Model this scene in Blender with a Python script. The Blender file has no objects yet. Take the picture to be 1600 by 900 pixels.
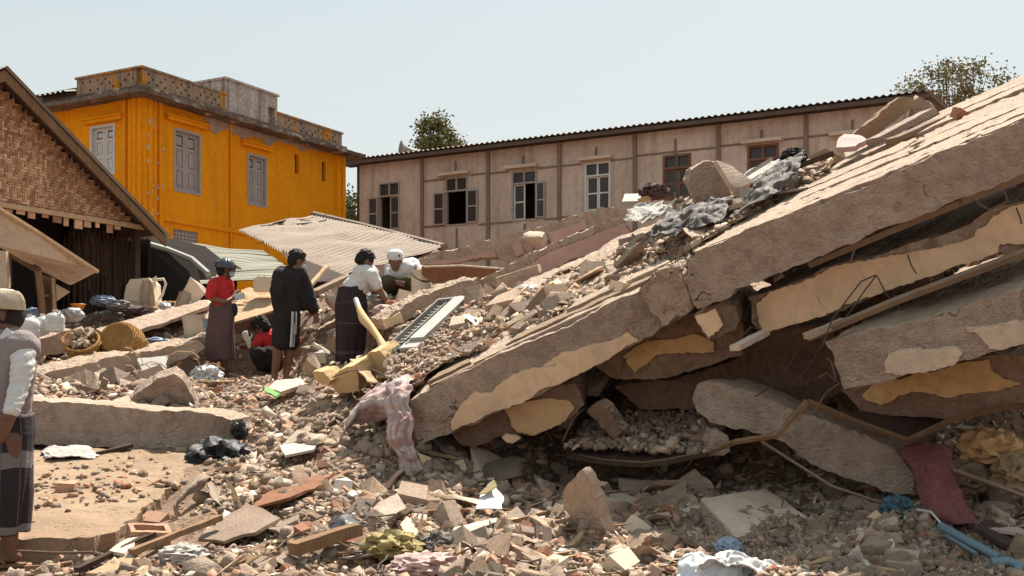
import bpy, bmesh, math, random
import numpy as np
from mathutils import Vector, Matrix, Euler, noise

S = bpy.context.scene
COL = S.collection
R = math.radians
random.seed(7)
rng = np.random.default_rng(11)

# ------------------------------------------------------------------ camera, sky, sun, exposure
F, H = 1741.0, 1.07            # focal length in photo pixels, eye height in metres
cam_d = bpy.data.cameras.new('camera')
cam = bpy.data.objects.new('camera', cam_d); COL.objects.link(cam)
cam.location = (0, 0, H); cam.rotation_euler = (R(90), 0, 0)
cam_d.sensor_width = 36; cam_d.lens = F / 1600 * 36
cam_d.shift_y = 150 / 1600
cam_d.clip_start = 0.05; cam_d.clip_end = 3000
S.camera = cam

SUN_EL, SUN_AZ = R(58), R(20)    # azimuth from +Y (behind the ruin) towards +X
W_ = bpy.data.worlds.new('World'); S.world = W_; W_.use_nodes = True
nt = W_.node_tree; bg = nt.nodes['Background']
sky = nt.nodes.new('ShaderNodeTexSky'); sky.sky_type = 'NISHITA'
sky.sun_disc = False; sky.sun_elevation = SUN_EL; sky.sun_rotation = SUN_AZ
sky.air_density = 1.0; sky.dust_density = 5.0; sky.ozone_density = 1.0; sky.altitude = 50
hsv = nt.nodes.new('ShaderNodeHueSaturation'); hsv.inputs['Hue'].default_value = 0.475; hsv.inputs['Saturation'].default_value = 0.6
nt.links.new(sky.outputs[0], hsv.inputs['Color'])
# even bright haze over the whole sky, a little paler towards the horizon
wt = nt.nodes.new('ShaderNodeTexCoord'); sx = nt.nodes.new('ShaderNodeSeparateXYZ'); nt.links.new(wt.outputs['Generated'], sx.inputs[0])
mr = nt.nodes.new('ShaderNodeMapRange'); mr.inputs['From Min'].default_value = 0.0; mr.inputs['From Max'].default_value = 0.36; nt.links.new(sx.outputs['Z'], mr.inputs['Value'])
def wmix(f, a, b):
    q = nt.nodes.new('ShaderNodeMix'); q.data_type = 'RGBA'
    if isinstance(f, float): q.inputs[0].default_value = f
    else: nt.links.new(f, q.inputs[0])
    for k, v in ((6, a), (7, b)):
        if isinstance(v, tuple): q.inputs[k].default_value = (*v, 1)
        else: nt.links.new(v, q.inputs[k])
    return q.outputs[2]
haze_col = wmix(mr.outputs[0], (3.85, 3.78, 3.55), (2.72, 3.22, 3.32))
nt.links.new(wmix(0.86, hsv.outputs[0], haze_col), bg.inputs['Color'])
bg.inputs['Strength'].default_value = 0.10
sd = bpy.data.lights.new('sun', 'SUN'); sd.energy = 4.6; sd.angle = R(0.5); sd.color = (1, 0.93, 0.82)
sun = bpy.data.objects.new('sun', sd); COL.objects.link(sun)
sdir = Vector((math.sin(SUN_AZ) * math.cos(SUN_EL), math.cos(SUN_AZ) * math.cos(SUN_EL), math.sin(SUN_EL)))
sun.rotation_euler = sdir.to_track_quat('Z', 'Y').to_euler()
S.view_settings.view_transform = 'Standard'; S.view_settings.look = 'None'
S.view_settings.exposure = 1.1; S.view_settings.gamma = 1.0

# ------------------------------------------------------------------ helpers
def at(x, y, d):
    """a point of the place: photo bearing x, y at distance d"""
    return Vector(((x - 800) / F * d, d, H + (600 - y) / F * d))

def ray(x, y, p, n):
    dr = Vector(((x - 800) / F, 1, (600 - y) / F)); o = Vector((0, 0, H))
    return o + dr * ((p - o).dot(n) / dr.dot(n))

OFF = {}
def tag(o, label=None, cat=None, group=None, kind=None):
    if label: o['label'] = label
    if cat: o['category'] = cat
    if group: o['group'] = group
    if kind: o['kind'] = kind
    return o

def thing(name, label, cat, loc=(0, 0, 0), group=None):
    o = bpy.data.objects.new(name, None); o.empty_display_size = 0.1
    COL.objects.link(o); o.location = loc; OFF[o.name] = Vector(loc)
    return tag(o, label, cat, group)

def link(name, me, parent=None):
    o = bpy.data.objects.new(name, me); COL.objects.link(o)
    if parent is not None:
        o.parent = parent; o.location = -OFF[parent.name]
    OFF[o.name] = Vector((0, 0, 0))
    return o

def copy_tree(o, parent=None):
    c = o.copy(); COL.objects.link(c)
    if parent is not None: c.parent = parent
    OFF[c.name] = OFF.get(o.name, Vector((0, 0, 0)))
    for ch in list(o.children):
        if ch is not c: copy_tree(ch, c)
    return c

class MB:
    def __init__(s): s.v = []; s.f = []; s.m = []
    def add(s, vs, fs, mi=0):
        k = len(s.v); s.v.extend([tuple(a) for a in vs])
        s.f.extend([tuple(i + k for i in q) for q in fs]); s.m.extend([mi] * len(fs)); return s
    def box(s, c, size, rot=None, mi=0):
        c = Vector(c); x, y, z = [a / 2 for a in size]
        vs = [Vector(p) for p in ((-x,-y,-z),(x,-y,-z),(x,y,-z),(-x,y,-z),(-x,-y,z),(x,-y,z),(x,y,z),(-x,y,z))]
        if rot is not None: vs = [rot @ p for p in vs]
        return s.add([c + p for p in vs], [(0,3,2,1),(4,5,6,7),(0,1,5,4),(1,2,6,5),(2,3,7,6),(3,0,4,7)], mi)
    def prism(s, poly, vec, mi=0):
        n = len(poly); vec = Vector(vec)
        vs = list(poly) + [Vector(p) + vec for p in poly]
        fs = [tuple(range(n))[::-1], tuple(range(n, 2 * n))] + [(i, (i + 1) % n, (i + 1) % n + n, i + n) for i in range(n)]
        return s.add(vs, fs, mi)
    def tube(s, path, r, n=8, mi=0, caps=True):
        path = [Vector(p) for p in path]; N = len(path)
        rs = r if isinstance(r, (list, tuple)) else [r] * N
        vs = []; up = Vector((0, 0, 1)); prev = None
        for i, p in enumerate(path):
            t = (path[min(i + 1, N - 1)] - path[max(i - 1, 0)])
            t = t.normalized() if t.length > 1e-9 else Vector((0, 0, 1))
            a = prev if prev is not None else (up if abs(t.z) < .9 else Vector((1, 0, 0)))
            a = (a - t * a.dot(t)).normalized(); prev = a; b = t.cross(a)
            for k in range(n):
                w = 2 * math.pi * k / n
                vs.append(p + (a * math.cos(w) + b * math.sin(w)) * rs[i])
        fs = [(i*n+k, i*n+(k+1) % n, (i+1)*n+(k+1) % n, (i+1)*n+k) for i in range(N-1) for k in range(n)]
        if caps: fs += [tuple(range(n))[::-1], tuple(range((N-1)*n, N*n))]
        return s.add(vs, fs, mi)
    def cap(s, p0, r0, p1, r1, n=12, mi=0):
        p0, p1 = Vector(p0), Vector(p1); d = p1 - p0; L = max(d.length, 1e-4); t = d / L
        pts = []; rr = []
        for k in range(5):
            w = math.pi / 2 * (k + .35) / 5; pts.append(p0 - t * r0 * math.cos(w)); rr.append(r0 * math.sin(w))
        pts += [p0, p1]; rr += [r0, r1]
        for k in range(5):
            w = math.pi / 2 * (4 - k + .35) / 5; pts.append(p1 + t * r1 * math.cos(w)); rr.append(r1 * math.sin(w))
        return s.tube(pts, rr, n, mi)
    def ell(s, c, r, rot=None, n=14, mi=0):
        c = Vector(c); vs = []; m = n // 2
        for i in range(1, m):
            a = math.pi * i / m
            for k in range(n):
                b = 2 * math.pi * k / n
                p = Vector((r[0]*math.sin(a)*math.cos(b), r[1]*math.sin(a)*math.sin(b), r[2]*math.cos(a)))
                vs.append(c + (rot @ p if rot is not None else p))
        tp, bt = Vector((0, 0, r[2])), Vector((0, 0, -r[2]))
        vs += [c + (rot @ tp if rot is not None else tp), c + (rot @ bt if rot is not None else bt)]
        fs = [(i*n+k, (i+1)*n+k, (i+1)*n+(k+1) % n, i*n+(k+1) % n) for i in range(m-2) for k in range(n)]
        T = (m-1)*n
        fs += [(T, k, (k+1) % n) for k in range(n)] + [(T+1, (m-2)*n+(k+1) % n, (m-2)*n+k) for k in range(n)]
        return s.add(vs, fs, mi)
    def lathe(s, prof, c, n=24, rot=None, mi=0):
        c = Vector(c); vs = []
        for r, z in prof:
            for k in range(n):
                w = 2*math.pi*k/n; p = Vector((r*math.cos(w), r*math.sin(w), z))
                vs.append(c + (rot @ p if rot is not None else p))
        fs = [(i*n+k, i*n+(k+1) % n, (i+1)*n+(k+1) % n, (i+1)*n+k) for i in range(len(prof)-1) for k in range(n)]
        return s.add(vs, fs, mi)
    def grid(s, fn, nu, nv, mi=0):
        vs = [fn(i/nu, j/nv) for i in range(nu+1) for j in range(nv+1)]
        fs = [(i*(nv+1)+j, (i+1)*(nv+1)+j, (i+1)*(nv+1)+j+1, i*(nv+1)+j+1) for i in range(nu) for j in range(nv)]
        return s.add(vs, fs, mi)
    def mesh(s, name, mats, smooth=None):
        me = bpy.data.meshes.new(name); me.from_pydata(s.v, [], s.f)
        finish(me, mats, smooth, s.m); return me
    def build(s, name, mats, parent=None, smooth=None):
        return link(name, s.mesh(name, mats, smooth), parent)

def finish(me, mats, smooth=None, mi=None):
    for m in (mats if isinstance(mats, (list, tuple)) else [mats]): me.materials.append(m)
    if mi is not None and any(mi): me.polygons.foreach_set('material_index', mi)
    bm = bmesh.new(); bm.from_mesh(me); bmesh.ops.recalc_face_normals(bm, faces=bm.faces); bm.to_mesh(me); bm.free()
    if smooth is not None:
        me.polygons.foreach_set('use_smooth', [True] * len(me.polygons))
        me.set_sharp_from_angle(angle=R(smooth))
    me.update()

def roughen(mb, size, amp, freq=5.0, amp2=None, seed=0.0):
    """dense triangulated bmesh of mb with broken, uneven faces"""
    me = bpy.data.meshes.new('t'); me.from_pydata(mb.v, [], mb.f)
    bm = bmesh.new(); bm.from_mesh(me); bpy.data.meshes.remove(me)
    bmesh.ops.remove_doubles(bm, verts=bm.verts, dist=1e-5)
    bmesh.ops.triangulate(bm, faces=bm.faces)
    for _ in range(9):
        es = [e for e in bm.edges if e.calc_length() > size]
        if not es or len(bm.faces) > 60000: break
        bmesh.ops.subdivide_edges(bm, edges=es, cuts=1)
        bmesh.ops.triangulate(bm, faces=[f for f in bm.faces if len(f.verts) > 3])
    so = Vector((seed * 13.7, seed * 7.1, seed * 3.3)); a2 = amp * .6 if amp2 is None else amp2
    for v in bm.verts:
        p = v.co + so
        v.co += noise.noise_vector(p * freq) * amp + noise.noise_vector(p * freq * 4.3) * a2
    bmesh.ops.recalc_face_normals(bm, faces=bm.faces)
    me = bpy.data.meshes.new('m'); bm.to_mesh(me); bm.free()
    return me

def rough_obj(name, mb, mats, parent, size, amp, freq=5.0, amp2=None, seed=0.0, smooth=27):
    me = roughen(mb, size, amp, freq, amp2, seed); me.name = name
    for m in (mats if isinstance(mats, (list, tuple)) else [mats]): me.materials.append(m)
    me.polygons.foreach_set('use_smooth', [True] * len(me.polygons)); me.set_sharp_from_angle(angle=R(smooth))
    return link(name, me, parent)

def jag(poly, step=.07, amp=.015, n=None, seed=0):
    """an outline with a broken, uneven edge"""
    rr = random.Random(seed); out = []
    for i, p in enumerate(poly):
        q = poly[(i + 1) % len(poly)]; d = q - p; k = max(1, int(d.length / step))
        side = d.cross(n).normalized() if n is not None and d.length > 1e-6 else Vector((0, 0, 1))
        for j in range(k):
            a = p + d * (j / k)
            out.append(a + side * rr.uniform(-amp, amp) * (1 if j else .4))
    return out

# ------------------------------------------------------------------ materials
def mat(name, c1, c2=None, scale=3.0, rough=.9, bump=.35, bscale=45.0, c3=None, f3=.5, stretch=(1, 1, 1), spots=None,
        spot_c=None, spot_scale=2.0, spec=.25, metal=0.0, rand=0.0, detail=6, crack=None, streak=None, bdist=.03):
    m = bpy.data.materials.new(name); m.use_nodes = True; t = m.node_tree; N = t.nodes; Lk = t.links
    b = N['Principled BSDF']; b.inputs['Roughness'].default_value = rough; b.inputs['Metallic'].default_value = metal
    b.inputs['Specular IOR Level'].default_value = spec
    tc = N.new('ShaderNodeTexCoord'); mp = N.new('ShaderNodeMapping'); mp.inputs['Scale'].default_value = stretch
    Lk.new(tc.outputs['Object'], mp.inputs['Vector'])
    def nz(sc, det=detail, ro=.6):
        n = N.new('ShaderNodeTexNoise'); n.inputs['Scale'].default_value = sc; n.inputs['Detail'].default_value = det
        n.inputs['Roughness'].default_value = ro; Lk.new(mp.outputs[0], n.inputs['Vector']); return n.outputs['Fac']
    def mr(src, a, bb):
        q = N.new('ShaderNodeMapRange'); q.inputs['From Min'].default_value = a; q.inputs['From Max'].default_value = bb
        q.clamp = True; Lk.new(src, q.inputs['Value']); return q.outputs['Result']
    def mix(fac, A, B):
        q = N.new('ShaderNodeMix'); q.data_type = 'RGBA'
        if isinstance(fac, float): q.inputs[0].default_value = fac
        else: Lk.new(fac, q.inputs[0])
        for k, v in ((6, A), (7, B)):
            if isinstance(v, tuple): q.inputs[k].default_value = (*v, 1)
            else: Lk.new(v, q.inputs[k])
        return q.outputs[2]
    col = mix(mr(nz(scale), .35, .65), c1, c2 if c2 else tuple(a * .8 for a in c1))
    if c3: 
        fm = N.new('ShaderNodeMath'); fm.operation = 'MULTIPLY'; fm.inputs[1].default_value = f3
        Lk.new(mr(nz(scale * 8, 3), .45, .7), fm.inputs[0]); col = mix(fm.outputs[0], col, c3)
    if spots is not None:
        col = mix(mr(nz(spot_scale, 8, .65), spots, spots + .05), col, spot_c)
    if streak:
        m2 = N.new('ShaderNodeMapping'); m2.inputs['Scale'].default_value = (5, 5, .3); Lk.new(tc.outputs['Object'], m2.inputs['Vector'])
        n = N.new('ShaderNodeTexNoise'); n.inputs['Scale'].default_value = 1.0; n.inputs['Detail'].default_value = 6; Lk.new(m2.outputs[0], n.inputs['Vector'])
        fm = N.new('ShaderNodeMath'); fm.operation = 'MULTIPLY'; fm.inputs[1].default_value = streak[1]; Lk.new(mr(n.outputs['Fac'], .5, .72), fm.inputs[0]); col = mix(fm.outputs[0], col, streak[0])
    crk = None
    if crack:
        wv = N.new('ShaderNodeTexNoise'); wv.inputs['Scale'].default_value = crack[0] * 2.5; wv.inputs['Detail'].default_value = 5; Lk.new(tc.outputs['Object'], wv.inputs['Vector'])
        ml = N.new('ShaderNodeVectorMath'); ml.operation = 'MULTIPLY_ADD'; ml.inputs[1].default_value = (.5 / crack[0],) * 3; Lk.new(wv.outputs['Color'], ml.inputs[0]); Lk.new(tc.outputs['Object'], ml.inputs[2])
        vo = N.new('ShaderNodeTexVoronoi'); vo.feature = 'DISTANCE_TO_EDGE'; vo.inputs['Scale'].default_value = crack[0]; Lk.new(ml.outputs[0], vo.inputs['Vector'])
        crk = mr(vo.outputs['Distance'], 0.0, crack[1]); gate = mr(nz(crack[0] * .8, 2), .46, .54)
        inv = N.new('ShaderNodeMath'); inv.operation = 'SUBTRACT'; inv.inputs[0].default_value = 1; Lk.new(crk, inv.inputs[1])
        gt = N.new('ShaderNodeMath'); gt.operation = 'MULTIPLY'; Lk.new(inv.outputs[0], gt.inputs[0]); Lk.new(gate, gt.inputs[1]); crk = gt.outputs[0]
        fm = N.new('ShaderNodeMath'); fm.operation = 'MULTIPLY'; fm.inputs[1].default_value = .75; Lk.new(crk, fm.inputs[0]); col = mix(fm.outputs[0], col, tuple(a * .3 for a in c1))
    if rand:
        oi = N.new('ShaderNodeObjectInfo'); h = N.new('ShaderNodeHueSaturation')
        q = N.new('ShaderNodeMapRange'); q.inputs['To Min'].default_value = 1 - rand; q.inputs['To Max'].default_value = 1 + rand
        Lk.new(oi.outputs['Random'], q.inputs['Value']); Lk.new(q.outputs[0], h.inputs['Value']); Lk.new(col, h.inputs['Color']); col = h.outputs[0]
    Lk.new(col, b.inputs['Base Color'])
    if bump:
        ad = N.new('ShaderNodeMath'); ad.operation = 'ADD'
        Lk.new(nz(bscale, 4), ad.inputs[0]); Lk.new(nz(bscale * .2, 4), ad.inputs[1])
        if crk is not None:
            sb = N.new('ShaderNodeMath'); sb.operation = 'SUBTRACT'; Lk.new(ad.outputs[0], sb.inputs[0]); Lk.new(crk, sb.inputs[1]); ad = sb
        bp = N.new('ShaderNodeBump'); bp.inputs['Strength'].default_value = bump; bp.inputs['Distance'].default_value = bdist
        Lk.new(ad.outputs[0], bp.inputs['Height']); Lk.new(bp.outputs[0], b.inputs['Normal'])
    m['mixer'] = 1
    return m

M = {}
M['concrete'] = mat('concrete', (.68,.52,.42), (.52,.39,.31), 1.5, c3=(.38,.275,.215), f3=.6, bump=1.0, bdist=.07, bscale=48, spots=.60, spot_c=(.38,.275,.21), spot_scale=1.9, crack=(.9, .0022), streak=((.40,.28,.215), .45))
M['concrete_dust'] = mat('dusty_concrete', (.58,.44,.335), (.49,.365,.27), 1.7, c3=(.34,.235,.17), f3=.45, bump=.9, bdist=.05, bscale=50)
M['slab_tan'] = mat('tan_slab', (.31,.215,.14), (.24,.16,.10), 1.2, c3=(.25,.17,.11), f3=.45, bump=.6, bscale=30, crack=(.8,.004), spots=.62, spot_c=(.32,.18,.105), spot_scale=1.9)
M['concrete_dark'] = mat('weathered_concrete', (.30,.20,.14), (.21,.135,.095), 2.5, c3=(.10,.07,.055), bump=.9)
M['plaster_cream'] = mat('cream_plaster', (.76,.55,.37), (.68,.48,.315), 1.2, c3=(.46,.34,.22), f3=.45, bump=.25, spots=.68, spot_c=(.40,.29,.20), spot_scale=3, crack=(1.4,.004), streak=((.50,.37,.24),.5))
M['plaster_yellow'] = mat('yellow_plaster', (.62,.42,.235), (.54,.35,.19), 1.3, c3=(.36,.24,.12), f3=.3, bump=.15)
M['plaster_orange'] = mat('ochre_plaster', (.56,.36,.18), (.47,.29,.135), 1.5, c3=(.30,.17,.07), f3=.4, bump=.2)
M['plaster_white'] = mat('pale_plaster', (.62,.48,.37), (.53,.405,.31), 1.5, c3=(.40,.32,.24), f3=.5, bump=.4, crack=(2,.004))
M['pink'] = mat('pink_plaster', (.52,.335,.28), (.45,.28,.23), 1.6, c3=(.30,.19,.15), f3=.35, bump=.2)
M['pink_pale'] = mat('pale_pink_block', (.50,.35,.32), (.43,.295,.27), 3, bump=.2)
M['brick'] = mat('brick', (.36,.155,.09), (.28,.115,.065), 5, c3=(.42,.28,.2), f3=.6, bump=.5, rand=.25)
M['brick_pale'] = mat('dusty_brick', (.40,.225,.145), (.32,.165,.105), 5, c3=(.46,.35,.26), f3=.6, bump=.5, rand=.25)
M['chunk_a'] = mat('chunk_tan', (.47,.345,.25), (.38,.27,.195), 6, c3=(.29,.21,.15), bump=.6, rand=.25)
M['chunk_b'] = mat('chunk_grey', (.38,.285,.22), (.29,.21,.16), 6, c3=(.22,.17,.13), bump=.6, rand=.3)
M['chunk_c'] = mat('chunk_pale', (.58,.46,.36), (.49,.38,.29), 6, c3=(.38,.30,.23), bump=.4, rand=.2)
M['chunk_d'] = mat('chunk_brown', (.36,.25,.17), (.28,.19,.13), 6, c3=(.16,.11,.08), bump=.6, rand=.3)
M['tile_white'] = mat('white_tile', (.62,.54,.46), (.55,.47,.39), 4, c3=(.40,.34,.28), f3=.4, bump=.1, rough=.5, rand=.15)
M['wood'] = mat('wood', (.26,.155,.085), (.18,.105,.06), 3, stretch=(6,6,1.2), c3=(.11,.065,.04), bump=.4, rand=.25)
M['wood_pale'] = mat('pale_wood', (.46,.32,.19), (.38,.255,.15), 3, stretch=(6,6,1.2), c3=(.28,.18,.1), bump=.3, rand=.2)
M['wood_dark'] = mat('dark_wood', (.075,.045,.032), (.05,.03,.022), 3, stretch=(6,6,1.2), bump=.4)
M['board_brown'] = mat('brown_board', (.24,.105,.055), (.17,.075,.04), 2, c3=(.3,.16,.09), f3=.4, bump=.2)
M['ground'] = mat('shade_darkened_soil', (.27,.18,.12), (.19,.12,.08), 3, c3=(.10,.06,.042), f3=.7, bump=1.0, bscale=28)  # soil colour darkened so gaps between pieces read as deep shade
M['iron'] = mat('rusty_iron', (.10,.065,.05), (.14,.075,.045), 12, bump=.3, rough=.7)
M['wire'] = mat('dark_wire', (.05,.04,.037), (.08,.06,.05), 8, bump=0, rough=.6)
M['white_paint'] = mat('white_paint', (.48,.46,.43), (.38,.355,.32), 3, c3=(.42,.38,.33), f3=.4, bump=.15, rough=.6)
M['plastic_white'] = mat('white_plastic', (.64,.54,.41), (.57,.47,.35), 4, bump=.08, rough=.45, spec=.4)
M['plastic_dull'] = mat('cloudy_plastic', (.58,.57,.55), (.50,.49,.47), 3, bump=.08, rough=.4, spec=.4)
M['dark'] = mat('interior_shade_black', (.016,.011,.009), (.012,.008,.007), 3, bump=.2)  # near-black colour stands in for the shade of unlit interiors
# ------------------------------------------------------------------ terrain: rubble hill as one sheet to the horizon
class RBF:
    def __init__(s, pts, smooth=.02):
        P = np.array([(p[0], p[1]) for p in pts], float); z = np.array([p[2] for p in pts], float); n = len(P)
        K = s.k(np.linalg.norm(P[:, None] - P[None], axis=2)) + np.eye(n) * smooth
        A = np.zeros((n + 3, n + 3)); A[:n, :n] = K; A[:n, n] = 1; A[:n, n+1:] = P; A[n:, :n] = A[:n, n:].T
        s.w = np.linalg.solve(A, np.concatenate([z, [0, 0, 0]])); s.P = P
    @staticmethod
    def k(r): return r                        # biharmonic in the plane kept linear: no overshoot
    def __call__(s, x, y):
        x = np.asarray(x, float); y = np.asarray(y, float); sh = x.shape
        q = np.stack([x.ravel(), y.ravel()], 1); out = np.empty(len(q))
        for i in range(0, len(q), 20000):
            c = q[i:i+20000]; d = np.linalg.norm(c[:, None] - s.P[None], axis=2)
            out[i:i+20000] = s.k(d) @ s.w[:-3] + s.w[-3] + c @ s.w[-2:]
        return out.reshape(sh)

def vnoise(x, y, f, seed):
    x = x * f + seed * 17.3; y = y * f + seed * 5.1
    xi = np.floor(x).astype(int); yi = np.floor(y).astype(int); u = x - xi; v = y - yi
    u = u*u*(3-2*u); v = v*v*(3-2*v)
    def h(a, b):
        n = (a * 374761393 + b * 668265263 + seed * 974711) & 0x7fffffff
        n = ((n ^ (n >> 13)) * 1274126177) & 0x7fffffff
        return (n ^ (n >> 16)) % 65536 / 32768.0 - 1
    return (h(xi, yi)*(1-u)+h(xi+1, yi)*u)*(1-v) + (h(xi, yi+1)*(1-u)+h(xi+1, yi+1)*u)*v

T0 = [at(*p) for p in (
    (0,885,6.5),(-150,880,6.5),(150,888,6.4),(300,880,6.4),(450,885,6.2),(600,888,6.05),(800,890,6.0),(1000,890,6.0),
    (1200,890,6.0),(1400,885,6.1),(1600,885,6.2),(1800,885,6.2),
    (-150,760,8.4),(0,790,8.0),(150,785,8.2),(300,770,8.2),(420,760,8.0),(520,770,7.7),(620,790,7.4),(720,835,6.9),
    (-200,700,10.2),(60,702,10.1),(350,708,9.6),(-200,625,11.5),(60,622,11.2),(200,602,12.2),(270,600,13),(330,594,14.4),
    (440,597,13.9),(545,572,13.0),(400,640,11),(440,690,9.3),(540,640,9.8),(600,610,9.8),(480,620,11.5),
    (300,540,15),(100,565,14),(0,560,14),(-200,560,14),(180,492,16.5),(60,512,16),(-200,500,17),(260,472,17.5),(400,480,16.5),(330,505,16),
    (480,500,15.5),(600,478,14.5),(650,468,13.6),(720,425,15),(560,440,16.5),(450,455,17.5),
    (640,722,8.5),(700,740,8.6),(800,745,8.9),(900,768,8.6),(1000,768,8.6),(1050,768,8.5),(900,752,9.2),(1000,752,9.2),(800,820,7.2),(900,800,7.5),(1000,800,7.6),
    (1100,780,7.9),(1200,775,8.1),(1300,770,8.2),(1400,765,8.2),(1550,790,7.7),(1700,780,7.7),(1200,820,7.2),(1450,820,7.1),
    (1000,645,9.5),(1150,650,9.2),(1300,660,9.3),(1500,650,9.2),(1700,640,9.2))]
T0 += [Vector(p) for p in ((-8,3.5,-.1),(-3,3.5,-.1),(0,3.5,-.05),(3,3.5,-.05),(8,3.5,0),(-.2,10.3,.95),(.6,10.6,1.1),(1.4,10.9,1.25),
    (0,12,1.85),(1.5,12.3,2.2),(3,12.5,2.4),(5,12.5,2.5),(8,12.5,2.4),(0,17,2.3),(4,17,2.4),(9,17,2.2),(-5,19,2.3),(-9,19,2.2),(-13,17,2.0),(-14,10,.6),(13,10,1.5),(13,17,2),(0,22,2.0),(-12,22,2),(10,22,2))]
T0 += [Vector(p) for p in ((1.3,10.0,1.5),(2.0,9.9,2.0),(2.7,9.8,2.3),(3.6,9.7,2.55),(5,9.7,2.8),(7,9.7,2.9),(2.0,10.7,2.2),(3,10.7,2.6),(4.2,10.7,2.9),(6,10.7,3.0))]
rbf0 = RBF(T0)
FEET = [at(341,596,14.4), at(440,600,14.0), at(545,577,13.3), at(412,586,14.6), at(622,472,14.1), at(0,886,6.56), at(657,463,13.9), at(305,532,15.0)]
def z0(x, y, nz=True):
    x = np.asarray(x, float); y = np.asarray(y, float)
    z = rbf0(np.clip(x, -15, 15), np.clip(y, 2.5, 24))
    if nz:
        a = np.clip((y - 2) / 4, 0, 1)
        z = z + a * (.05 * vnoise(x, y, 1.7, 1) + .045 * vnoise(x, y, 4.1, 2) + .022 * vnoise(x, y, 9.7, 3))
    for q in FEET:
        w = np.clip(1.5 - np.hypot(x - q.x, y - q.y) / .45, 0, 1); z = z * (1 - w) + q.z * w
    return z
gx = np.concatenate([[-1500,-500,-160,-60,-28,-18], np.arange(-13, 13.01, .075), [18,28,60,160,500,1500]])
gy = np.concatenate([[-200,-40,-8,0,2.5], np.arange(4.0, 19.0, .075), np.arange(19.3, 26, .4), [30,40,70,160,500,2500]])
def sheet(name, xs, ys, zf, mats, keep=None):
    X, Y = np.meshgrid(xs, ys, indexing='ij'); Z = zf(X, Y); nx, ny = X.shape
    v = np.stack([X.ravel(), Y.ravel(), Z.ravel()], 1)
    I = np.arange(nx * ny).reshape(nx, ny)
    q = np.stack([I[:-1,:-1].ravel(), I[1:,:-1].ravel(), I[1:,1:].ravel(), I[:-1,1:].ravel()], 1)
    if keep is not None:
        cx = (X[:-1,:-1] + X[1:,1:]).ravel() / 2; cy = (Y[:-1,:-1] + Y[1:,1:]).ravel() / 2
        q = q[keep(cx, cy)]
        used = np.unique(q); mp = -np.ones(len(v), int); mp[used] = np.arange(len(used)); v = v[used]; q = mp[q]
    me = bpy.data.meshes.new(name); me.from_pydata(v.tolist(), [], q.tolist())
    me.materials.append(mats); me.polygons.foreach_set('use_smooth', [True] * len(me.polygons))
    return link(name, me)
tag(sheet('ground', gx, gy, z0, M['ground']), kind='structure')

# rubble slope lying on top of the tilted slabs
T1 = [at(*p) for p in ((640,607,8.55),(700,570,8.6),(771,540,8.6),(835,515,8.55),(895,490,8.5),(955,455,8.4),(1000,437,8.3),(1045,420,8.2),(1090,386,8.1),(1150,352,8.2),(1230,312,8.35),(1285,284,8.6),(1290,262,9.3),
    (640,560,9.6),(700,530,9.7),(760,508,9.7),(830,478,9.7),(900,445,9.6),(960,418,9.6),(1010,395,9.6),(1060,365,9.5),(1120,325,9.5),(1180,290,9.4),(1240,262,9.3),
    (625,540,10.6),(700,490,10.8),(780,472,11),(850,452,11.1),(920,424,11.2),(980,394,11.3),(1030,370,11),(1080,310,10.6),(1140,290,10.4),(620,520,11.6),(700,485,11.9),(800,460,12.2),(900,425,12.2))]
rbf1 = RBF(T1)
def z1(x, y): 
    return rbf1(x, y) + .05 * vnoise(x, y, 2.3, 5) + .035 * vnoise(x, y, 6.1, 6)
POLY1 = [at(*p) for p in ((632,612,8.62),(700,575,8.75),(835,518,8.72),(955,460,8.62),(1045,425,8.45),(1085,392,8.05),(1160,350,8.1),(1235,312,8.3),(1292,280,8.6),(1296,258,9.4),(1190,275,10.0),(1120,285,10.8),(1040,335,11.6),(960,370,12),(850,420,12),(700,455,12.3),(610,500,12.3),(600,560,10.3),(610,600,9.1))]
PX = np.array([p.x for p in POLY1]); PY = np.array([p.y for p in POLY1])
def inpoly(x, y):
    r = np.zeros(np.shape(x), bool); n = len(PX)
    for i in range(n):
        j = i - 1
        c = ((PY[i] > y) != (PY[j] > y)) & (x < (PX[j]-PX[i]) * (y-PY[i]) / (PY[j]-PY[i] + 1e-12) + PX[i])
        r ^= c
    return r
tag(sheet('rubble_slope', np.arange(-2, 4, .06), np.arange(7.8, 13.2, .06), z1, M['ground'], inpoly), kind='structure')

# ------------------------------------------------------------------ rubble pieces, each kind in shared meshes
def hull_mesh(name, dims, npts, rr, irregular=.35):
    bm = bmesh.new()
    for i in range(npts):
        p = Vector([rr.uniform(-1, 1) for _ in range(3)])
        k = max(abs(a) for a in p); p = p / k * (1 - irregular * rr.random())
        bm.verts.new((p.x * dims[0] / 2, p.y * dims[1] / 2, p.z * dims[2] / 2))
    r = bmesh.ops.convex_hull(bm, input=bm.verts)
    bmesh.ops.delete(bm, geom=[g for g in r['geom_interior'] if isinstance(g, bmesh.types.BMVert)], context='VERTS')
    bmesh.ops.dissolve_limit(bm, angle_limit=R(8), verts=bm.verts, edges=bm.edges)
    bmesh.ops.triangulate(bm, faces=bm.faces); bmesh.ops.recalc_face_normals(bm, faces=bm.faces)
    me = bpy.data.meshes.new(name); bm.to_mesh(me); bm.free(); return me
rr = random.Random(3)
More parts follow.
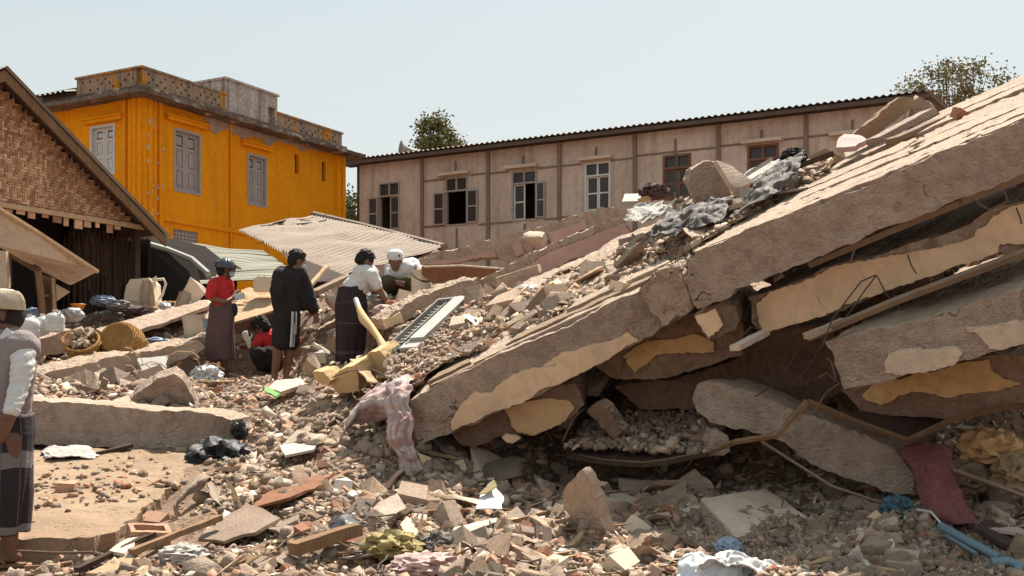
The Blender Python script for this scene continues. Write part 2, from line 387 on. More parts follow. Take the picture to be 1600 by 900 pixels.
def block_mesh(name, dims, jit, rr, cut=1):
    """a broken block: box with skewed faces and knocked off corners"""
    bm = bmesh.new(); pts = []
    for sx in (-1, 1):
        for sy in (-1, 1):
            for sz in (-1, 1):
                p = Vector((sx * (1 - jit * rr.random()), sy * (1 - jit * rr.random()), sz * (1 - jit * .8 * rr.random()))); pts.append(p)
    for _ in range(cut):
        i = rr.randrange(len(pts)); p = pts.pop(i)
        for ax in range(3):
            q = p.copy(); q[ax] *= rr.uniform(-.1, .6); pts.append(q)
    for p in pts: bm.verts.new((p.x * dims[0] / 2, p.y * dims[1] / 2, p.z * dims[2] / 2))
    r = bmesh.ops.convex_hull(bm, input=bm.verts)
    bmesh.ops.delete(bm, geom=[g for g in r['geom_interior'] if isinstance(g, bmesh.types.BMVert)], context='VERTS')
    bmesh.ops.triangulate(bm, faces=bm.faces); bmesh.ops.recalc_face_normals(bm, faces=bm.faces)
    me = bpy.data.meshes.new(name); bm.to_mesh(me); bm.free(); return me
def px_of(p): return 800 + F * p[0] / p[1], 600 - F * (p[2] - H) / p[1]
KINDS = {
  'concrete_chunk': dict(meshes=[block_mesh('concrete_chunk', (1, rr.uniform(.45,.95), rr.uniform(.16,.6)), rr.uniform(.3,.75), rr, rr.choice((0, 1, 1, 2))) for _ in range(18)],
      mats=['chunk_a','chunk_a','chunk_c','chunk_b','chunk_b','chunk_b','chunk_d','chunk_d'], label='loose angular chunk of broken concrete lying in the rubble', cat='concrete chunk', group='loose concrete chunks in the rubble'),
  'brick_fragment': dict(meshes=[block_mesh('brick_fragment', (1, rr.uniform(.45,.75), rr.uniform(.3,.45)), rr.uniform(.04,.3), rr, rr.choice((0, 0, 1))) for _ in range(8)],
      mats=['brick','brick_pale','brick_pale'], label='loose broken piece of reddish brick lying in the rubble', cat='brick', group='loose brick pieces in the rubble'),
  'plaster_flake': dict(meshes=[hull_mesh('plaster_flake', (1, rr.uniform(.5,.8), .10), rr.randint(8, 12), rr, .25) for _ in range(8)],
      mats=['chunk_c','tile_white','chunk_a','plaster_cream'], label='thin flat flake of plaster or tile lying loose in the rubble', cat='plaster flake', group='loose plaster flakes in the rubble'),
  'wood_splinter': dict(meshes=[hull_mesh('wood_splinter', (1, rr.uniform(.04,.10), rr.uniform(.03,.06)), 10, rr, .15) for _ in range(5)],
      mats=['wood','wood_pale','wood_pale','chunk_d'], label='thin broken stick of wood lying loose in the rubble', cat='wood splinter', group='loose wood splinters in the rubble'),
}
def board_mesh(a, b):
    m = hull_mesh('board_piece', (1, a, b), 16, rr, .08); return m
KINDS['board_piece'] = dict(meshes=[board_mesh(rr.uniform(.14,.3), rr.uniform(.04,.09)) for _ in range(6)],
      mats=['wood_pale','wood','chunk_a','chunk_d','leather'], label='short broken flat board lying loose in the rubble', cat='board', group='loose short boards in the rubble')
KINDS['broken_plate'] = dict(meshes=[block_mesh('broken_plate', (1, rr.uniform(.5,.95), rr.uniform(.07,.14)), rr.uniform(.3,.8), rr, rr.choice((1, 2))) for _ in range(8)],
      mats=['chunk_a','chunk_c','chunk_b','chunk_a','chunk_b','chunk_d'], label='flat broken plate of concrete lying tilted on the rubble', cat='concrete plate', group='flat broken concrete plates in the rubble')
M['leather'] = mat('brown_tarp', (.25,.175,.12), (.19,.13,.09), 3, bump=.3, rough=.6)
PROTECT = [(780,400,860,425,11.5),(860,372,960,390,11.5),(960,345,1060,362,11.5),(612,474,720,560,10.9),(545,590,668,745,8.6),(505,545,610,616,10.4),(395,742,525,800,7.6),(310,788,442,850,6.9),(436,692,500,716,8.9),(455,836,562,880,6.3),(1085,762,1265,845,7.2),(880,735,958,872,6.85),(1045,850,1290,900,6.2),(205,812,345,868,6.7),(1395,695,1530,830,6.95),(1430,790,1600,900,6.5),(280,740,350,800,7.6),(556,465,645,590,10.5),(305,690,372,745,9.2),(740,750,790,800,7.3),(575,835,700,885,6.3),(405,596,480,622,11.2),(640,420,675,465,13.2),(105,500,212,560,13.4)]
def hides(p, s):
    px, py = px_of(p)
    return any(x0 < px < x1 and y0 < py < y1 + 25 and p[1] < d for x0, y0, x1, y1, d in PROTECT) and s > .08
PIECES = []     # kind, mesh index, material key, location, rotation, size
def put(kind, x, y, z, size, normal, tilt, heading=None):
    if hides((x, y, z), size): return
    K = KINDS[kind]
    q = Vector(normal).to_track_quat('Z', 'X').to_matrix()
    if kind in ('wood_splinter', 'board_piece'): tilt *= .45
    rt = q @ Euler((rr.gauss(0, tilt), rr.gauss(0, tilt), rr.uniform(0, 6.28) if heading is None else heading)).to_matrix()
    PIECES.append((kind, rr.randrange(len(K['meshes'])), rr.choice(K['mats']), Vector((x, y, z)), rt, size))
def scatter(zf, n, sample, sizes, mix, tilt=.45, heading=None, ok=None, sink=.1):
    XY = [sample() for _ in range(n)]
    X = np.array([a[0] for a in XY]); Y = np.array([a[1] for a in XY])
    Z = zf(X, Y); e = .08; Zx = (zf(X+e, Y) - zf(X-e, Y)) / (2*e); Zy = (zf(X, Y+e) - zf(X, Y-e)) / (2*e)
    ks = list(mix); ws = [mix[k] for k in ks]
    for i in range(n):
        if ok is not None and not ok(X[i], Y[i], Z[i]): continue
        k = rr.choices(ks, ws)[0]; s = sizes(Y[i])
        if k == 'wood_splinter': s = min(s * 3.0, .5)
        if k == 'plaster_flake': s *= 1.25
        if k == 'board_piece': s *= 1.5
        if k == 'brick_fragment': s = min(s, .19)
        put(k, X[i], Y[i], Z[i] + s * .12 - sink * s * rr.random(), s, (-Zx[i], -Zy[i], 1), tilt, heading() if heading else None)

def power(a, b, k=2.2):
    u = rr.random(); return (a**(1-k) + u * (b**(1-k) - a**(1-k))) ** (1 / (1-k))
def fan(y0, y1, x0=-100, x1=1700):
    def f():
        y = 1 / rr.uniform(1 / y1, 1 / y0); x = (rr.uniform(x0, x1) - 800) / F * y; return x, y
    return f
MIX = {'concrete_chunk': .54, 'brick_fragment': .10, 'plaster_flake': .23, 'wood_splinter': .13}
def left_clear(x, y, z):           # the flat floor slab stays nearly bare; people stand in a cleared patch
    px, py = px_of((x, y, z))
    for q in FEET:
        if math.hypot(x - q.x, y - q.y) < .3 and rr.random() < .8: return False
    if px < 320 and 700 < py < 868 and rr.random() > .05: return False
    return True
def big_ok(x, y, z):
    px, py = px_of((x, y, z)); 
    return left_clear(x, y, z) and not (280 < px < 470 and 560 < py < 690) and px > 60 and not (px > 1050 and py > 700 and rr.random() < .5)
def s1():
    while True:
        x, y = rr.uniform(-1.2, 3.2), rr.uniform(8.0, 12.3)
        if inpoly(np.array([x]), np.array([y]))[0]: return x, y
# gravel and small pieces everywhere
scatter(z0, 30000, fan(5.6, 13, -500, 2200), lambda y: power(.026, .17, 1.85) * (.6 + y / 18), MIX, .5, ok=left_clear)
scatter(z0, 7000, fan(11, 17.5, -150, 820), lambda y: power(.04, .14, 2.2), MIX, .5, ok=left_clear)
# bigger broken pieces
scatter(z0, 1900, fan(5.9, 11.5, 180, 2100), lambda y: power(.09, .30, 2.5), {'concrete_chunk': .56, 'brick_fragment': .06, 'plaster_flake': .22, 'wood_splinter': .04, 'board_piece': .12}, .5, ok=big_ok, sink=.2)
scatter(z0, 620, fan(10.5, 16, 40, 760), lambda y: power(.12, .42, 2.1), {'concrete_chunk': .7, 'plaster_flake': .15, 'wood_splinter': .15}, .4, ok=lambda x, y, z: not (270 < px_of((x, y, z))[0] < 480 and 570 < px_of((x, y, z))[1] < 690), sink=.3)
scatter(z0, 6500, fan(7.3, 12.6, 270, 730), lambda y: power(.04, .17, 1.9), {'concrete_chunk': .7, 'brick_fragment': .07, 'plaster_flake': .16, 'wood_splinter': .07}, .45, ok=left_clear)
scatter(z0, 120, fan(6.0, 11.5, 200, 1050), lambda y: power(.2, .46, 2.2), {'broken_plate': 1}, .3, sink=.1, ok=big_ok)
scatter(z1, 40, lambda: s1(), lambda y: power(.2, .5, 2.0), {'broken_plate': 1}, .25, sink=.1)
# shaded gravel bank at the right
scatter(z0, 6500, fan(5.7, 8.4, 1060, 1680), lambda y: power(.032, .12, 1.6), {'concrete_chunk': .9, 'brick_fragment': .05, 'plaster_flake': .05}, .7)
# rubble on the tilted slab
scatter(z1, 8000, s1, lambda y: power(.035, .14, 1.8), {'concrete_chunk': .6, 'brick_fragment': .08, 'plaster_flake': .18, 'wood_splinter': .14}, .5)
scatter(z1, 3500, s1, lambda y: power(.045, .078, 1.5), {'concrete_chunk': .5, 'brick_fragment': .1, 'plaster_flake': .25, 'wood_splinter': .15}, .4)
scatter(z1, 420, s1, lambda y: power(.12, .38, 2.0), {'concrete_chunk': .46, 'brick_fragment': .06, 'plaster_flake': .24, 'wood_splinter': .08, 'board_piece': .16}, .35, sink=.2)

def flush_rubble():
    """the 300 largest in view of each kind become objects, the rest of the kind one mass per kind"""
    for kind, K in KINDS.items():
        L = [p for p in PIECES if p[0] == kind]
        def rank(p):
            px, py = px_of(p[3]); return -(p[5] / p[3].y) if (0 < px < 1600 and 0 < py < 900) else 0
        L.sort(key=rank)
        for p in L[:300]:
            o = bpy.data.objects.new(kind, K['meshes'][p[1]]); COL.objects.link(o)
            if not o.data.materials: o.data.materials.append(M['chunk_a'])
            o.matrix_world = Matrix.Translation(p[3]) @ p[4].to_4x4() @ Matrix.Scale(p[5], 4)
            o.material_slots[0].link = 'OBJECT'; o.material_slots[0].material = M[p[2]]
            tag(o, K['label'], K['cat'], K['group'])
        data = []
        for me in K['meshes']:
            v = np.empty(len(me.vertices) * 3); me.vertices.foreach_get('co', v)
            f = np.empty(len(me.polygons) * 3, int); me.polygons.foreach_get('vertices', f)
            data.append((v.reshape(-1, 3), f.reshape(-1, 3)))
        mats = sorted(set(K['mats'])); VS = []; FS = []; MI = []; n = 0
        for p in L[300:]:
            v, f = data[p[1]]; VS.append(v @ (np.array(p[4]).T * p[5]) + np.array(p[3])); FS.append(f + n); n += len(v)
            MI.append(np.full(len(f), mats.index(p[2])))
        if not VS: continue
        V = np.concatenate(VS); Fc = np.concatenate(FS); MI = np.concatenate(MI)
        me = bpy.data.meshes.new('rubble'); me.vertices.add(len(V)); me.vertices.foreach_set('co', V.ravel())
        me.loops.add(Fc.size); me.loops.foreach_set('vertex_index', Fc.ravel())
        me.polygons.add(len(Fc)); me.polygons.foreach_set('loop_start', np.arange(0, Fc.size, 3)); me.polygons.foreach_set('material_index', MI)
        for k in mats: me.materials.append(M[k])
        me.update(calc_edges=True); me.validate()
        nm = {'concrete_chunk': 'gravel', 'brick_fragment': 'brick_rubble', 'plaster_flake': 'plaster_rubble', 'wood_splinter': 'wood_litter', 'board_piece': 'board_litter', 'broken_plate': 'plate_litter'}[kind]
        me.name = nm; tag(link(nm, me), kind='stuff')
# ------------------------------------------------------------------ tilted concrete slabs and beams of the ruin
def frame_of(PL, PR, rise):
    a, b = at(*PL), at(*PR); u = (b - a).normalized()
    h = Vector((-u.y, u.x, 0)).normalized()
    e = h * math.cos(R(rise)) + Vector((0, 0, 1)) * math.sin(R(rise)); e = (e - u * e.dot(u)).normalized()
    return a, u, e
def slab(name, label, cat, poly, PL, PR, rise, L, m, patches=(), size=.06, amp=.013, freq=7, amp2=.009, seed=1, back=None, mb_extra=None):
    p0, u, e = frame_of(PL, PR, rise)
    pts = jag(jag([ray(x, y, p0, e) for x, y in poly], .22, .012, e, seed), .04, .007, e, seed + 3)
    c = sum(pts, Vector()) / len(pts)
    t = thing(name, label, cat, tuple(c))
    mb = MB().prism(pts, e * L)
    o = rough_obj('body', mb, [M[m], M['concrete_dust']], t, size, amp, freq, amp2, seed)
    if m in ('concrete', 'concrete_dark'):       # settled dust on the upward faces
        for pl_ in o.data.polygons:
            if pl_.normal.z > .55: pl_.material_index = 1
    for i, (pp, pm, th) in enumerate(patches):
        q = jag(jag([ray(x, y, p0 - e * (th + amp), e) for x, y in pp], .09, .016, e, seed + i + 5), .02, .006, e, seed + i)
        rough_obj('plaster_patch', MB().prism(q, e * (th + amp + .03)), M[pm], t, .09, .006, 3, .002, seed + i, 50)
    return t, p0, u, e, c
def off(pts, s, ox, oy): return [(ox + x / s, oy + y / s) for x, y in pts]

# lower left slab
slabA, pA, uA, eA, cA = slab('concrete_slab', 'long tilted concrete slab with cream plaster along its lower edge, a striped cloth hanging at its low end', 'concrete slab',
    [(641,626),(659,616),(719,585),(771,556),(835,531),(895,508),(955,473),(1000,455),(1040,440),(1064,438),(1078,460),(1066,495),(1032,513),(1000,536),(928,572),(849,614),(790,639),(706,674),(653,697),(642,668)],
    (645,650,8.5), (1060,470,8.05), 19, 3.0, 'concrete',
    [(off([(662,618),(655,575),(700,490),(770,425),(850,430),(880,400),(960,340),(1110,300),(1210,235),(1330,200),(1450,170),(1540,130),(1592,165),(1370,293),(930,508)], 3.2, 500, 480), 'plaster_cream', .016)], seed=1)
# broken knob at its upper end
slab('beam_end', 'jagged whitish broken beam end with bent bars at the upper end of the lower slab', 'beam end',
    [(1002,452),(1022,430),(1056,418),(1068,440),(1084,474),(1066,497),(1040,508),(1010,480)], (1005,460,7.98), (1080,460,7.8), 19, .5, 'concrete_dust', seed=2, amp=.035, freq=9, amp2=.024, size=.045)
# second beam below the lower slab
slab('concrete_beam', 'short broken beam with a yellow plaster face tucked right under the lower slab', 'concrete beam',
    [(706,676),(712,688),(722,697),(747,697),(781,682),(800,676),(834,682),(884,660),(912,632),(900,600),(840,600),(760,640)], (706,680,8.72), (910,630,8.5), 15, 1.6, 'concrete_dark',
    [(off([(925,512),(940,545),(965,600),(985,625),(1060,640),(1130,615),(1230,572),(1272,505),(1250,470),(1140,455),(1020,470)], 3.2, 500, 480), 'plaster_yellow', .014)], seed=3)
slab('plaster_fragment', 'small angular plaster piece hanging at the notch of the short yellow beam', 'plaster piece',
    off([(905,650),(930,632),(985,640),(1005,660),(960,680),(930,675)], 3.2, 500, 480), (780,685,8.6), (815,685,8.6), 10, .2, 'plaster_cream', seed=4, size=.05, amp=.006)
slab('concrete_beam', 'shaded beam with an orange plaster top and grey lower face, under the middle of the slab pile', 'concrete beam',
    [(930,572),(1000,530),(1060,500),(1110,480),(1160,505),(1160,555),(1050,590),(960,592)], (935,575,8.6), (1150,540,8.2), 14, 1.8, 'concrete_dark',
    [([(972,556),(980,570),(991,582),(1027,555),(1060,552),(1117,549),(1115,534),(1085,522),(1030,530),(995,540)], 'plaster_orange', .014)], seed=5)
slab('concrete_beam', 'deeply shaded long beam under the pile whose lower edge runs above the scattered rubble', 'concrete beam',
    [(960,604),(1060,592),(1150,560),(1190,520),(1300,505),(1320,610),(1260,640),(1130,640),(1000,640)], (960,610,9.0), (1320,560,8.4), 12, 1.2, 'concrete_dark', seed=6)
# upper big slab
slabB, pB, uB, eB, cB = slab('concrete_slab', 'largest tilted roof slab at the upper right, bare grey edge and sunlit layered top', 'concrete slab',
    [(1074,412),(1088,396),(1145,368),(1205,343),(1270,323),(1335,299),(1411,264),(1473,235),(1538,211),(1600,187),(1720,140),(1720,225),(1600,275),(1507,307),(1427,344),(1370,361),(1334,380),(1277,400),(1230,421),(1150,452),(1142,463),(1089,483),(1076,449)],
    (1085,430,7.6), (1600,240,6.45), 20.5, 3.5, 'concrete', seed=7, amp=.014, size=.06)
# layered screed on the upper slab: long thin broken courses
g0 = ray(1090,395,pB,eB); g1 = ray(1600,187,pB,eB); gu = (g1 - g0); gn = gu.normalized().cross(eB).normalized()
if gn.z < 0: gn = -gn
rs = random.Random(21)
def top_plate(a0, a1, s0, s1, h, m, seed, z=0.0):
    q = [g0 + gu * a + eB * s + gn * (z - .03) for a, s in ((a0, s0), (a1, s0), (a1 - .01, s1), (a0 + .015, s1))]
    q = jag(q, .045, .045, gn, seed)
    return rough_obj('screed_layer', MB().prism(q, gn * (h + .03)), M[m], slabB, .12, .007, 6, .005, seed, 30)
z = 0
for k, (s0, s1) in enumerate(((.04,.26),(.22,.60),(.75,1.25),(1.2,1.6),(1.95,2.6),(2.5,3.25))):
    a = -.02 + rs.uniform(0, .04)
    while a < 1.2:
        w = rs.uniform(.45, 1.1)
        top_plate(a, min(a + w - rs.uniform(0, .03), 1.22), s0 + rs.uniform(-.05, .05), s1 + rs.uniform(-.05, .08), .007 + .004 * k + rs.uniform(0, .006), 'concrete_dust', k * 17 + int(a * 40))
        a += w
# tan long boards on the lower slab's top
a0 = ray(660,616,pA,eA); a1 = ray(1050,440,pA,eA); au = a1 - a0; an = au.normalized().cross(eA).normalized()
if an.z < 0: an = -an
for k, (b0, b1, s0, s1, h, m) in enumerate(((.03,.42,.03,.17,.03,'slab_tan'),(.22,.75,.06,.24,.045,'concrete_dust'),(.35,1.0,.15,.36,.06,'slab_tan'),(.6,1.02,.28,.5,.085,'concrete_dust'),(.02,.2,.12,.3,.05,'slab_tan'))):
    q = jag([a0 + au * a + eA * s - an * .03 for a, s in ((b0, s0), (b1, s0 + .02), (b1 - .02, s1), (b0 + .04, s1 - .03))], .07, .014, an, k + 60)
    rough_obj('screed_layer', MB().prism(q, an * (h + .03)), M[m], slabA, .12, .006, 6, .004, k + 3, 30)
# cream beam between the slabs
C_ = off([(345,480),(330,470),(425,432),(560,388),(640,345),(800,298),(960,262),(1040,225),(1180,195),(1310,140),(1420,70),(1560,30),(1700,-40),(1700,170),(1547,232),(1440,272),(1260,328),(1100,387),(900,455),(700,532),(540,580),(395,627),(352,570)], 2.8127, 1050, 300)
slab('concrete_beam', 'long beam with a smooth cream plaster face and small nail holes, second layer below the roof slab', 'concrete beam', C_, (1190,490,7.75), (1600,345,6.75), 16, 2.6, 'concrete',
    [(off([(368,495),(430,440),(560,400),(700,330),(800,305),(960,278),(1040,268),(1180,243),(1330,195),(1345,165),(1380,148),(1400,115),(1480,66),(1547,48),(1690,-20),(1690,165),(1547,222),(1440,228),(1436,266),(1260,322),(1100,382),(900,449),(700,527),(540,574),(400,620),(382,560)], 2.8127, 1050, 300), 'plaster_cream', .015)], seed=8)
# lower right slab
slabD, pD, uD, eD, cD = slab('concrete_slab', 'thick shaded slab with two pale plaster patches, lowest of the big slabs at the right', 'concrete slab',
    off([(670,662),(700,700),(760,862),(800,858),(900,840),(1000,815),(1100,792),(1240,755),(1380,712),(1547,668),(1720,620),(1720,370),(1547,420),(1300,500),(1100,560),(950,600),(820,622),(750,648)], 2.8127, 1050, 300),
    (1300,570,7.05), (1600,490,6.3), 14, 3.2, 'concrete',
    [(off([(930,755),(955,712),(1000,700),(1085,688),(1100,695),(1180,686),(1245,682),(1275,712),(1235,765),(1120,790),(1000,808),(945,792)], 2.8127, 1050, 300), 'plaster_white', .016),
     (off([(1292,600),(1330,590),(1380,598),(1450,572),(1547,566),(1715,520),(1715,618),(1547,664),(1440,697),(1395,690),(1368,650),(1330,618),(1298,618)], 2.8127, 1050, 300), 'plaster_white', .016)], seed=9)
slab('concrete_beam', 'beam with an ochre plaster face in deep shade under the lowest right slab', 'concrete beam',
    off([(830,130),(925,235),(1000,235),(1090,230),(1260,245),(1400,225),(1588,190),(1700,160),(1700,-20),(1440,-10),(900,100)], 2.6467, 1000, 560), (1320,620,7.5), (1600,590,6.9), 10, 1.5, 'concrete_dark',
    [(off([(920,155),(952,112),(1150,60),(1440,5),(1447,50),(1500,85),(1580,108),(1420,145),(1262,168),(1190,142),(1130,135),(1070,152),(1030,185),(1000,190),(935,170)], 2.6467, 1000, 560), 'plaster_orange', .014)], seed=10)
# fallen column
slab('concrete_column', 'fallen concrete column sloping down to the right in the shade below the slabs', 'column',
    off([(214,165),(228,125),(250,103),(330,98),(420,122),(500,152),(640,212),(720,236),(860,296),(1050,370),(1128,480),(1135,572),(1000,545),(900,512),(800,470),(700,432),(600,352),(520,310),(420,290),(310,272),(232,212)], 2.6467, 1000, 560),
    (1090,640,8.1), (1420,740,7.3), 4, .42, 'concrete', seed=11, amp=.018, freq=5, amp2=.014, size=.05)
# smaller blocks
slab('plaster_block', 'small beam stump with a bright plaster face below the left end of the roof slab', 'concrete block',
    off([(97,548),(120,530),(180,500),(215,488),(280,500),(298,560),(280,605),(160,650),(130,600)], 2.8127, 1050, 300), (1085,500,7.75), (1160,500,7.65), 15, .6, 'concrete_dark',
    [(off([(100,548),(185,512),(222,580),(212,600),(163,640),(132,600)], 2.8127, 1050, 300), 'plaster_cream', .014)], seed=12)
slab('concrete_block', 'rounded weathered concrete lump under the small plastered stump and column', 'concrete block',
    off([(280,350),(300,300),(330,290),(365,320),(370,380),(345,405),(285,405)], 2.6467, 1000, 560), (1105,690,7.9), (1140,690,7.9), 3, .22, 'concrete', seed=13, amp=.02)
slab('wall_fragment', 'leaning pointed slab fragment standing upright in the shaded rubble, centre bottom', 'wall fragment',
    off([(990,365),(1012,400),(1032,445),(1060,540),(1088,610),(1112,660),(1140,740),(1155,790),(1100,803),(1060,760),(1000,690),(940,600),(900,558),(900,520),(905,470),(930,420),(955,398)], 3.2, 600, 620), (890,800,7.0), (950,850,6.75), 26, .07, 'concrete_dust', seed=14, amp=.014, size=.05)
slab('wall_fragment', 'dark rectangular wall piece leaning in the cave below the yellow beam', 'wall fragment',
    off([(1018,70),(1070,25),(1110,60),(1195,170),(1150,205)], 3.2, 600, 620), (920,640,8.5), (970,670,8.4), 24, .12, 'concrete_dark', seed=15, size=.06)
# upright rubble blocks in the cave
for k, (x, y, d, s) in enumerate(((1000,765,8.3,.34),(1040,790,8.0,.22),(955,800,7.45,.17),(1085,760,8.1,.26),(880,650,9.1,.3),(1010,640,9.4,.32),(1560,765,7.5,.24),(1210,800,7.4,.16),(930,600,9.0,.22))):
    mb = MB(); me0 = KINDS['concrete_chunk']['meshes'][k % 14]; c = at(x, y, d)
    rot = Euler((.4 * k, .7 * k, .9 * k)).to_matrix()
    t = rough_obj('boulder', MB().add([c + rot @ (v.co * s * Vector((1, 1, 1)).length * .7) for v in me0.vertices], [tuple(f.vertices) for f in me0.polygons]), M['chunk_b'], None, .06, .018, 6, .008, k)
    tag(t, 'big rough concrete lump resting in the shadow under the slab pile', 'concrete lump', 'big lumps in the shade under the slabs')
# low step block with pale tiled top
pts = [at(1095,780,7.25), at(1150,842,6.75), at(1262,808,7.2), at(1195,765,7.85)]
t = thing('concrete_step', 'low concrete block with a pale flat top half buried in the shaded gravel', 'concrete block', tuple(pts[1]))
rough_obj('body', MB().prism(jag([p - Vector((0,0,.24)) for p in pts], .1, .01, Vector((0,0,1)), 3), (0, 0, .22)), M['concrete'], t, .07, .016, 5, .008, 3)
rough_obj('top_slab', MB().prism(jag([p - Vector((0,0,.03)) for p in pts], .1, .01, Vector((0,0,1)), 4), (0, 0, .035)), M['plaster_white'], t, .1, .004, 5, .003, 4)

# pink walled beams on top of the pile
slab('concrete_beam', 'long rough beam with a pink plaster face below its broken rim, crossing the top of the rubble', 'concrete beam',
    off([(330,460),(420,385),(520,335),(600,290),(720,235),(850,180),(960,140),(1045,108),(1062,125),(1095,185),(1000,225),(850,292),(700,367),(600,405),(480,470),(400,500)], 2.812, 600, 300), (715,465,11.75), (985,348,11.55), 6, .22, 'concrete_dust',
    [(off([(482,402),(540,368),(700,282),(850,215),(960,170),(1050,136),(1090,183),(1000,222),(850,288),(700,364),(600,402),(500,450)], 2.812, 600, 300), 'pink', .012)], seed=16, amp=.018, freq=11, size=.06, amp2=.014)
slab('concrete_kerb', 'rough crumbling concrete rim running from the white bucket down to the air conditioner', 'concrete beam',
    off([(0,560),(60,520),(140,475),(210,440),(330,400),(420,375),(425,410),(330,455),(230,490),(150,520),(90,575),(10,605)], 2.812, 600, 300), (605,505,11.2), (745,440,11.6), 6, .4, 'concrete_dust',
    [(off([(2,562),(75,525),(88,570),(12,602)], 2.812, 600, 300), 'plaster_cream', .014)], seed=17, amp=.022, freq=11, size=.06, amp2=.014)
slab('concrete_beam', 'uppermost broken beam with crumbling rim and gaps showing pinkish plaster, in front of the beige building', 'concrete beam',
    off([(150,295),(250,265),(370,235),(450,210),(560,185),(700,150),(830,105),(960,68),(1060,75),(1050,100),(900,160),(880,190),(800,215),(730,240),(690,262),(600,300),(540,315),(500,290),(380,300),(250,318),(160,318)], 2.812, 600, 300), (655,410,13.6), (975,330,13.0), 5, .25, 'concrete_dust',
    [(off([(180,318),(250,300),(380,280),(480,250),(495,285),(380,300),(260,318)], 2.812, 600, 300), 'pink', .012),
     (off([(558,232),(600,215),(615,270),(585,285)], 2.812, 600, 300), 'pink', .014), (off([(650,200),(705,190),(720,235),(665,255)], 2.812, 600, 300), 'pink', .014),
     (off([(720,180),(880,120),(895,160),(740,232)], 2.812, 600, 300), 'pink', .014)], seed=18, amp=.024, freq=10, size=.06, amp2=.014)
slab('wooden_board', 'wide brown wooden board lying behind the white bucket under a thin pipe', 'board',
    off([(165,328),(340,325),(520,335),(400,395),(280,400),(215,405),(165,360)], 2.812, 600, 300), (655,425,13.2), (780,425,12.9), 12, .03, 'board_brown', seed=19, amp=.004, size=.12)
t = MB().tube([at(662,417,13.0), at(720,415,12.9), at(785,420,12.8)], .012, 6).build('metal_pipe', M['plaster_white']); tag(t, 'thin pale pipe lying along the top of the wide brown board', 'pipe')

# foot beam and floor slab at the left
slab('concrete_beam', 'straight grey concrete beam lying in front of the people, behind the flat floor slab', 'concrete beam',
    [(-90,620),(45,626),(120,630),(200,637),(340,648),(362,656),(366,680),(350,705),(300,704),(200,700),(40,694),(-90,690)], (0,660,10.2), (360,680,9.6), 4, .34, 'concrete', seed=20, amp=.012, size=.07)
pl = [at(x, y, d) for x, y, d in ((-130,700,9.7),(40,703,9.65),(230,703,9.6),(285,706,9.5),(309,714,9.25),(300,730,8.85),(285,748,8.5),(268,766,8.1),(240,785,7.75),(205,812,7.2),(185,828,6.95),(150,842,6.72),(90,842,6.7),(0,842,6.68),(-130,842,6.68))]
fz = np.linalg.lstsq(np.array([[p.x, p.y, 1] for p in pl]), np.array([p.z for p in pl]), rcond=None)[0]
def floor_z(x, y): return fz[0] * x + fz[1] * y + fz[2]
pl = [Vector((p.x, p.y, floor_z(p.x, p.y))) for p in pl]
t = thing('floor_slab', 'flat sunlit tan floor slab with a broken curved edge beside the man in the knitted cap', 'concrete slab', tuple(pl[5]))
rough_obj('body', MB().prism(jag([p - Vector((0,0,.17)) for p in pl], .06, .03, Vector((0,0,1)), 8), (0, 0, .17)), M['slab_tan'], t, .06, .024, 3.5, .012, 22)
scatter(floor_z, 200, lambda: (rr.gauss(at(140,760,8.2).x, .42), rr.gauss(8.3, .45)), lambda y: power(.02, .09, 2.0), {'concrete_chunk': .6, 'brick_fragment': .4}, .4, ok=lambda x, y, z: px_of((x, y, z))[0] < 290)
scatter(floor_z, 60, lambda: (rr.uniform(-4.2, -2.4), rr.uniform(6.9, 9.6)), lambda y: power(.012, .04, 2.0), {'concrete_chunk': .8, 'brick_fragment': .2}, .4, ok=lambda x, y, z: px_of((x, y, z))[0] < 240)
# ------------------------------------------------------------------ buildings
class Fr:
    def __init__(s, o, u):
        s.o = Vector((o[0], o[1], 0)); s.u = Vector((u[0], u[1], 0)).normalized(); s.n = Vector((s.u.y, -s.u.x, 0))
    def P(s, t, z, n=0): return s.o + s.u * t + s.n * n + Vector((0, 0, z))
    def tz(s, x, y, n=0):
        k = (x - 800) / F; o = s.o + s.n * n
        t = (k * o.y - o.x) / (s.u.x - k * s.u.y); Y = o.y + s.u.y * t
        return t, H + (600 - y) / F * Y
    def box(s, mb, t0, t1, z0_, z1_, n0, n1, mi=0):
        vs = [s.P(t, z, n) for n in (n0, n1) for z in (z0_, z1_) for t in (t0, t1)]
        return mb.add(vs, [(0,1,3,2),(4,6,7,5),(0,4,5,1),(2,3,7,6),(0,2,6,4),(1,5,7,3)], mi)
    def facade(s, mb, t0, t1, z0_, z1_, ops, th=.22):
        cur = t0
        for a, b, c, d in sorted(ops):
            if a > cur: s.box(mb, cur, a, z0_, z1_, -th, 0)
            s.box(mb, a, b, z0_, c, -th, 0); s.box(mb, a, b, d, z1_, -th, 0); cur = b
        s.box(mb, cur, t1, z0_, z1_, -th, 0); return mb
    def part(s, name, m, par, t0, t1, z0_, z1_, n0, n1):
        return s.box(MB(), t0, t1, z0_, z1_, n0, n1).build(name, M[m] if isinstance(m, str) else m, par)

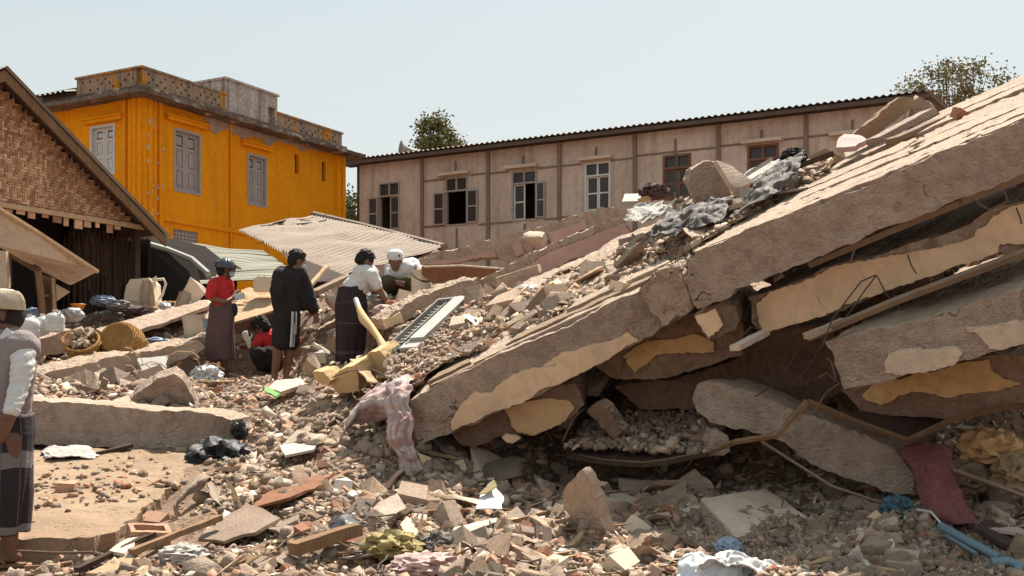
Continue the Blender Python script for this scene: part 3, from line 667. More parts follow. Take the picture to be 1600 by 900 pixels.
M['ochre_wall'] = mat('ochre_wall', (.86,.315,.008), (.78,.275,.007), 1.0, c3=(.50,.19,.015), f3=.35, bump=.12, spots=.69, spot_c=(.66,.36,.12), spot_scale=2.2, detail=9, streak=((.56,.20,.02),.6), spec=.08)
M['stained_cornice'] = mat('stained_cornice', (.22,.165,.13), (.12,.085,.065), 1.6, c3=(.05,.035,.028), f3=.75, bump=.5, spots=.60, spot_c=(.42,.33,.27), spot_scale=1.2)
M['parapet'] = mat('stained_parapet', (.38,.255,.17), (.28,.20,.155), 1.3, c3=(.13,.10,.08), f3=.6, bump=.4, spots=.53, spot_c=(.50,.21,.03), spot_scale=1.0, stretch=(1,1,.5), streak=((.09,.065,.05),.8))
M['roof_box'] = mat('streaked_roof_box', (.54,.45,.40), (.42,.34,.30), 1.5, c3=(.16,.125,.11), f3=.7, bump=.3, streak=((.13,.095,.085),.8))
M['shutter'] = mat('weathered_shutter', (.44,.38,.36), (.36,.305,.285), 3, c3=(.22,.18,.165), f3=.6, bump=.3, stretch=(5,5,1))
M['shutter_pale'] = mat('pale_shutter', (.60,.575,.56), (.54,.51,.49), 3, c3=(.40,.37,.35), f3=.4, bump=.2, stretch=(5,5,1))
M['stain_patch'] = mat('stripped_plaster', (.52,.38,.30), (.40,.28,.22), 4, c3=(.25,.17,.13), bump=.7)
M['beige_wall'] = mat('beige_wall', (.59,.47,.395), (.48,.375,.31), .9, c3=(.29,.21,.15), f3=.35, bump=.25, bscale=25, spots=.66, spot_c=(.40,.30,.22), spot_scale=.8, stretch=(1,1,.7), streak=((.34,.255,.20),.75), crack=(.8,.003))
M['post'] = mat('grey_post', (.24,.165,.125), (.19,.13,.10), 2, bump=.3)
M['window_grey'] = mat('window_grey', (.37,.32,.29), (.31,.265,.24), 4, bump=.2, rough=.6)
M['window_white'] = mat('window_white', (.64,.615,.59), (.56,.53,.50), 4, bump=.1, rough=.6)
M['window_brown'] = mat('window_brown', (.19,.105,.07), (.15,.08,.055), 4, bump=.2)
M['glass'] = mat('window_glass', (.045,.042,.042), (.035,.033,.034), 3, bump=0, rough=.25, spec=.35)
M['tin_tan'] = mat('tan_tin_roof', (.215,.158,.115), (.155,.11,.078), .9, c3=(.25,.155,.10), f3=.35, bump=.05, rough=.7, spots=.60, spot_c=(.13,.075,.045), spot_scale=1.2, streak=((.15,.09,.055),.55))
M['tin_green'] = mat('pale_green_tin', (.31,.30,.23), (.25,.24,.18), 1.1, c3=(.33,.29,.22), f3=.4, bump=.05, rough=.6)
M['tin_dark'] = mat('dark_tin', (.13,.095,.075), (.10,.07,.055), 2, bump=.1, rough=.6)
M['tin_grey'] = mat('grey_tin', (.33,.31,.28), (.26,.24,.21), 2, bump=.05, rough=.5)
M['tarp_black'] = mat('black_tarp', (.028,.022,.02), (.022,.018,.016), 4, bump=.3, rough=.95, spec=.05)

def window(fr, par, t0, t1, z0_, z1_, m, rows, cols, dep=.05, transom=None, openl=None, openr=None, gap=None, panel=False, bar=.05):
    """frame, panes and leaves; openl/openr = (t_out) leaves swung outside"""
    w = MB(); fr.box(w, t0, t0+bar, z0_, z1_, -.1, .03); fr.box(w, t1-bar, t1, z0_, z1_, -.1, .03)
    fr.box(w, t0+bar, t1-bar, z1_-bar, z1_, -.1, .03); fr.box(w, t0+bar, t1-bar, z0_, z0_+bar, -.1, .03)
    tm = (t0 + t1) / 2
    if transom: fr.box(w, t0+bar, t1-bar, transom-bar/2, transom+bar/2, -.1, .03); fr.box(w, tm-bar/2, tm+bar/2, transom+bar/2, z1_-bar, -.1, .025)
    o = w.build('window', M[m], par)
    if transom:
        for a, b in ((t0+bar, tm-bar/2), (tm+bar/2, t1-bar)): fr.part('pane', 'glass', o, a, b, transom+bar/2, z1_-bar, -.06, -.05)
    top = (transom - bar/2) if transom else z1_ - bar
    def leaf(a, b, n0, n1, slant=0.0, mm=m, panes=True):
        q = MB(); k = bar * .9
        fr.box(q, a, a+k, z0_+bar, top, n0, n1); fr.box(q, b-k, b, z0_+bar, top, n0, n1)
        zz = [z0_+bar, (z0_+bar+top)/2-k/2, top-k]
        for z in zz: fr.box(q, a+k, b-k, z, z+k, n0, n1-.004)
        lf = q.build('shutter', M[mm], o)
        for z in zz[:2]:
            if panes: fr.box(MB(), a+k, b-k, z+k, z+(top-z0_-bar)/2-k*.5, n0+.012, n0+.018).build('pane', M['glass' if panes == 1 else mm], o)
        return lf
    if openl: leaf(t0 - openl, t0 - .01, .05, .09, panes=1 if openl > 0 else 2)
    if openr: leaf(t1 + .01, t1 + openr, .05, .09, panes=1)
    return o, leaf, top

# ---- beige building
BB = Fr((-5.513, 40), (.8794, -.4761))
def bt(x, y): return BB.tz(x, y)
zE = 8.95
b = thing('beige_building', 'long two storey beige building with dark posts, windows and a corrugated roof', 'building', tuple(BB.P(0, 0)))
wins = dict(w1=(592,624.5,285,360), w2=(696,730.7,277,352.5), w3=(800,838.7,267,345), w4=(914,954,253.5,330), w5=(1036,1080,241,312), w6=(1168,1217,226,296))
zs = [bt((v[0]+v[1])/2, v[2])[1] for v in wins.values()]; zb = [bt((v[0]+v[1])/2, v[3])[1] for v in wins.values()]
W = {k: (bt(v[0], v[2])[0], bt(v[1], v[2])[0], bt((v[0]+v[1])/2, v[3])[1], bt((v[0]+v[1])/2, v[2])[1]) for k, v in wins.items()}
tE = bt(1452, 150)[0]; z_eave = bt(700, 243)[1]
BB.facade(MB(), 0, tE, 0, z_eave, list(W.values()), .2).build('wall', M['beige_wall'], b)
sh = MB(); BB.box(sh, 0, .2, 0, z_eave, -8, -.2); BB.box(sh, tE-.2, tE, 0, z_eave, -8, -.2); BB.box(sh, .2, tE-.2, 0, z_eave, -8, -7.8); BB.box(sh, .2, tE-.2, 3.8, 4.0, -7.8, -.2)
BB.box(sh, .2, tE-.2, z_eave-.12, z_eave-.02, -7.8, -.21); sh.build('side_wall', M['beige_wall'], b)
BB.part('fascia', 'tin_dark', b, -.55, tE+.05, z_eave-.02, z_eave+.10, .42, .47)
BB.part('soffit', 'wood_dark', b, -.5, tE+.02, z_eave+.003, z_eave+.05, -.2, .415)
def corr(fr, t0, t1, nt, zf, n0, n1, amp, per):
    def fn(u, v):
        t = t0 + (t1-t0)*u; n = n1 + (n0-n1)*v
        return fr.P(t, zf(n) + amp * math.sin(2*math.pi*t/per), n)
    return MB().grid(fn, nt, 1)
corr(BB, -.65, tE+.06, 900, lambda n: z_eave+.145+(.55-n)*.10, -8.2, .58, .026, .2).build('roof', M['tin_tan'] , b, smooth=60)
for x, y in ((660.5,300),(763.5,300),(874.7,300),(992.5,300),(1123,250),(1260,230)):
    t = bt(x, y)[0]; BB.part('post', 'post', b, t-.06, t+.06, 0, z_eave, 0, .08)
BB.part('post', 'wood_dark', b, -.05, .04, 0, z_eave, -.2, .02)
for x, y0, y1 in ((712,252,268),(818,243,256),(931.8,230,244),(1055.5,217,241),(1190,203,215),(1332,188,205),(714,357,420),(820,350,420),(1055,300,420)):
    t = bt(x, y0)[0]; BB.part('batten', 'post', b, t-.035, t+.035, bt(x, y1)[1], min(bt(x, y0)[1], z_eave), 0, .03)
def rail(x0, x1, y0, y1, par=b):
    BB.part('batten', 'post', par, bt(x0, y0)[0], bt(x1, y1)[0], (bt(x0,y0)[1]+bt(x1,y1)[1])/2-.03, (bt(x0,y0)[1]+bt(x1,y1)[1])/2+.03, 0, .022)
for x0, x1, y0, y1 in ((663,696,283,280),(736,761,273,271),(766,795,271,268),(840,872,263,260),(877,908,259,257),(955,990,251,247),(995,1120,246,228),(1126,1165,229,224),(1225,1257,219,214),(1263,1300,214,210),
                       (663,696,354,353),(748,761,351,350),(766,800,349,347),(851,872,343,341),(877,912,340,336)): rail(x0, x1, y0, y1)
for x0, x1, y0, y1 in ((688,735,268,277),(792,842,257,266),(907,959,244,253),(1161,1224,217,226),(1298,1343,206,214)):
    t0, t1 = bt(x0, y0)[0], bt(x1, y1)[0]; z = bt((x0+x1)/2, (y0+y1)/2)[1]
    BB.part('canopy', 'plaster_white', b, t0, t1, z-.04, z+.06, 0, .24)
z_of = lambda x, y: bt(x, y)[1]
w, leaf, top = window(BB, b, *W['w1'], 'window_grey', 2, 2, transom=z_of(608,306), openl=.40)
tm = (W['w1'][0]+W['w1'][1])/2; leaf(tm, W['w1'][1]-.05, -.09, -.05)
w, leaf, top = window(BB, b, *W['w2'], 'window_grey', 2, 2, transom=z_of(713,298), openl=.44, openr=.42)
w, leaf, top = window(BB, b, *W['w3'], 'window_grey', 2, 2, transom=z_of(820,286), openr=.33)
tm = (W['w3'][0]+W['w3'][1])/2; leaf(W['w3'][0]+.05, tm, -.09, -.05, mm='window_white')
w, leaf, top = window(BB, b, *W['w4'], 'window_white', 2, 2, transom=z_of(934,274))
tm = (W['w4'][0]+W['w4'][1])/2; leaf(W['w4'][0]+.05, tm, -.09, -.05); leaf(tm+.01, W['w4'][1]-.05, -.09, -.05)
for k, yt in (('w5',262),('w6',248)):
    w, leaf, top = window(BB, b, *W[k], 'window_brown', 2, 2, transom=z_of((wins[k][0]+wins[k][1])/2, yt), bar=.07)
    tm = (W[k][0]+W[k][1])/2; leaf(W[k][0]+.07, tm, -.09, -.05); leaf(tm+.01, W[k][1]-.07, -.09, -.05)
# loudspeaker on its roof
c = at(634, 234, 39.4); ls = thing('horn_loudspeaker', 'grey horn loudspeaker on the edge of the corrugated roof beside the round tree', 'loudspeaker', tuple(c))
rt = Vector((-1, -.35, .1)).to_track_quat('Z', 'Y').to_matrix()
MB().lathe([(.05,-.45),(.07,-.25),(.12,-.05),(.20,.10),(.30,.2),(.29,.2),(.18,.09),(.05,-.1)], c, 24, rt).build('horn', M['tin_grey'], ls, smooth=40)
MB().cap(c+rt@Vector((0,0,-.45)), .09, c+rt@Vector((0,0,-.62)), .08).build('driver', M['tin_grey'], ls, smooth=40)
MB().tube([c+Vector((.2,0,-.05)), c+Vector((.2,.1,-.6))], .025, 6).build('bracket', M['iron'], ls)

# ---- yellow building
YR = Fr((-9.96, 30), (.4762, .8793)); YL = Fr((-9.96, 30), (.8793, -.4762))
y = thing('yellow_building', 'two storey ochre yellow house with pierced parapet and closed grey shutters', 'building', (-9.96, 30, 0))
def yz(px, d=30): return H + (600 - px) / F * d
zc0, zc1, zp, zl = yz(150), yz(136), yz(106), yz(336)
LR = YR.tz(537, 240)[0]; LL = 6.4
w1 = (*[YR.tz(271.5, 199)[0], YR.tz(314, 210)[0]], YR.tz(270.5, 297.6)[1], YR.tz(273, 199)[1])
w2 = (*[YR.tz(386, 238)[0], YR.tz(417, 243.5)[0]], YR.tz(385, 319)[1], YR.tz(386.7, 238)[1])
s1_ = (YR.tz(460.6,240)[0], YR.tz(466.7,240)[0], YR.tz(463,271)[1], YR.tz(463,241)[1]); s2_ = (YR.tz(503,252)[0], YR.tz(509,252)[0], YR.tz(506,283)[1], YR.tz(506,253)[1])
gr = (YR.tz(271,357)[0], YR.tz(309.5,357)[0], YR.tz(290,383)[1], YR.tz(290,360)[1])
w1full = w1
mb = MB(); up = YR.facade(mb, 0, LR, zl, zc0, [w1, w2, s1_, s2_], .3)
YR.facade(mb, 0, LR, 0, zl, [gr], .3); mb.build('wall', M['ochre_wall'], y)
wl = (YL.tz(141, 195)[0], YL.tz(180, 195)[0], YL.tz(160, 275)[1], YL.tz(160, 195)[1])
mb = MB(); YL.facade(mb, -LL, -.003, 0, zc0, [wl], .3); mb.build('wall', M['ochre_wall'], y)
mb = MB(); YR.box(mb, .3, LR-.01, .5, zc0-.05, -6.0, -5.8); YR.box(mb, LR-.3, LR-.012, .5, zc0-.05, -5.8, -.31); mb.build('rear_wall', M['stained_cornice'], y)
# near-black backing stands in for the shade inside the openings
YR.part('shade_backing', 'dark', y, .4, LR-.4, 0, zc0-.1, -.9, -.85); YL.part('shade_backing', 'dark', y, -LL+.2, -.4, 0, zc0-.1, -.8, -.75)
# corner pilasters, band courses, cornice
for fr, sg in ((YR, 1), (YL, -1)):
    for a, b2, n in ((.0,.16,.05),(.16,.30,.09),(.36,.48,.05),(.56,.70,.07)):
        fr.part('pilaster', 'ochre_wall', y, *(sorted((sg*a, sg*b2))), 0, zc0-.02, -.002, n)
YR.part('pilaster', 'ochre_wall', y, LR-.45, LR-.2, 0, zc0-.02, -.002, .06); YR.part('pilaster', 'ochre_wall', y, LR-.15, LR, 0, zc0-.02, -.002, .09)
YR.part('band_course', 'ochre_wall', y, .72, LR-.46, zl-.06, zl+.06, 0, .06); YR.part('band_course', 'ochre_wall', y, .72, LR-.46, zl-.75, zl-.66, 0, .05)
cor = MB(); YR.box(cor, -.55, LR+.5, zc0-.05, zc0+.06, -.3, .55); YL.box(cor, -LL-.6, -.002, zc0-.047, zc0+.057, -.3, .55)
rough_obj('cornice', cor, M['stained_cornice'], y, .25, .03, 3, .02, 3)
cor = MB(); YR.box(cor, -.12, LR+.05, zc0+.058, zc1+.05, -.3, .10); YL.box(cor, -LL-.1, -.002, zc0+.058, zc1+.048, -.3, .10)
rough_obj('cornice', cor, M['stained_cornice'], y, .25, .015, 3, .012, 4)
# stripped plaster below the cornice
rq = random.Random(5)
for (a, b2, h) in ((YR.tz(318,200)[0], YR.tz(352,200)[0], .45), (YR.tz(345,210)[0], YR.tz(392,210)[0], .5), (YR.tz(392,215)[0], YR.tz(440,215)[0], .38), (YR.tz(436,225)[0], YR.tz(500,225)[0], .22)):
    q = [YR.P(a, zc0-.06, .004), YR.P(b2, zc0-.06, .004)] + [YR.P(b2-(b2-a)*k/7, zc0-.06-h*rq.uniform(.35, 1)*(math.sin(math.pi*k/7)*.6+.4), .004) for k in range(8)]
    rough_obj('stripped_plaster', MB().prism(jag(q, .12, .03, YR.n), YR.n * .025), M['stain_patch'], y, .2, .008, 4, .006, 2)
q = [YR.P(LR-1.3, zl-1.2, .07), YR.P(LR-.02, zl-1.2, .07), YR.P(LR-.02, zl+.25, .07), YR.P(LR-.4, zl+.3, .07), YR.P(LR-1.2, zl-.0, .07)]
rough_obj('stripped_plaster', MB().prism(jag(q, .15, .05, YR.n), YR.n * .028), M['plaster_white'], y, .25, .008, 4, .006, 2)
# pierced parapet: rows of square holes
tb0, tb1 = YR.tz(352, 150)[0], YR.tz(433.6, 180)[0]
def parapet(fr, t0, t1, base, topz, hole=.07, pitch=.30):
    rnd = random.Random(int(t0 * 10)); mb = MB(); hh = topz - base; rows = 3; z = base; step = hh / (rows + .9)
    fr.box(mb, t0, t1, base, topz, -.2, -.1)
    for r in range(rows):
        zh = base + step * (r + .65); fr.box(mb, t0, t1, z, zh, -.1, 0); z = zh + hole
        cur = t0; t = t0 + .2 + (pitch/2 if r % 2 else 0)
        while t + hole < t1 - .1:
            if rnd.random() < .4: t += pitch; continue
            fr.box(mb, cur, t, zh, z, -.1, 0); cur = t + hole; t += pitch
        fr.box(mb, cur, t1, zh, z, -.1, 0)
    fr.box(mb, t0, t1, z, topz, -.1, 0); fr.box(mb, t0-.03, t1+.03, topz, topz+.06, -.24, .05)
    return mb
parapet(YR, 0, tb0, zc1+.05, zp).build('parapet', M['parapet'], y)
parapet(YR, tb1, LR-.1, zc1+.05, zp-.06).build('parapet', M['parapet'], y)
lp = YL.tz(120, 130)[0]
parapet(YL, lp, -.003, zc1+.05, zp).build('parapet', M['parapet'], y)
zt = YR.tz(353, 124)[1]
mb = MB(); YR.facade(mb, tb0+.004, tb1-.004, zc1+.05, zt, [(YR.tz(419,170)[0], YR.tz(430,170)[0], YR.tz(425,198)[1], YR.tz(425,168)[1])], .2)
YR.box(mb, tb0+.004, tb0+.2, zc1+.05, zt, -2.2, -.2); YR.box(mb, tb1-.2, tb1-.004, zc1+.05, zt, -2.2, -.2); YR.box(mb, tb0+.2, tb1-.2, zc1+.05, zt, -2.2, -2.0); YR.box(mb, tb0-.04, tb1+.04, zt+.001, zt+.07, -2.3, .05)
mb.build('roof_box', M['roof_box'], y)
YR.part('roof_slab', 'stained_cornice', y, .2, LR-.1, zc1-.05, zc1+.06, -5.9, -.25)
c = YR.P(YR.tz(243,108,-.5)[0], 0, -.5); MB().lathe([(.06,zp-.3),(.06,zp+.12),(.1,zp+.12),(.1,zp+.2),(.0,zp+.2)], c, 12).build('vent_pipe', M['iron'], y, smooth=40)
# pale flakes where the paint has chipped off the corner
for k in range(22):
    z = zl + rq.uniform(-.2, 2.6); tt = rq.choice((.16, .30, .48, .70)) + rq.uniform(-.03, .02); hh = rq.uniform(.03, .16)
    YR.part('paint_chip', 'plaster_white', y, tt-.02, tt+rq.uniform(.0,.03), z, z+hh, 0, .094)
# shutters
def shuttered(fr, t0, t1, z0_, z1_, m, par, tr=.27):
    w = MB(); k = .07
    fr.box(w, t0, t0+k, z0_, z1_, -.2, .02); fr.box(w, t1-k, t1, z0_, z1_, -.2, .02); fr.box(w, t0+k, t1-k, z1_-k, z1_, -.2, .018); fr.box(w, t0+k, t1-k, z0_, z0_+k, -.2, .018)
    o = w.build('window', M[m], par); tm = (t0+t1)/2
    for a, b2 in ((t0+k+.005, tm-.006), (tm+.006, t1-k-.005)):
        q = MB(); zA, zB = z0_+k, z1_-k; hh = zB - zA; g = .085
        ys = [zA, zA+hh*.36, zA+hh*.44, zA+hh*.70, zB]            # rails
        fr.box(q, a, a+g, zA, zB, -.14, -.085); fr.box(q, b2-g, b2, zA, zB, -.14, -.085)
        for z in (zA, zA+hh*.34, zA+hh*.70, zB-g): fr.box(q, a+g, b2-g, z, z+g, -.14, -.088)
        s_ = q.build('shutter', M[m], o)
        q = MB()
        for z, z2 in ((zA+g, zA+hh*.34), (zA+hh*.34+g, zA+hh*.70)):
            fr.box(q, a+g, b2-g, z, z2, -.13, -.115); fr.box(q, a+g+.05, b2-g-.05, z+.06, z2-.06, -.115, -.095)
        q.build('panel', M[m], o)
        fr.part('pane', 'glass', o, a+g, b2-g, zA+hh*.70+g, zB-g, -.13, -.12)
        MB_ = MB(); fr.box(MB_, a+g+.03, b2-g-.03, zA+hh*.70+g+.04, zB-g-.04, -.119, -.105); MB_.build('panel', M[m], o)
    return o
shuttered(YR, *w1full, 'shutter', y); shuttered(YR, *w2, 'shutter', y); shuttered(YL, *wl, 'shutter_pale', y)
for fr, a, b2 in ((YR, (264,181), (327,202)), (YR, (382,222), (427.5,236)), (YL, (130,185), (187,183))):
    t0, t1 = fr.tz(*a, .15)[0], fr.tz(*b2, .15)[0]; z = (fr.tz(*a, .15)[1] + fr.tz(*b2, .15)[1]) / 2 - (0 if fr is YR else .05)
    fr.part('lintel', 'ochre_wall', y, t0, t1, z-.05, z+.05, 0, .14); fr.part('lintel', 'ochre_wall', y, t0-.05, t1+.05, z+.05, z+.09, 0, .19)
for w in (s1_, s2_): YR.part('vent_slit', 'wood_dark', y, w[0], w[1], w[2], w[3], -.25, -.12)
t = YR.tz(359, 300)[0]; MB().tube([YR.P(t, zc0-.1, .05), YR.P(t, zl-3, .05)], .035, 8).build('drain_pipe', M['ochre_wall'], y)
# pierced vent grille
g = MB(); n = 7; dt = (gr[1]-gr[0])/n; rows = 4; dz = (gr[3]-gr[2])/rows
for i in range(n):
    for j in range(rows):
        cx, cz = gr[0]+dt*(i+.5), gr[2]+dz*(j+.5)
        for s in (-1, 1):
            for k in (-1, 1):
                g.tube([YR.P(cx+s*dt*.48, cz, -.06), YR.P(cx+s*dt*.2, cz+k*dz*.2, -.06), YR.P(cx, cz+k*dz*.48, -.06)], .017, 4, caps=False)
for i in range(n+1): YR.box(g, gr[0]+dt*i-.018, gr[0]+dt*i+.018, gr[2], gr[3], -.09, -.03)
for j in range(rows+1): YR.box(g, gr[0], gr[1], gr[2]+dz*j-.018, gr[2]+dz*j+.018, -.088, -.032)
g.build('vent_grille', M['shutter'], y)
# small brown tin roof rising behind the left part of the parapet
t0 = YL.tz(62, 145)[0]
def fn(u, v):
    t = t0 + (lp - .05 - t0) * u; return YL.P(t, zc1 + .15 + .55 * v + .03 * math.sin(t * 30), .35 - 2.0 * v)
MB().grid(fn, 60, 2).build('side_roof', M['tin_dark'], y, smooth=60)
YL.part('side_wall', 'stained_cornice', y, -LL+.02, lp-.06, zc1+.055, zc1+.35, -1.6, -.1)

# ---- bamboo mat house at the left
v_ = Vector((.4762, .8793, 0)); 
GW = Fr((-800/F*15, 15), (v_.x, v_.y)); GB = Fr((GW.o + GW.n * .32)[:2], (v_.x, v_.y))
hs = thing('bamboo_house', 'low house with a woven bamboo mat gable, dark open interior below it', 'house', tuple(GW.P(1.5, 0)))
zg = GW.tz(0, 318)[1]; ta, za = GB.tz(8, 106); tr, zr = GB.tz(260, 368); sl = (zr - za) / (tr - ta)
def roof_z(t): return za + sl * abs(t - ta)
# dark backing then the woven strips
def gz(t): return roof_z(t) - .05
tl, tR = ta - 3.2, tr - .12
poly = [GW.P(t, z, -.03) for t, z in ((-1.6, zg), (2.95, zg), (2.95, max(gz(2.95), zg+.01)), (ta, gz(ta)), (-1.6, gz(-1.6)))]
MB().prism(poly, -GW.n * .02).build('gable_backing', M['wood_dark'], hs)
strips = {}
bam = [mat('bamboo_%s' % n, c, tuple(a*.75 for a in c), 9, bump=.2, rough=.55, stretch=(1,1,6), rand=.22) for n, c in (('pale', (.66,.40,.245)), ('tan', (.52,.285,.16)), ('brown', (.37,.19,.108)))]
def strip_mesh(wd, hg):
    m = MB(); f = lambda t, z, n: GW.u * t + Vector((0,0,z)) + GW.n * n
    vs = [f(a*wd/2, b2*hg/2, n) for n in (0, .007) for a, b2 in ((-1,-1),(1,-1),(1,1),(-1,1))]
    vs += [f(0, -hg/2, .014 if hg < wd else .006), f(0, hg/2, .014 if hg < wd else .006)] if hg < wd else [f(-wd/2, 0, .014), f(wd/2, 0, .014)]
    if hg < wd: fs = [(4,8,9,7),(8,5,6,9),(0,1,8,4),(1,5,8),(2,3,7,9),(6,2,9),(0,4,7,3),(1,2,6,5)]
    else: fs = [(4,5,9,8),(8,9,6,7),(0,1,5,4),(2,3,7,6),(0,4,8),(0,8,7,3),(1,9,5),(1,2,6,9)]
    return m.add(vs, fs)
cs = .040; cells = []
for i in range(-40, 76):
    for j in range(0, 58):
        t, z = i * cs, zg + .02 + j * cs
        if z > gz(t) - .03 or t > 2.9: continue
        k = (i - j) % 4                     # twill: horizontal strips float over three cells, stepping diagonally
        if k == 0: cells.append((t + cs, z, 'h'))
        q = (i + j) % 4
        if k == 3: cells.append((t, z + cs * .9, 'v'))
hm = strip_mesh(cs * 2.7, cs * .8); vm = strip_mesh(cs * .8, cs * 2.7)
meshes = {}
def mk(mb_, i): me = mb_.mesh('bamboo_strip', bam[i]); return me
for i in range(3): meshes['h', i] = mk(hm, i); meshes['v', i] = mk(vm, i)
rb = random.Random(2); cells = [(c, rb.choices((0, 1, 2), (.45, .35, .2) if c[2] == 'h' else (.15, .4, .45))[0], GW.P(c[0], c[1], rb.uniform(-.004, .006))) for c in cells]
def vis(c): px, py = px_of(c[2]); return (0 if 0 < px < 1600 else 1, c[2].y)
cells.sort(key=vis); rest = MB()
for k, (c, i, p) in enumerate(cells):
    if k < 300:
        o = bpy.data.objects.new('bamboo_strip', meshes[c[2], i]); COL.objects.link(o); o.parent = hs; o.location = p - OFF[hs.name]
    else:
        src = hm if c[2] == 'h' else vm; rest.add([Vector(v) + p for v in src.v], src.f, i)
tag(rest.build('bamboo_weave', bam, hs), kind='stuff')
GW.part('gable_rail', 'wood_pale', hs, -1.6, 2.95, zg-.05, zg+.015, -.02, .04)
for k in range(14):       # frayed mat ends under the rail
    t = -.5 + k * .19 + rb.uniform(-.03, .03); GW.part('mat_end', bam[rb.randrange(3)], hs, t, t + rb.uniform(.05, .14), zg - .05 - rb.uniform(.03, .14), zg - .052, -.005, .012)
# roof: barge boards and tin
def barge(t0, t1):
    q = [GB.P(t0, roof_z(t0) - .02), GB.P(t1, roof_z(t1) - .02), GB.P(t1, roof_z(t1) - .17), GB.P(t0, roof_z(t0) - .17)]
    MB().prism(q, -GB.n * .035).build('barge_board', M['wood'], hs)
barge(ta, tr); barge(ta - 1.8, ta - .002)
def roof_side(t0, t1):
    def fn(u, v):
        t = t0 + (t1 - t0) * u; n = .05 - 3.6 * v
        return GB.P(t, roof_z(t) + .02 + .012 * math.sin(n * 62), n)
    return MB().grid(fn, 3, 260)
for a, b2 in ((ta, tr + .06), (ta - 1.8, ta)):
    roof_side(a, b2).build('roof', M['tin_grey'], hs, smooth=60)
def soff(t0, t1): 
    q = [GB.P(t0, roof_z(t0)-.03), GB.P(t1, roof_z(t1)-.03), GB.P(t1, roof_z(t1)), GB.P(t0, roof_z(t0))]
    return MB().prism(q, -GB.n * 3.6)
soff(ta, tr - .05).build('rafter_deck', M['wood_dark'], hs); soff(ta - 1.8, ta).build('rafter_deck', M['wood_dark'], hs)
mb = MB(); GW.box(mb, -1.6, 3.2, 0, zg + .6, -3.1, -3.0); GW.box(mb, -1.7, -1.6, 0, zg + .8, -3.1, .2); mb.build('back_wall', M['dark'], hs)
GW.part('shade_sheet', 'dark', hs, -1.6, 3.0, 0, zg+.1, -1.0, -.95); GW.part('shade_sheet', 'dark', hs, 2.9, 2.95, 0, zg+.02, -.94, -.3)  # black sheets added so the open interior reads as deep shade
for t, n, m in ((2.45, -.1, 'wood_dark'), (1.35, -1.6, 'wood_dark'), (2.8, -2.4, 'wood_dark')): GW.part('post', m, hs, t, t+.1, 0, zg, n-.1, n)
# dark hanging thatch inside
tk = MB()
for k in range(420):
    t, n = rb.uniform(1.75, 2.75), rb.uniform(-.9, -.5); a = GW.P(t, zg - rb.uniform(.0, .3), n)
    tk.tube([a, a + Vector((rb.uniform(-.05,.05), 0, -rb.uniform(.5, 1.3)))], .016, 3, caps=False)
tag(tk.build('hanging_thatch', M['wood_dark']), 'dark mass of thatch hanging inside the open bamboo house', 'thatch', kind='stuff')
# leaning pale wall panel with wooden edge, door leaf beneath
def pp(pts, d): return [at(x, yy, dd) for (x, yy), dd in zip(off(pts, 3.46, 0, 360), d)]
q = pp([(-60,-140),(520,215),(370,292),(200,212),(35,110),(-60,70)], (13.0,14.9,15.2,14.6,13.6,13.2))
t = MB().prism(q, (.02, .06, 0)).build('wall_panel', M['plaster_white']); tag(t, 'smooth pale wall panel slumped below the bamboo gable', 'wall panel')
t = MB().tube(pp([(-60,-150),(200,10),(525,222)], (12.95,13.8,14.85)), .035, 6).build('wooden_batten', M['wood_pale']); tag(t, 'thin wooden batten along the upper edge of the slumped pale panel', 'batten')
t = thing('door_frame', 'dark doorway with wooden frame and a panelled door leaf standing ajar', 'door', tuple(at(40, 500, 14.6)))
for a, b2 in (((40,115),(45,300)), ((45,120),(215,220)), ((205,220),(235,490))):
    MB().tube([at(*off([a],3.46,0,360)[0], 14.1), at(*off([b2],3.46,0,360)[0], 14.3)], .045, 4).build('jamb', M['wood'], t)
MB().prism(pp([(222,238),(296,258),(306,480),(240,505)], (14.3,14.6,14.6,14.3)), (0,.03,0)).build('door_leaf', M['wood'], t)
for pts in ([(222,240),(236,243),(252,500),(240,504)], [(282,258),(296,260),(306,480),(294,484)], [(236,345),(290,350),(292,362),(238,358)]):
    MB().prism([p - Vector((0,.02,0)) for p in pp(pts, (14.3,14.5,14.5,14.3))], (0,.02,0)).build('door_rail', M['wood_pale'], t)
t = MB().prism(pp([(-60,100),(32,112),(42,310),(-60,310)], (13.9,14,14,13.9)), (0,.08,0)).build('wall_fragment', M['plaster_white']); tag(t, 'narrow whitewashed wall piece left of the doorway at the picture edge', 'wall fragment')
t = MB().prism(pp([(300,290),(372,330),(300,380)], (14.9,15,15)), (0,.05,0)).build('wall_fragment', M['plaster_white']); tag(t, 'small pale triangular wall piece right of the panelled door leaf', 'wall fragment')

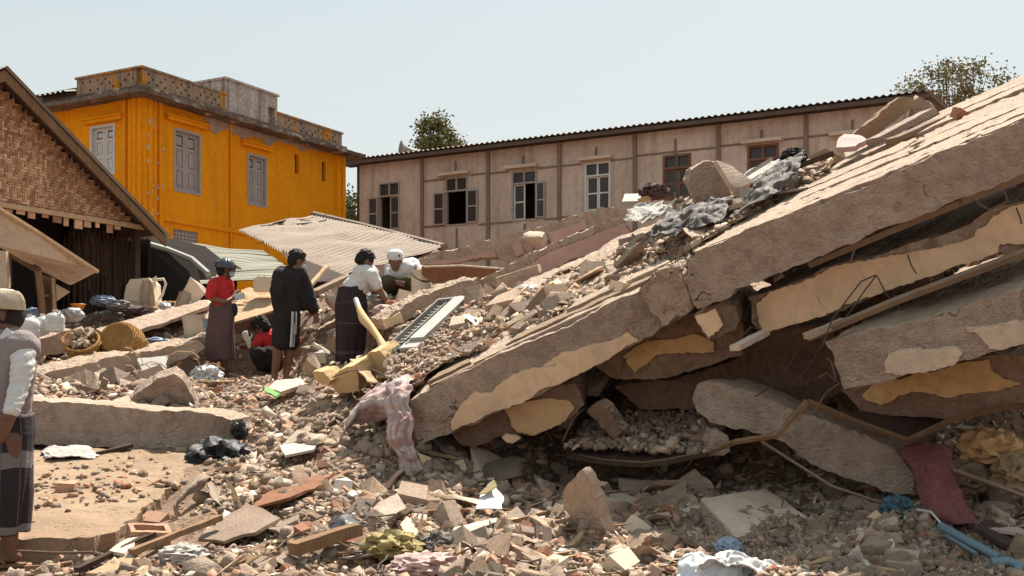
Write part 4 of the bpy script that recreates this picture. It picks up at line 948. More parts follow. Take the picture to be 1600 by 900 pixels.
# ------------------------------------------------------------------ collapsed tin roofs
def tin(name, label, c, per, amp, m, strips_, par=None, sag=.0, seed=0, n_lines=None):
    """c = four corners (a-b along the corrugation, a-d across); separate sheets side by side"""
    A, B, Cc, D = c; t = thing(name, label, 'tin roof', tuple((A+B+Cc+D)/4)); rq = random.Random(seed)
    nrm = (B-A).cross(D-A).normalized(); nrm = nrm if nrm.z > 0 else -nrm
    Lx = (D-A).length
    for k in range(strips_):
        v0, v1 = k/strips_, (k+1)/strips_ + .012; e0, e1 = rq.uniform(-.02,.02), rq.uniform(-.03,.03); lift = rq.uniform(0, .012) + .006 * (k % 2); tw = rq.uniform(-.012, .012)
        nv = max(6, int((v1-v0)*Lx/per*6))
        def fn(u, v):
            vv = v0 + (v1-v0)*v; uu = u*(1+e1-e0)+e0
            p = (A*(1-uu)+B*uu)*(1-vv) + (D*(1-uu)+Cc*uu)*vv
            return p + nrm*(amp*math.sin(2*math.pi*vv*Lx/per) + lift + tw*(u-.5)*2 + sag*noise.noise(p*.9+Vector((seed,0,0))))
        MB().grid(fn, 14, nv).build('tin_sheet', M[m], t, smooth=70)
    return t
tin('collapsed_tin_roof', 'large collapsed tan corrugated roof in front of the yellow house', [at(374,357,25), at(492,336,29), at(692,386,23.5), at(520,432,19.0)],  .19, .026, 'tin_tan', 6, sag=.08, seed=3)
tq = random.Random(6)
for k in range(16):
    x, y_ = tq.uniform(405, 500), 0; f = (x - 374) / 118; y_ = 356 - 20*f + tq.uniform(6, 34); dd = 25.4 + 3*f - (y_ - 356 + 20*f) * .075
    c = at(x, y_, dd) + Vector((0, 0, .05)); e1 = Vector((tq.uniform(.12,.4), tq.uniform(-.2,.2), tq.uniform(.0,.08))); e2 = Vector((tq.uniform(-.1,.1), tq.uniform(.1,.3), .04))
    tag(MB().prism([c - e1, c + e2*.9, c + e1*.8, c - e2], (0,0,.02)).build('roof_scrap', M[tq.choice(['tin_dark','tin_grey','leather','chunk_a'])]), 'broken roofing scrap lying on the tan collapsed tin roof', 'roof scrap', 'scraps on the tan tin roof')
t = MB().tube([at(490,335.5,29.0), at(560,352,27), at(630,370,25.2), at(694,387,23.4)], .09, 8).build('ridge_cap', M['tin_tan']); tag(t, 'straight ridge cap along the far edge of the tan tin roof', 'ridge cap')
t = MB().prism([at(600,376,25.5), at(690,385,24), at(655,402,22.5), at(600,392,23.5)], (0,0,-.05)).build('tin_flashing', M['tin_tan']); tag(t, 'flat pale tin piece at the right end of the tan collapsed roof', 'tin sheet')
tin('collapsed_tin_roof', 'pale greenish tin roof lying low behind the helmeted woman', [at(268,378,22), at(410,392,21), at(470,440,18), at(318,442,18.0)], .3, .02, 'tin_green', 5, sag=.1, seed=5)
tin('small_tin_roof', 'small dark tin roof edge with yellow rim under the vent grille', [at(222,372,20.0), at(268,384,20.5), at(330,432,19), at(300,440,18.5)], .12, .015, 'tin_grey', 2, sag=.1, seed=6)
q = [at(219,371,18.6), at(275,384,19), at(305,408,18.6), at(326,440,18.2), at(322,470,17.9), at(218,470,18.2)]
t = MB().prism(q, (.25, .9, .1)).build('lean_to', M['tarp_black']); tag(t, 'black tarpaulin lean-to, its black front standing for a shaded hollow under the yellow house', 'shelter')  # solid prism; its black front also paints the shade of a hollow
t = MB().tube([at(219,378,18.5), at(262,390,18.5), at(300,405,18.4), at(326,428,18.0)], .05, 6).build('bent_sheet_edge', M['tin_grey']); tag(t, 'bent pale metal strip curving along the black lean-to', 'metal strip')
t = MB().prism([at(440,392,20.5), at(545,432,18.5), at(560,440,18.3), at(470,440,18.4)], (0,.6,-.1)).build('roof_shadow_filler', M['wood_dark']); tag(t, 'added dark slab standing for the shadow under the low edge of the tan tin roof', 'board')  # dark prism added to imitate the shadow below the roof edge
# board fence of the dark yard behind the people keeps the yellow house foot closed
# ------------------------------------------------------------------ trees
def tree(name, label, base, hgt, crown, n, leaf, m, seed, spread=1.0, droop=0.0, clumps=26, fill=.5):
    rq = random.Random(seed); t = thing(name, label, 'tree', tuple(base)); base = Vector(base)
    tr = MB(); top = base + Vector((0, 0, hgt)); C0 = Vector(crown[0]); rad = Vector(crown[1])
    tr.tube([base, base*.6+C0*.4+Vector((.1,0,0)), C0], [.22, .15, .06], 8)
    cl = []
    for k in range(clumps):
        while True:
            p = Vector([rq.uniform(-1, 1) for _ in range(3)])
            if .25 < p.length < 1: break
        q = C0 + Vector((p.x*rad.x, p.y*rad.y, p.z*rad.z)); cl.append((q, rq.uniform(.55, 1.2)))
        a = base*.25 + C0*.75 - Vector((0,0,rad.z*.5)); mid = (a+q)/2 + Vector((rq.uniform(-.15,.15), rq.uniform(-.15,.15), .15))
        tr.tube([a, mid, q], [.05, .03, .01], 5, caps=False)
    tr.build('trunk', M['wood'], t)
    lf = MB(); size = min(rad) * fill
    for k in range(n):
        c, s = rq.choice(cl); g = Vector((rq.gauss(0,1), rq.gauss(0,1), rq.gauss(0,.8))) * size * s * .5
        p = c + g; 
        if droop: p.z -= droop * (p - C0).length * rq.random()
        d = Vector((rq.gauss(0,1), rq.gauss(0,1), rq.gauss(-.2,.7))).normalized(); sd_ = d.cross(Vector((rq.gauss(0,1), rq.gauss(0,1), rq.gauss(0,1)))).normalized(); L = leaf * rq.uniform(.6, 1.3)
        lf.add([p, p + d*L*.5 + sd_*L*.28, p + d*L, p + d*L*.5 - sd_*L*.28], [(0,1,2,3)], rq.choices((0,1,2), (.5,.35,.15))[0])
    tag(lf.build('crown', [M[a] for a in m], t), kind='stuff')
M['leaf_a'] = mat('leaf_green', (.11,.125,.035), (.08,.09,.027), 2, bump=0, rough=.55)
M['leaf_b'] = mat('leaf_olive', (.20,.185,.07), (.15,.135,.05), 2, bump=0, rough=.55)
M['leaf_c'] = mat('leaf_light', (.26,.25,.09), (.16,.15,.055), 2, bump=0, rough=.55)
M['leaf_d'] = mat('leaf_dry', (.24,.18,.075), (.18,.13,.055), 2, bump=0, rough=.6)
d = 52; c = at(688, 214, d)
tree('leafy_tree', 'small dense green tree rising behind the beige roof beside the loudspeaker', (c.x, d, 0), c.z, (at(688,222,d), (1.1, .9, 1.15)), 6000, .17, ('leaf_b','leaf_a','leaf_c'), 4, clumps=34, fill=.5)
d = 46; c = at(1490, 150, d)
tree('feathery_tree', 'wide feathery olive tree behind the upper end of the largest slab', (c.x, d, 0), c.z, (at(1490,172,d), (2.9, 1.9, 2.25)), 11500, .14, ('leaf_d','leaf_b','leaf_c'), 9, clumps=150, fill=.22, droop=.15)
d = 50; c = at(548, 345, d)
tree('bush', 'green bush in the gap between the yellow house and the beige building', (c.x, d, 0), c.z, (at(549,340,d), (.9, .8, 1.2)), 2600, .16, ('leaf_a','leaf_b','leaf_a'), 12, fill=.5)
# ------------------------------------------------------------------ people
M['skin'] = mat('skin', (.20,.105,.065), (.165,.085,.05), 8, bump=.05, rough=.55)
M['skin_dark'] = mat('skin_dark', (.15,.078,.052), (.12,.062,.04), 8, bump=.05, rough=.5)
M['hair'] = mat('hair', (.018,.014,.013), (.026,.02,.018), 20, bump=.6, bscale=120, rough=.6)
M['eye'] = mat('eye', (.55,.52,.48), (.5,.47,.44), 5, bump=0, rough=.3)
M['red_cloth'] = mat('red_cloth', (.50,.030,.030), (.42,.022,.025), 6, bump=.2, bscale=60)
M['black_cloth'] = mat('black_cloth', (.020,.017,.017), (.026,.021,.021), 6, bump=.2, bscale=60)
M['white_cloth'] = mat('white_cloth', (.60,.58,.57), (.54,.52,.51), 6, bump=.25, bscale=50)
M['cream_cloth'] = mat('cream_cloth', (.60,.53,.44), (.54,.47,.39), 6, bump=.25, bscale=50)
M['lilac_vest'] = mat('lilac_vest', (.255,.215,.21), (.22,.185,.18), 6, bump=.3, bscale=60)
M['olive_cloth'] = mat('olive_cloth', (.075,.06,.025), (.055,.043,.02), 6, bump=.25)
M['plum_cloth'] = mat('plum_cloth', (.105,.062,.062), (.085,.05,.052), 6, bump=.25, c3=(.13,.08,.08), f3=.4)
M['knit'] = mat('knit_cap', (.58,.50,.38), (.50,.42,.31), 10, bump=.3, bscale=160)
M['helmet'] = mat('helmet', (.035,.036,.042), (.045,.046,.053), 3, bump=0, rough=.22, spec=.6)
M['mask'] = mat('face_mask', (.40,.50,.52), (.36,.45,.47), 6, bump=.1)
M['rubber'] = mat('rubber_sole', (.12,.09,.07), (.16,.12,.09), 6, bump=.1)
def striped(name, base, band, axis_scale, width, vert=None):
    m = mat(name, base, tuple(a*.8 for a in base), 6, bump=.25); t = m.node_tree; N = t.nodes; Lk = t.links; b = N['Principled BSDF']
    src = b.inputs['Base Color'].links[0].from_socket; tc = N.new('ShaderNodeUVMap')
    def bands(coord, sc, wd, src, colr):
        sx = N.new('ShaderNodeSeparateXYZ'); Lk.new(tc.outputs[0], sx.inputs[0])
        mu = N.new('ShaderNodeMath'); mu.operation = 'MULTIPLY'; mu.inputs[1].default_value = sc; Lk.new(sx.outputs[coord], mu.inputs[0])
        fr = N.new('ShaderNodeMath'); fr.operation = 'FRACT'; Lk.new(mu.outputs[0], fr.inputs[0])
        lt = N.new('ShaderNodeMath'); lt.operation = 'LESS_THAN'; lt.inputs[1].default_value = wd; Lk.new(fr.outputs[0], lt.inputs[0])
        ml = N.new('ShaderNodeMath'); ml.operation = 'MULTIPLY'; ml.inputs[1].default_value = .75; Lk.new(lt.outputs[0], ml.inputs[0])
        q = N.new('ShaderNodeMix'); q.data_type = 'RGBA'; Lk.new(ml.outputs[0], q.inputs[0]); Lk.new(src, q.inputs[6]); q.inputs[7].default_value = (*colr, 1); return q.outputs[2]
    src = bands(1, axis_scale, width, src, band)
    if vert: src = bands(0, vert[0], vert[1], src, vert[2])
    Lk.new(src, b.inputs['Base Color']); return m
M['longyi_dark'] = striped('dark_longyi', (.035,.024,.026), (.085,.065,.068), 3.4, .08, (9, .05, (.05,.038,.04)))
M['longyi_man'] = striped('plaid_longyi', (.030,.022,.026), (.20,.18,.185), 2.2, .16, (11, .06, (.12,.10,.105)))
M['plaid_cloth'] = striped('plaid_blanket', (.50,.42,.38), (.36,.21,.20), 5, .38, (4, .38, (.33,.22,.22)))

def remesh(mb, voxel, it=4, wrinkle=0.0, wf=9.0, seed=0):
    me = bpy.data.meshes.new('raw'); me.from_pydata(mb.v, [], mb.f)
    bm = bmesh.new(); bm.from_mesh(me); bmesh.ops.recalc_face_normals(bm, faces=bm.faces); bm.to_mesh(me); bm.free()
    o = bpy.data.objects.new('raw', me); COL.objects.link(o)
    a = o.modifiers.new('r', 'REMESH'); a.mode = 'VOXEL'; a.voxel_size = voxel
    s = o.modifiers.new('s', 'SMOOTH'); s.iterations = it; s.factor = .5
    dg = bpy.context.evaluated_depsgraph_get(); out = bpy.data.meshes.new_from_object(o.evaluated_get(dg))
    bpy.data.objects.remove(o); bpy.data.meshes.remove(me)
    if wrinkle:
        nrm = [v.normal.copy() for v in out.vertices]
        for v, n in zip(out.vertices, nrm):
            p = v.co; w = noise.noise(Vector((p.x*wf, p.y*wf, p.z*wf*1.6)) + Vector((seed, seed, 0))); w = 1 - abs(w) * 2
            v.co = p + n * wrinkle * (w + .5 * noise.noise(p * wf * 2.3))
    out.polygons.foreach_set('use_smooth', [True] * len(out.polygons)); return out
def rbuild(name, mb, m, par, voxel, it=4, wrinkle=0.0, seed=0):
    me = remesh(mb, voxel, it, wrinkle, seed=seed); me.name = name; me.materials.append(M[m]); return link(name, me, par)

def hand(mb, w, d, side, n, curl=.5, s=1.0):
    """palm, four bent fingers of unequal length and a thumb; d = pointing direction, side = thumb side, n = palm normal"""
    d, side = Vector(d).normalized(), Vector(side); side = (side - d*side.dot(d)).normalized(); n = d.cross(side).normalized() if n is None else (Vector(n) - d*Vector(n).dot(d)).normalized()
    w = Vector(w); L = .088 * s
    for k in (-.027, -.009, .009, .027):
        mb.cap(w + side*k*.7*s, .013*s, w + d*L + side*k*s, .0115*s, 8)
    for k, ln in ((.030,.072), (.010,.082), (-.010,.076), (-.029,.060)):
        a = w + d*L*.96 + side*k*s; p = a; ang = .15 + curl*.35
        for q, fr in enumerate((.46, .32, .22)):
            dd = d*math.cos(ang) + n*math.sin(ang); p2 = p + dd*ln*fr*s
            mb.cap(p, (.0095-.001*q)*s, p2, (.0088-.001*q)*s, 8); p = p2; ang += curl*.9
    a = w + d*L*.22 + side*.030*s; b = a + (side*.75 + d*.6 + n*.25).normalized()*.042*s; c = b + (d*.9 + side*.25 + n*.3).normalized()*.034*s
    mb.cap(w + side*.012*s, .014*s, a, .013*s, 8); mb.cap(a, .0125*s, b, .0105*s, 8); mb.cap(b, .0105*s, c, .009*s, 8)

def head(mb, c, face, up, s=1.0):
    """skull, jaw, nose, brow, ears; returns the rotation with +Y = face"""
    f = Vector(face).normalized(); up = Vector(up); up = (up - f*up.dot(f)).normalized(); r = f.cross(up)
    Rm = Matrix((r, f, up)).transposed(); c = Vector(c); q = lambda x, y, z: c + Rm @ (Vector((x, y, z)) * s)
    mb.ell(q(0,-.012,.025), (.078*s,.096*s,.098*s), Rm, 16); mb.ell(q(0,.022,-.045), (.062*s,.070*s,.075*s), Rm, 14)
    mb.cap(q(0,.050,-.085), .030*s, q(0,.068,-.085), .022*s, 8)
    mb.cap(q(0,.088,.022), .010*s, q(0,.108,-.018), .0145*s, 8)
    mb.cap(q(-.035,.080,.032), .012*s, q(.035,.080,.032), .012*s, 8)
    mb.cap(q(-.022,.082,-.055), .009*s, q(.022,.082,-.055), .009*s, 8)
    for k in (-1, 1): mb.ell(q(.080*k,-.005,-.005), (.010*s,.022*s,.034*s), Rm, 10)
    return Rm, q
def eyes(q, s, par):
    for k in (-1, 1):
        e = MB().ell(q(.031*k,.080,.006), (.013*s,.009*s,.009*s), None, 8).build('eye', M['eye'], par, smooth=60)
        MB().ell(q(.031*k,.087,.006), (.006*s,.004*s,.006*s), None, 8).build('pupil', M['hair'], e, smooth=60)
def hair(q, Rm, s, par, seed=1, back=1.0):
    mb = MB(); mb.ell(q(0,-.022,.048), (.090*s,.104*s,.094*s), Rm, 16); mb.ell(q(0,-.055,-.005), (.080*s,.070*s,.085*s*back), Rm, 14); mb.cap(q(-.035,.05,.088), .026*s, q(.035,.05,.088), .024*s)
    me = remesh(mb, .011, 2); me.name = 'hair'
    for v in me.vertices:
        v.co += v.normal * .014 * noise.noise(v.co * 75 + Vector((0, seed, 0))) + v.normal * .016 * noise.noise(v.co * 30 + Vector((seed, 0, 0)))
    me.materials.append(M['hair']); return link('hair', me, par)
def foot(mb, ankle, d, s=1.0):
    a = Vector(ankle); d = Vector(d).normalized(); sd_ = Vector((0,0,1)).cross(d)
    mb.cap(a, .038*s, a + Vector((0,0,-.045*s)) - d*.02*s, .034*s, 10)
    mb.cap(a + Vector((0,0,-.045*s)) - d*.035*s, .030*s, a + d*.11*s + Vector((0,0,-.058*s)), .027*s, 10)
    for k, l in ((.024,.155),(.010,.160),(-.004,.152),(-.017,.142),(-.028,.130)):
        mb.cap(a + d*.10*s + sd_*k*s + Vector((0,0,-.062*s)), .013*s, a + d*l*s + sd_*k*1.15*s + Vector((0,0,-.068*s)), .0105*s, 7)
def sandal(ankle, d, par, s=1.0, m='rubber'):
    a = Vector(ankle); d = Vector(d).normalized(); sd_ = Vector((0,0,1)).cross(d); z = Vector((0,0,-.092*s)); pts = []
    for x, w in ((-.08,.02),(-.065,.036),(0,.038),(.08,.047),(.13,.046),(.17,.03),(.178,.01)): pts.append((x, w))
    poly = [a + d*x*s + sd_*w*s + z for x, w in pts] + [a + d*x*s - sd_*w*s + z for x, w in reversed(pts)]
    o = MB().prism(poly, (0,0,.018*s)).build('sandal', M[m], par)
    MB().tube([a + sd_*.036*s + d*.02*s + Vector((0,0,-.07*s)), a + d*.08*s + Vector((0,0,-.03*s)), a + d*.125*s + sd_*.012*s + Vector((0,0,-.07*s))], .007*s, 6).build('strap', M[m], o)
def skirt(name, rings, m, par, folds=.018, seed=0, nf=7):
    """rings: centre, radius x, radius y; a wrapped cloth tube with hanging folds, open below"""
    n = 56; N_ = 22; vs = []; 
    def ringat(u):
        k = u * (len(rings) - 1); i = min(int(k), len(rings) - 2); f = k - i; a, b = rings[i], rings[i+1]; f = f*f*(3-2*f)
        return Vector(a[0]).lerp(Vector(b[0]), f), a[1]*(1-f)+b[1]*f, a[2]*(1-f)+b[2]*f
    for i in range(N_ + 1):
        u = i / N_; c, rx, ry = ringat(u)
        for k in range(n):
            w = 2*math.pi*k/n
            f = folds * (.25 + u) * (noise.noise(Vector((math.cos(w)*nf*.5, math.sin(w)*nf*.5, u*1.5 + seed))) + .6*math.sin(w*3 + seed + u*2))
            vs.append(c + Vector(((rx+f)*math.cos(w), (ry+f)*math.sin(w), .006*math.sin(w*5+u*9))))
    fs = [(i*n+k, i*n+(k+1)%n, (i+1)*n+(k+1)%n, (i+1)*n+k) for i in range(N_) for k in range(n)]
    mb = MB(); mb.add(vs, fs); ins = [Vector(v)*1 for v in vs]
    me = bpy.data.meshes.new(name); me.from_pydata([tuple(v) for v in vs], [], fs); uv = me.uv_layers.new(name='UVMap')
    for li, lp_ in enumerate(me.loops):
        i, k = divmod(lp_.vertex_index, n); uv.data[li].uv = (k / n, i / N_)
    me.materials.append(M[m]); me.polygons.foreach_set('use_smooth', [True]*len(me.polygons)); o = link(name, me, par)
    so = o.modifiers.new('thickness', 'SOLIDIFY'); so.thickness = .006; return o
def limb(mb, pts, rs, n=12):
    for i in range(len(pts)-1): mb.cap(pts[i], rs[i], pts[i+1], rs[i+1], n)
def person(label, px, py, d, group='people searching the rubble'):
    return thing('person', label, 'person', tuple(at(px, py, d)), group)

# --- woman in helmet, red shirt, plum skirt
d = 14.4; p = lambda x, y, dy=0: at(x, y, d + dy)
t = person('person in dark helmet, red t-shirt and long plum skirt standing with gloved hands together', 341, 593, d)
mb = MB(); face = (.86, .42, -.12); hc = p(353, 421)
Rm, q = head(mb, hc, face, (0,0,1), .98); mb.cap(p(350,430), .052, p(347,444), .058)
mb.cap(p(343,452), .105, p(345,478), .098); mb.cap(p(345,478), .10, p(346,500), .105)
limb(mb, [p(333,446,-.12), p(329,466,-.2), p(351,472,-.12), p(366,465,.02)], [.045,.038,.033,.027]); hand(mb, p(366,465,.02), (.9,.3,.25), (0,0,1), None, .7, .95)
limb(mb, [p(356,446,.14), p(359,464,.18), p(370,464,.1)], [.045,.038,.028]); hand(mb, p(369,464,.1), (.9,-.1,.2), (0,0,1), None, .7, .95)
for x0, x1, dy in ((334,331,-.05),(352,350,.06)):
    limb(mb, [p(x0*.5+172,500,dy*.6), p(x0*.6+138,540,dy*.7), p(x1,576,dy), p(x1,584,dy)], [.08,.055,.042,.036]); foot(mb, p(x1,584,dy), (.75,.65,0))
rbuild('body', mb, 'skin', t, .009)
hair(q, Rm, .95, t, 3, 1.1); eyes(q, .98, t)
mb = MB(); mb.cap(p(337,445), .098, p(353,445,.04), .098); mb.cap(p(343,452), .128, p(346,474), .128); mb.cap(p(346,474), .122, p(347,480), .118)
limb(mb, [p(334,444,-.12), p(329,460,-.19)], [.072,.070]); limb(mb, [p(357,445,.14), p(359,459,.18)], [.07,.066]); mb.cap(p(349,436), .062, p(347,442), .078)
rbuild('t_shirt', mb, 'red_cloth', t, .013, 3, .008, 3)
skirt('skirt', [(p(347,474),.150,.125),(p(348,490),.165,.14),(p(346,520),.17,.15),(p(346,563),.178,.155)], 'plum_cloth', t, .03, 3)
mb = MB(); hq = lambda x, y, z: hc + Rm @ Vector((x, y, z)); shell = MB()
def helm(u, v):
    a = (-.62 + u*1.0) ; th = 2*math.pi*v; ph = u * 1.75
    r = Vector((.125*math.sin(ph)*math.cos(th), .14*math.sin(ph)*math.sin(th), .128*math.cos(ph))); return hq(r.x, r.y-.012, r.z+.022)
ho = MB().grid(helm, 14, 28).build('helmet', M['helmet'], t, smooth=60); ho.modifiers.new('thickness', 'SOLIDIFY').thickness = .012
vz = MB().prism([hq(-.085,.10,.055), hq(-.06,.17,.035), hq(0,.195,.03), hq(.06,.17,.035), hq(.085,.10,.055)], Rm @ Vector((0,0,.012))).build('visor', M['helmet'], ho)
MB().tube([hq(-.09,.0,-.04), hq(-.05,.05,-.12), hq(0,.07,-.135), hq(.05,.05,-.12), hq(.09,0,-.04)], .007, 5).build('chin_strap', M['black_cloth'], ho)
MB().ell(hq(0,.062,-.045), (.062,.058,.05), Rm, 14).build('face_mask', M['mask'], t, smooth=60)
gl = MB()
hand(gl, p(364,465.5,.0), (.9,.3,.25), (0,0,1), None, .7, 1.12); rbuild('glove', gl, 'white_cloth', t, .008, 2)
for x1, dy in ((331,-.05),(350,.06)): sandal(p(x1,584,dy), (.75,.65,0), t)
for k in range(1):     # faint vertical print on the back of the shirt
    a = [p(335,452,-.155), p(337.4,452,-.162), p(336.6,470,-.165), p(335.2,470,-.16)]
bg_ = MB(); bg_.ell(p(367,484,-.02), (.035,.07,.085), None, 14); bg_.build('shoulder_bag', M['black_cloth'], t, smooth=60)

# --- tall man in black shirt and shorts with three stripes
d = 14.0; p = lambda x, y, dy=0: at(x, y, d + dy)
t = person('person in loose black shirt and black shorts with white side stripes, seen from behind', 440, 597, d)
mb = MB(); hc = p(465,407); Rm, q = head(mb, hc, (.80,.50,-.25), (.1,0,1), 1.02)
mb.cap(p(461,416), .056, p(455,428), .065); mb.cap(p(451,436), .125, p(448,470), .115); mb.cap(p(448,470), .12, p(447,495), .13)
limb(mb, [p(440,430,-.12), p(436,462,-.18), p(449,480,.1)], [.052,.043,.036])
limb(mb, [p(468,430,.1), p(482,458,.14), p(492,487,.12)], [.052,.043,.033]); hand(mb, p(492,488,.12), (.25,.1,-1), (1,.3,0), None, .45, 1.02)
for x0, x1, x2, dy in ((440,433,429,-.06),(456,452,447,.07)):
    limb(mb, [p(x0,495,dy), p(x1,545,dy), p(x1,556,dy), p(x2,585,dy+.02), p(x2,589,dy)], [.10,.066,.062,.042,.038]); foot(mb, p(x2,589,dy), (.7,.7,0))
rbuild('body', mb, 'skin', t, .009)
hair(q, Rm, 1.04, t, 8); eyes(q, 1.02, t); MB().ell(q(0,.068,-.05), (.06,.05,.045), Rm, 14).build('face_mask', M['mask'], t, smooth=60)
mb = MB(); mb.cap(p(441,428), .10, p(467,429,.05), .10); mb.cap(p(450,438), .158, p(447,462), .155); mb.cap(p(447,462), .15, p(449,484,-.01), .155); mb.cap(p(456,422), .07, p(452,430), .09)
limb(mb, [p(437,430,-.1), p(433,455,-.16), p(436,478,-.1)], [.085,.085,.08]); limb(mb, [p(470,430,.08), p(481,455,.12), p(489,482,.12)], [.085,.075,.07])
mb.cap(p(468,452,.08), .07, p(474,478,.1), .06)
rbuild('shirt', mb, 'black_cloth', t, .014, 3, .010, 5)
mb = MB(); mb.cap(p(447,482), .140, p(447,496), .145)
for x0, x1, dy in ((440,439,-.06),(455,454,.07)): limb(mb, [p(x0,492,dy), p(x1,534,dy)], [.118,.115])
rbuild('shorts', mb, 'black_cloth', t, .014, 3, .006, 6)
for k in range(3):
    pts = [p(456+k*3.0, 487, -.150+.02*k), p(455.5+k*3.0, 505, -.150+.025*k), p(454.5+k*3.0, 522, -.147+.028*k), p(453.0+k*3.0, 542, -.145+.03*k)]
    s = MB()
    for a, b in zip(pts[:-1], pts[1:]):
        w = Vector((.0055,.002,0)); s.add([a-w, a+w, b+w, b-w], [(0,1,2,3)])
    o = s.build('side_stripe', M['white_cloth'], t); o.modifiers.new('thickness', 'SOLIDIFY').thickness = .07
for x2, dy in ((429,-.06),(447,.07)): sandal(p(x2,589,dy), (.7,.7,0), t)

# --- man bending forward in white t-shirt and dark longyi
d = 13.3; p = lambda x, y, dy=0: at(x, y, d + dy)
t = person('person in white t-shirt and dark striped longyi bending forward to pick from the rubble', 545, 573, d)
mb = MB(); hc = p(571,408,.05); Rm, q = head(mb, hc, (.75,.45,-.55), (.45,.1,.9), 1.0)
mb.cap(p(570,416,.03), .055, p(571,424,.02), .06); mb.cap(p(570,432,.02), .115, p(551,458), .105); mb.cap(p(551,458), .11, p(548,478), .125)
limb(mb, [p(581,429,-.10), p(592,452,-.10), p(606,475,.0)], [.050,.040,.030]); hand(mb, p(606,475,0), (.6,.2,-.8), (-.5,-.5,0), None, .5)
limb(mb, [p(572,432,.16), p(584,456,.22), p(599,468,.2)], [.05,.04,.03]); hand(mb, p(599,468,.2), (.8,.1,-.5), (-.3,.6,.4), None, .5)
for x0, x1, dy in ((545,537,-.03),(555,552,.10)):
    limb(mb, [p(x0,480,dy), p(x0,525,dy), p(x1,563,dy), p(x1,567,dy)], [.10,.064,.042,.036]); foot(mb, p(x1,566,dy), (.85,.4,0))
rbuild('body', mb, 'skin', t, .009); hair(q, Rm, 1.04, t, 11); eyes(q, 1.0, t)
mb = MB(); mb.cap(p(563,427,-.04), .095, p(579,427,.08), .095); mb.cap(p(570,432,.02), .142, p(553,452), .142); mb.cap(p(553,452), .14, p(550,459), .138); mb.cap(p(571,421,.03), .065, p(570,428), .085)
limb(mb, [p(581,430,-.10), p(588,445,-.10)], [.074,.070]); limb(mb, [p(573,432,.16), p(581,447,.2)], [.072,.068])
rbuild('t_shirt', mb, 'white_cloth', t, .013, 3, .009, 9)
skirt('longyi', [(p(550,449),.155,.145),(p(549,475),.19,.17),(p(548,510),.185,.165),(p(545,565),.165,.15)], 'longyi_dark', t, .028, 5)
for x1, dy in ((537,-.03),(552,.10)): sandal(p(x1,566,dy), (.85,.4,0), t)

# --- squatting man with white cap
d = 14.2; p = lambda x, y, dy=0: at(x, y, d + dy)
t = person('person with white cap and white t-shirt squatting beside the white bucket, facing the camera', 622, 470, d)
mb = MB(); hc = p(618,409,-.20); Rm, q = head(mb, hc, (.12,-.93,-.36), (0,-.2,.9), 1.0)
mb.cap(p(622,413,-.1), .055, p(628,418,0), .065); mb.cap(p(630,424,.02), .135, p(626,448,.14), .13); mb.cap(p(625,450,.14), .13, p(624,458,.16), .13)
limb(mb, [p(649,416,-.02), p(655,424,-.25), p(652,424,-.48)], [.052,.041,.031]); hand(mb, p(652,424,-.48), (.3,-.6,-.5), (-1,0,0), None, .6)
limb(mb, [p(612,420,-.02), p(608,436,-.18), p(622,442,-.34)], [.05,.04,.03]); hand(mb, p(622,442,-.34), (.7,-.5,-.2), (0,0,1), None, .7)
for kx, fx, dy in ((605,614,-.06),(636,633,-.02)):
    limb(mb, [p(625,456,.12), p(kx,440,-.28+dy), p(fx,461,-.02+dy), p(fx,465,-.02+dy)], [.10,.068,.044,.038]); foot(mb, p(fx,465,-.02+dy), (.05,-1,0))
rbuild('body', mb, 'skin', t, .009); hair(q, Rm, .96, t, 14); mb = MB(); mb.cap(p(613,418,.02), .095, p(646,415,.02), .10); mb.cap(p(630,424,-.06), .165, p(627,446,.10), .155); mb.cap(p(625,415,-.05), .07, p(628,420,0), .09)
limb(mb, [p(649,416,-.02), p(655,424,-.14)], [.078,.070]); limb(mb, [p(612,420,-.02), p(609,431,-.12)], [.076,.07])
rbuild('t_shirt', mb, 'white_cloth', t, .013, 3, .009, 12)
mb = MB(); mb.cap(p(625,452,.14), .155, p(624,457,.14), .15)
for kx, fx, dy in ((605,614,-.06),(636,633,-.02)): limb(mb, [p(625,454,.10), p(kx,441,-.26+dy), p(fx,454,-.04+dy)], [.13,.092,.080])
rbuild('trousers', mb, 'olive_cloth', t, .014, 3, .007, 13)
cp = MB()
cp.lathe([(.004,.125),(.05,.12),(.085,.10),(.100,.06),(.104,.02),(.106,.02),(.107,.055)], hc - Rm @ Vector((0,.018,-.022)), 24, Rm); co = cp.build('cap', M['white_cloth'], t, smooth=50); co.modifiers.new('thickness','SOLIDIFY').thickness = .006

# --- crouching person in red, behind the man in black
d = 14.7; p = lambda x, y, dy=0: at(x, y, d + dy)
t = person('person in red shirt crouched low behind the bare legs of the figure in black', 410, 583, d)
mb = MB(); hc = p(407,511,-.05); Rm, q = head(mb, hc, (-.75,.2,-.62), (-.3,.2,.9), 1.0)
mb.cap(p(412,517), .055, p(416,523), .06); mb.cap(p(420,533), .135, p(424,556), .13); mb.cap(p(424,556), .13, p(422,566), .14)
limb(mb, [p(404,530,-.12), p(396,548,-.2), p(388,534,-.22)], [.048,.04,.032]); hand(mb, p(388,533,-.22), (-.4,.1,.8), (.8,0,.2), None, .6)
limb(mb, [p(432,532,.12), p(430,552,.2), p(415,556,.2)], [.048,.04,.03])
for kx, fx, dy in ((402,408,-.16),(418,424,-.05)):
    limb(mb, [p(422,562,.05), p(kx,552,-.12+dy), p(fx,576,dy), p(fx,579,dy)], [.10,.07,.044,.038]); foot(mb, p(fx,578,dy), (-.8,-.4,0))
rbuild('body', mb, 'skin_dark', t, .009); hair(q, Rm, 1.12, t, 18, 1.2)
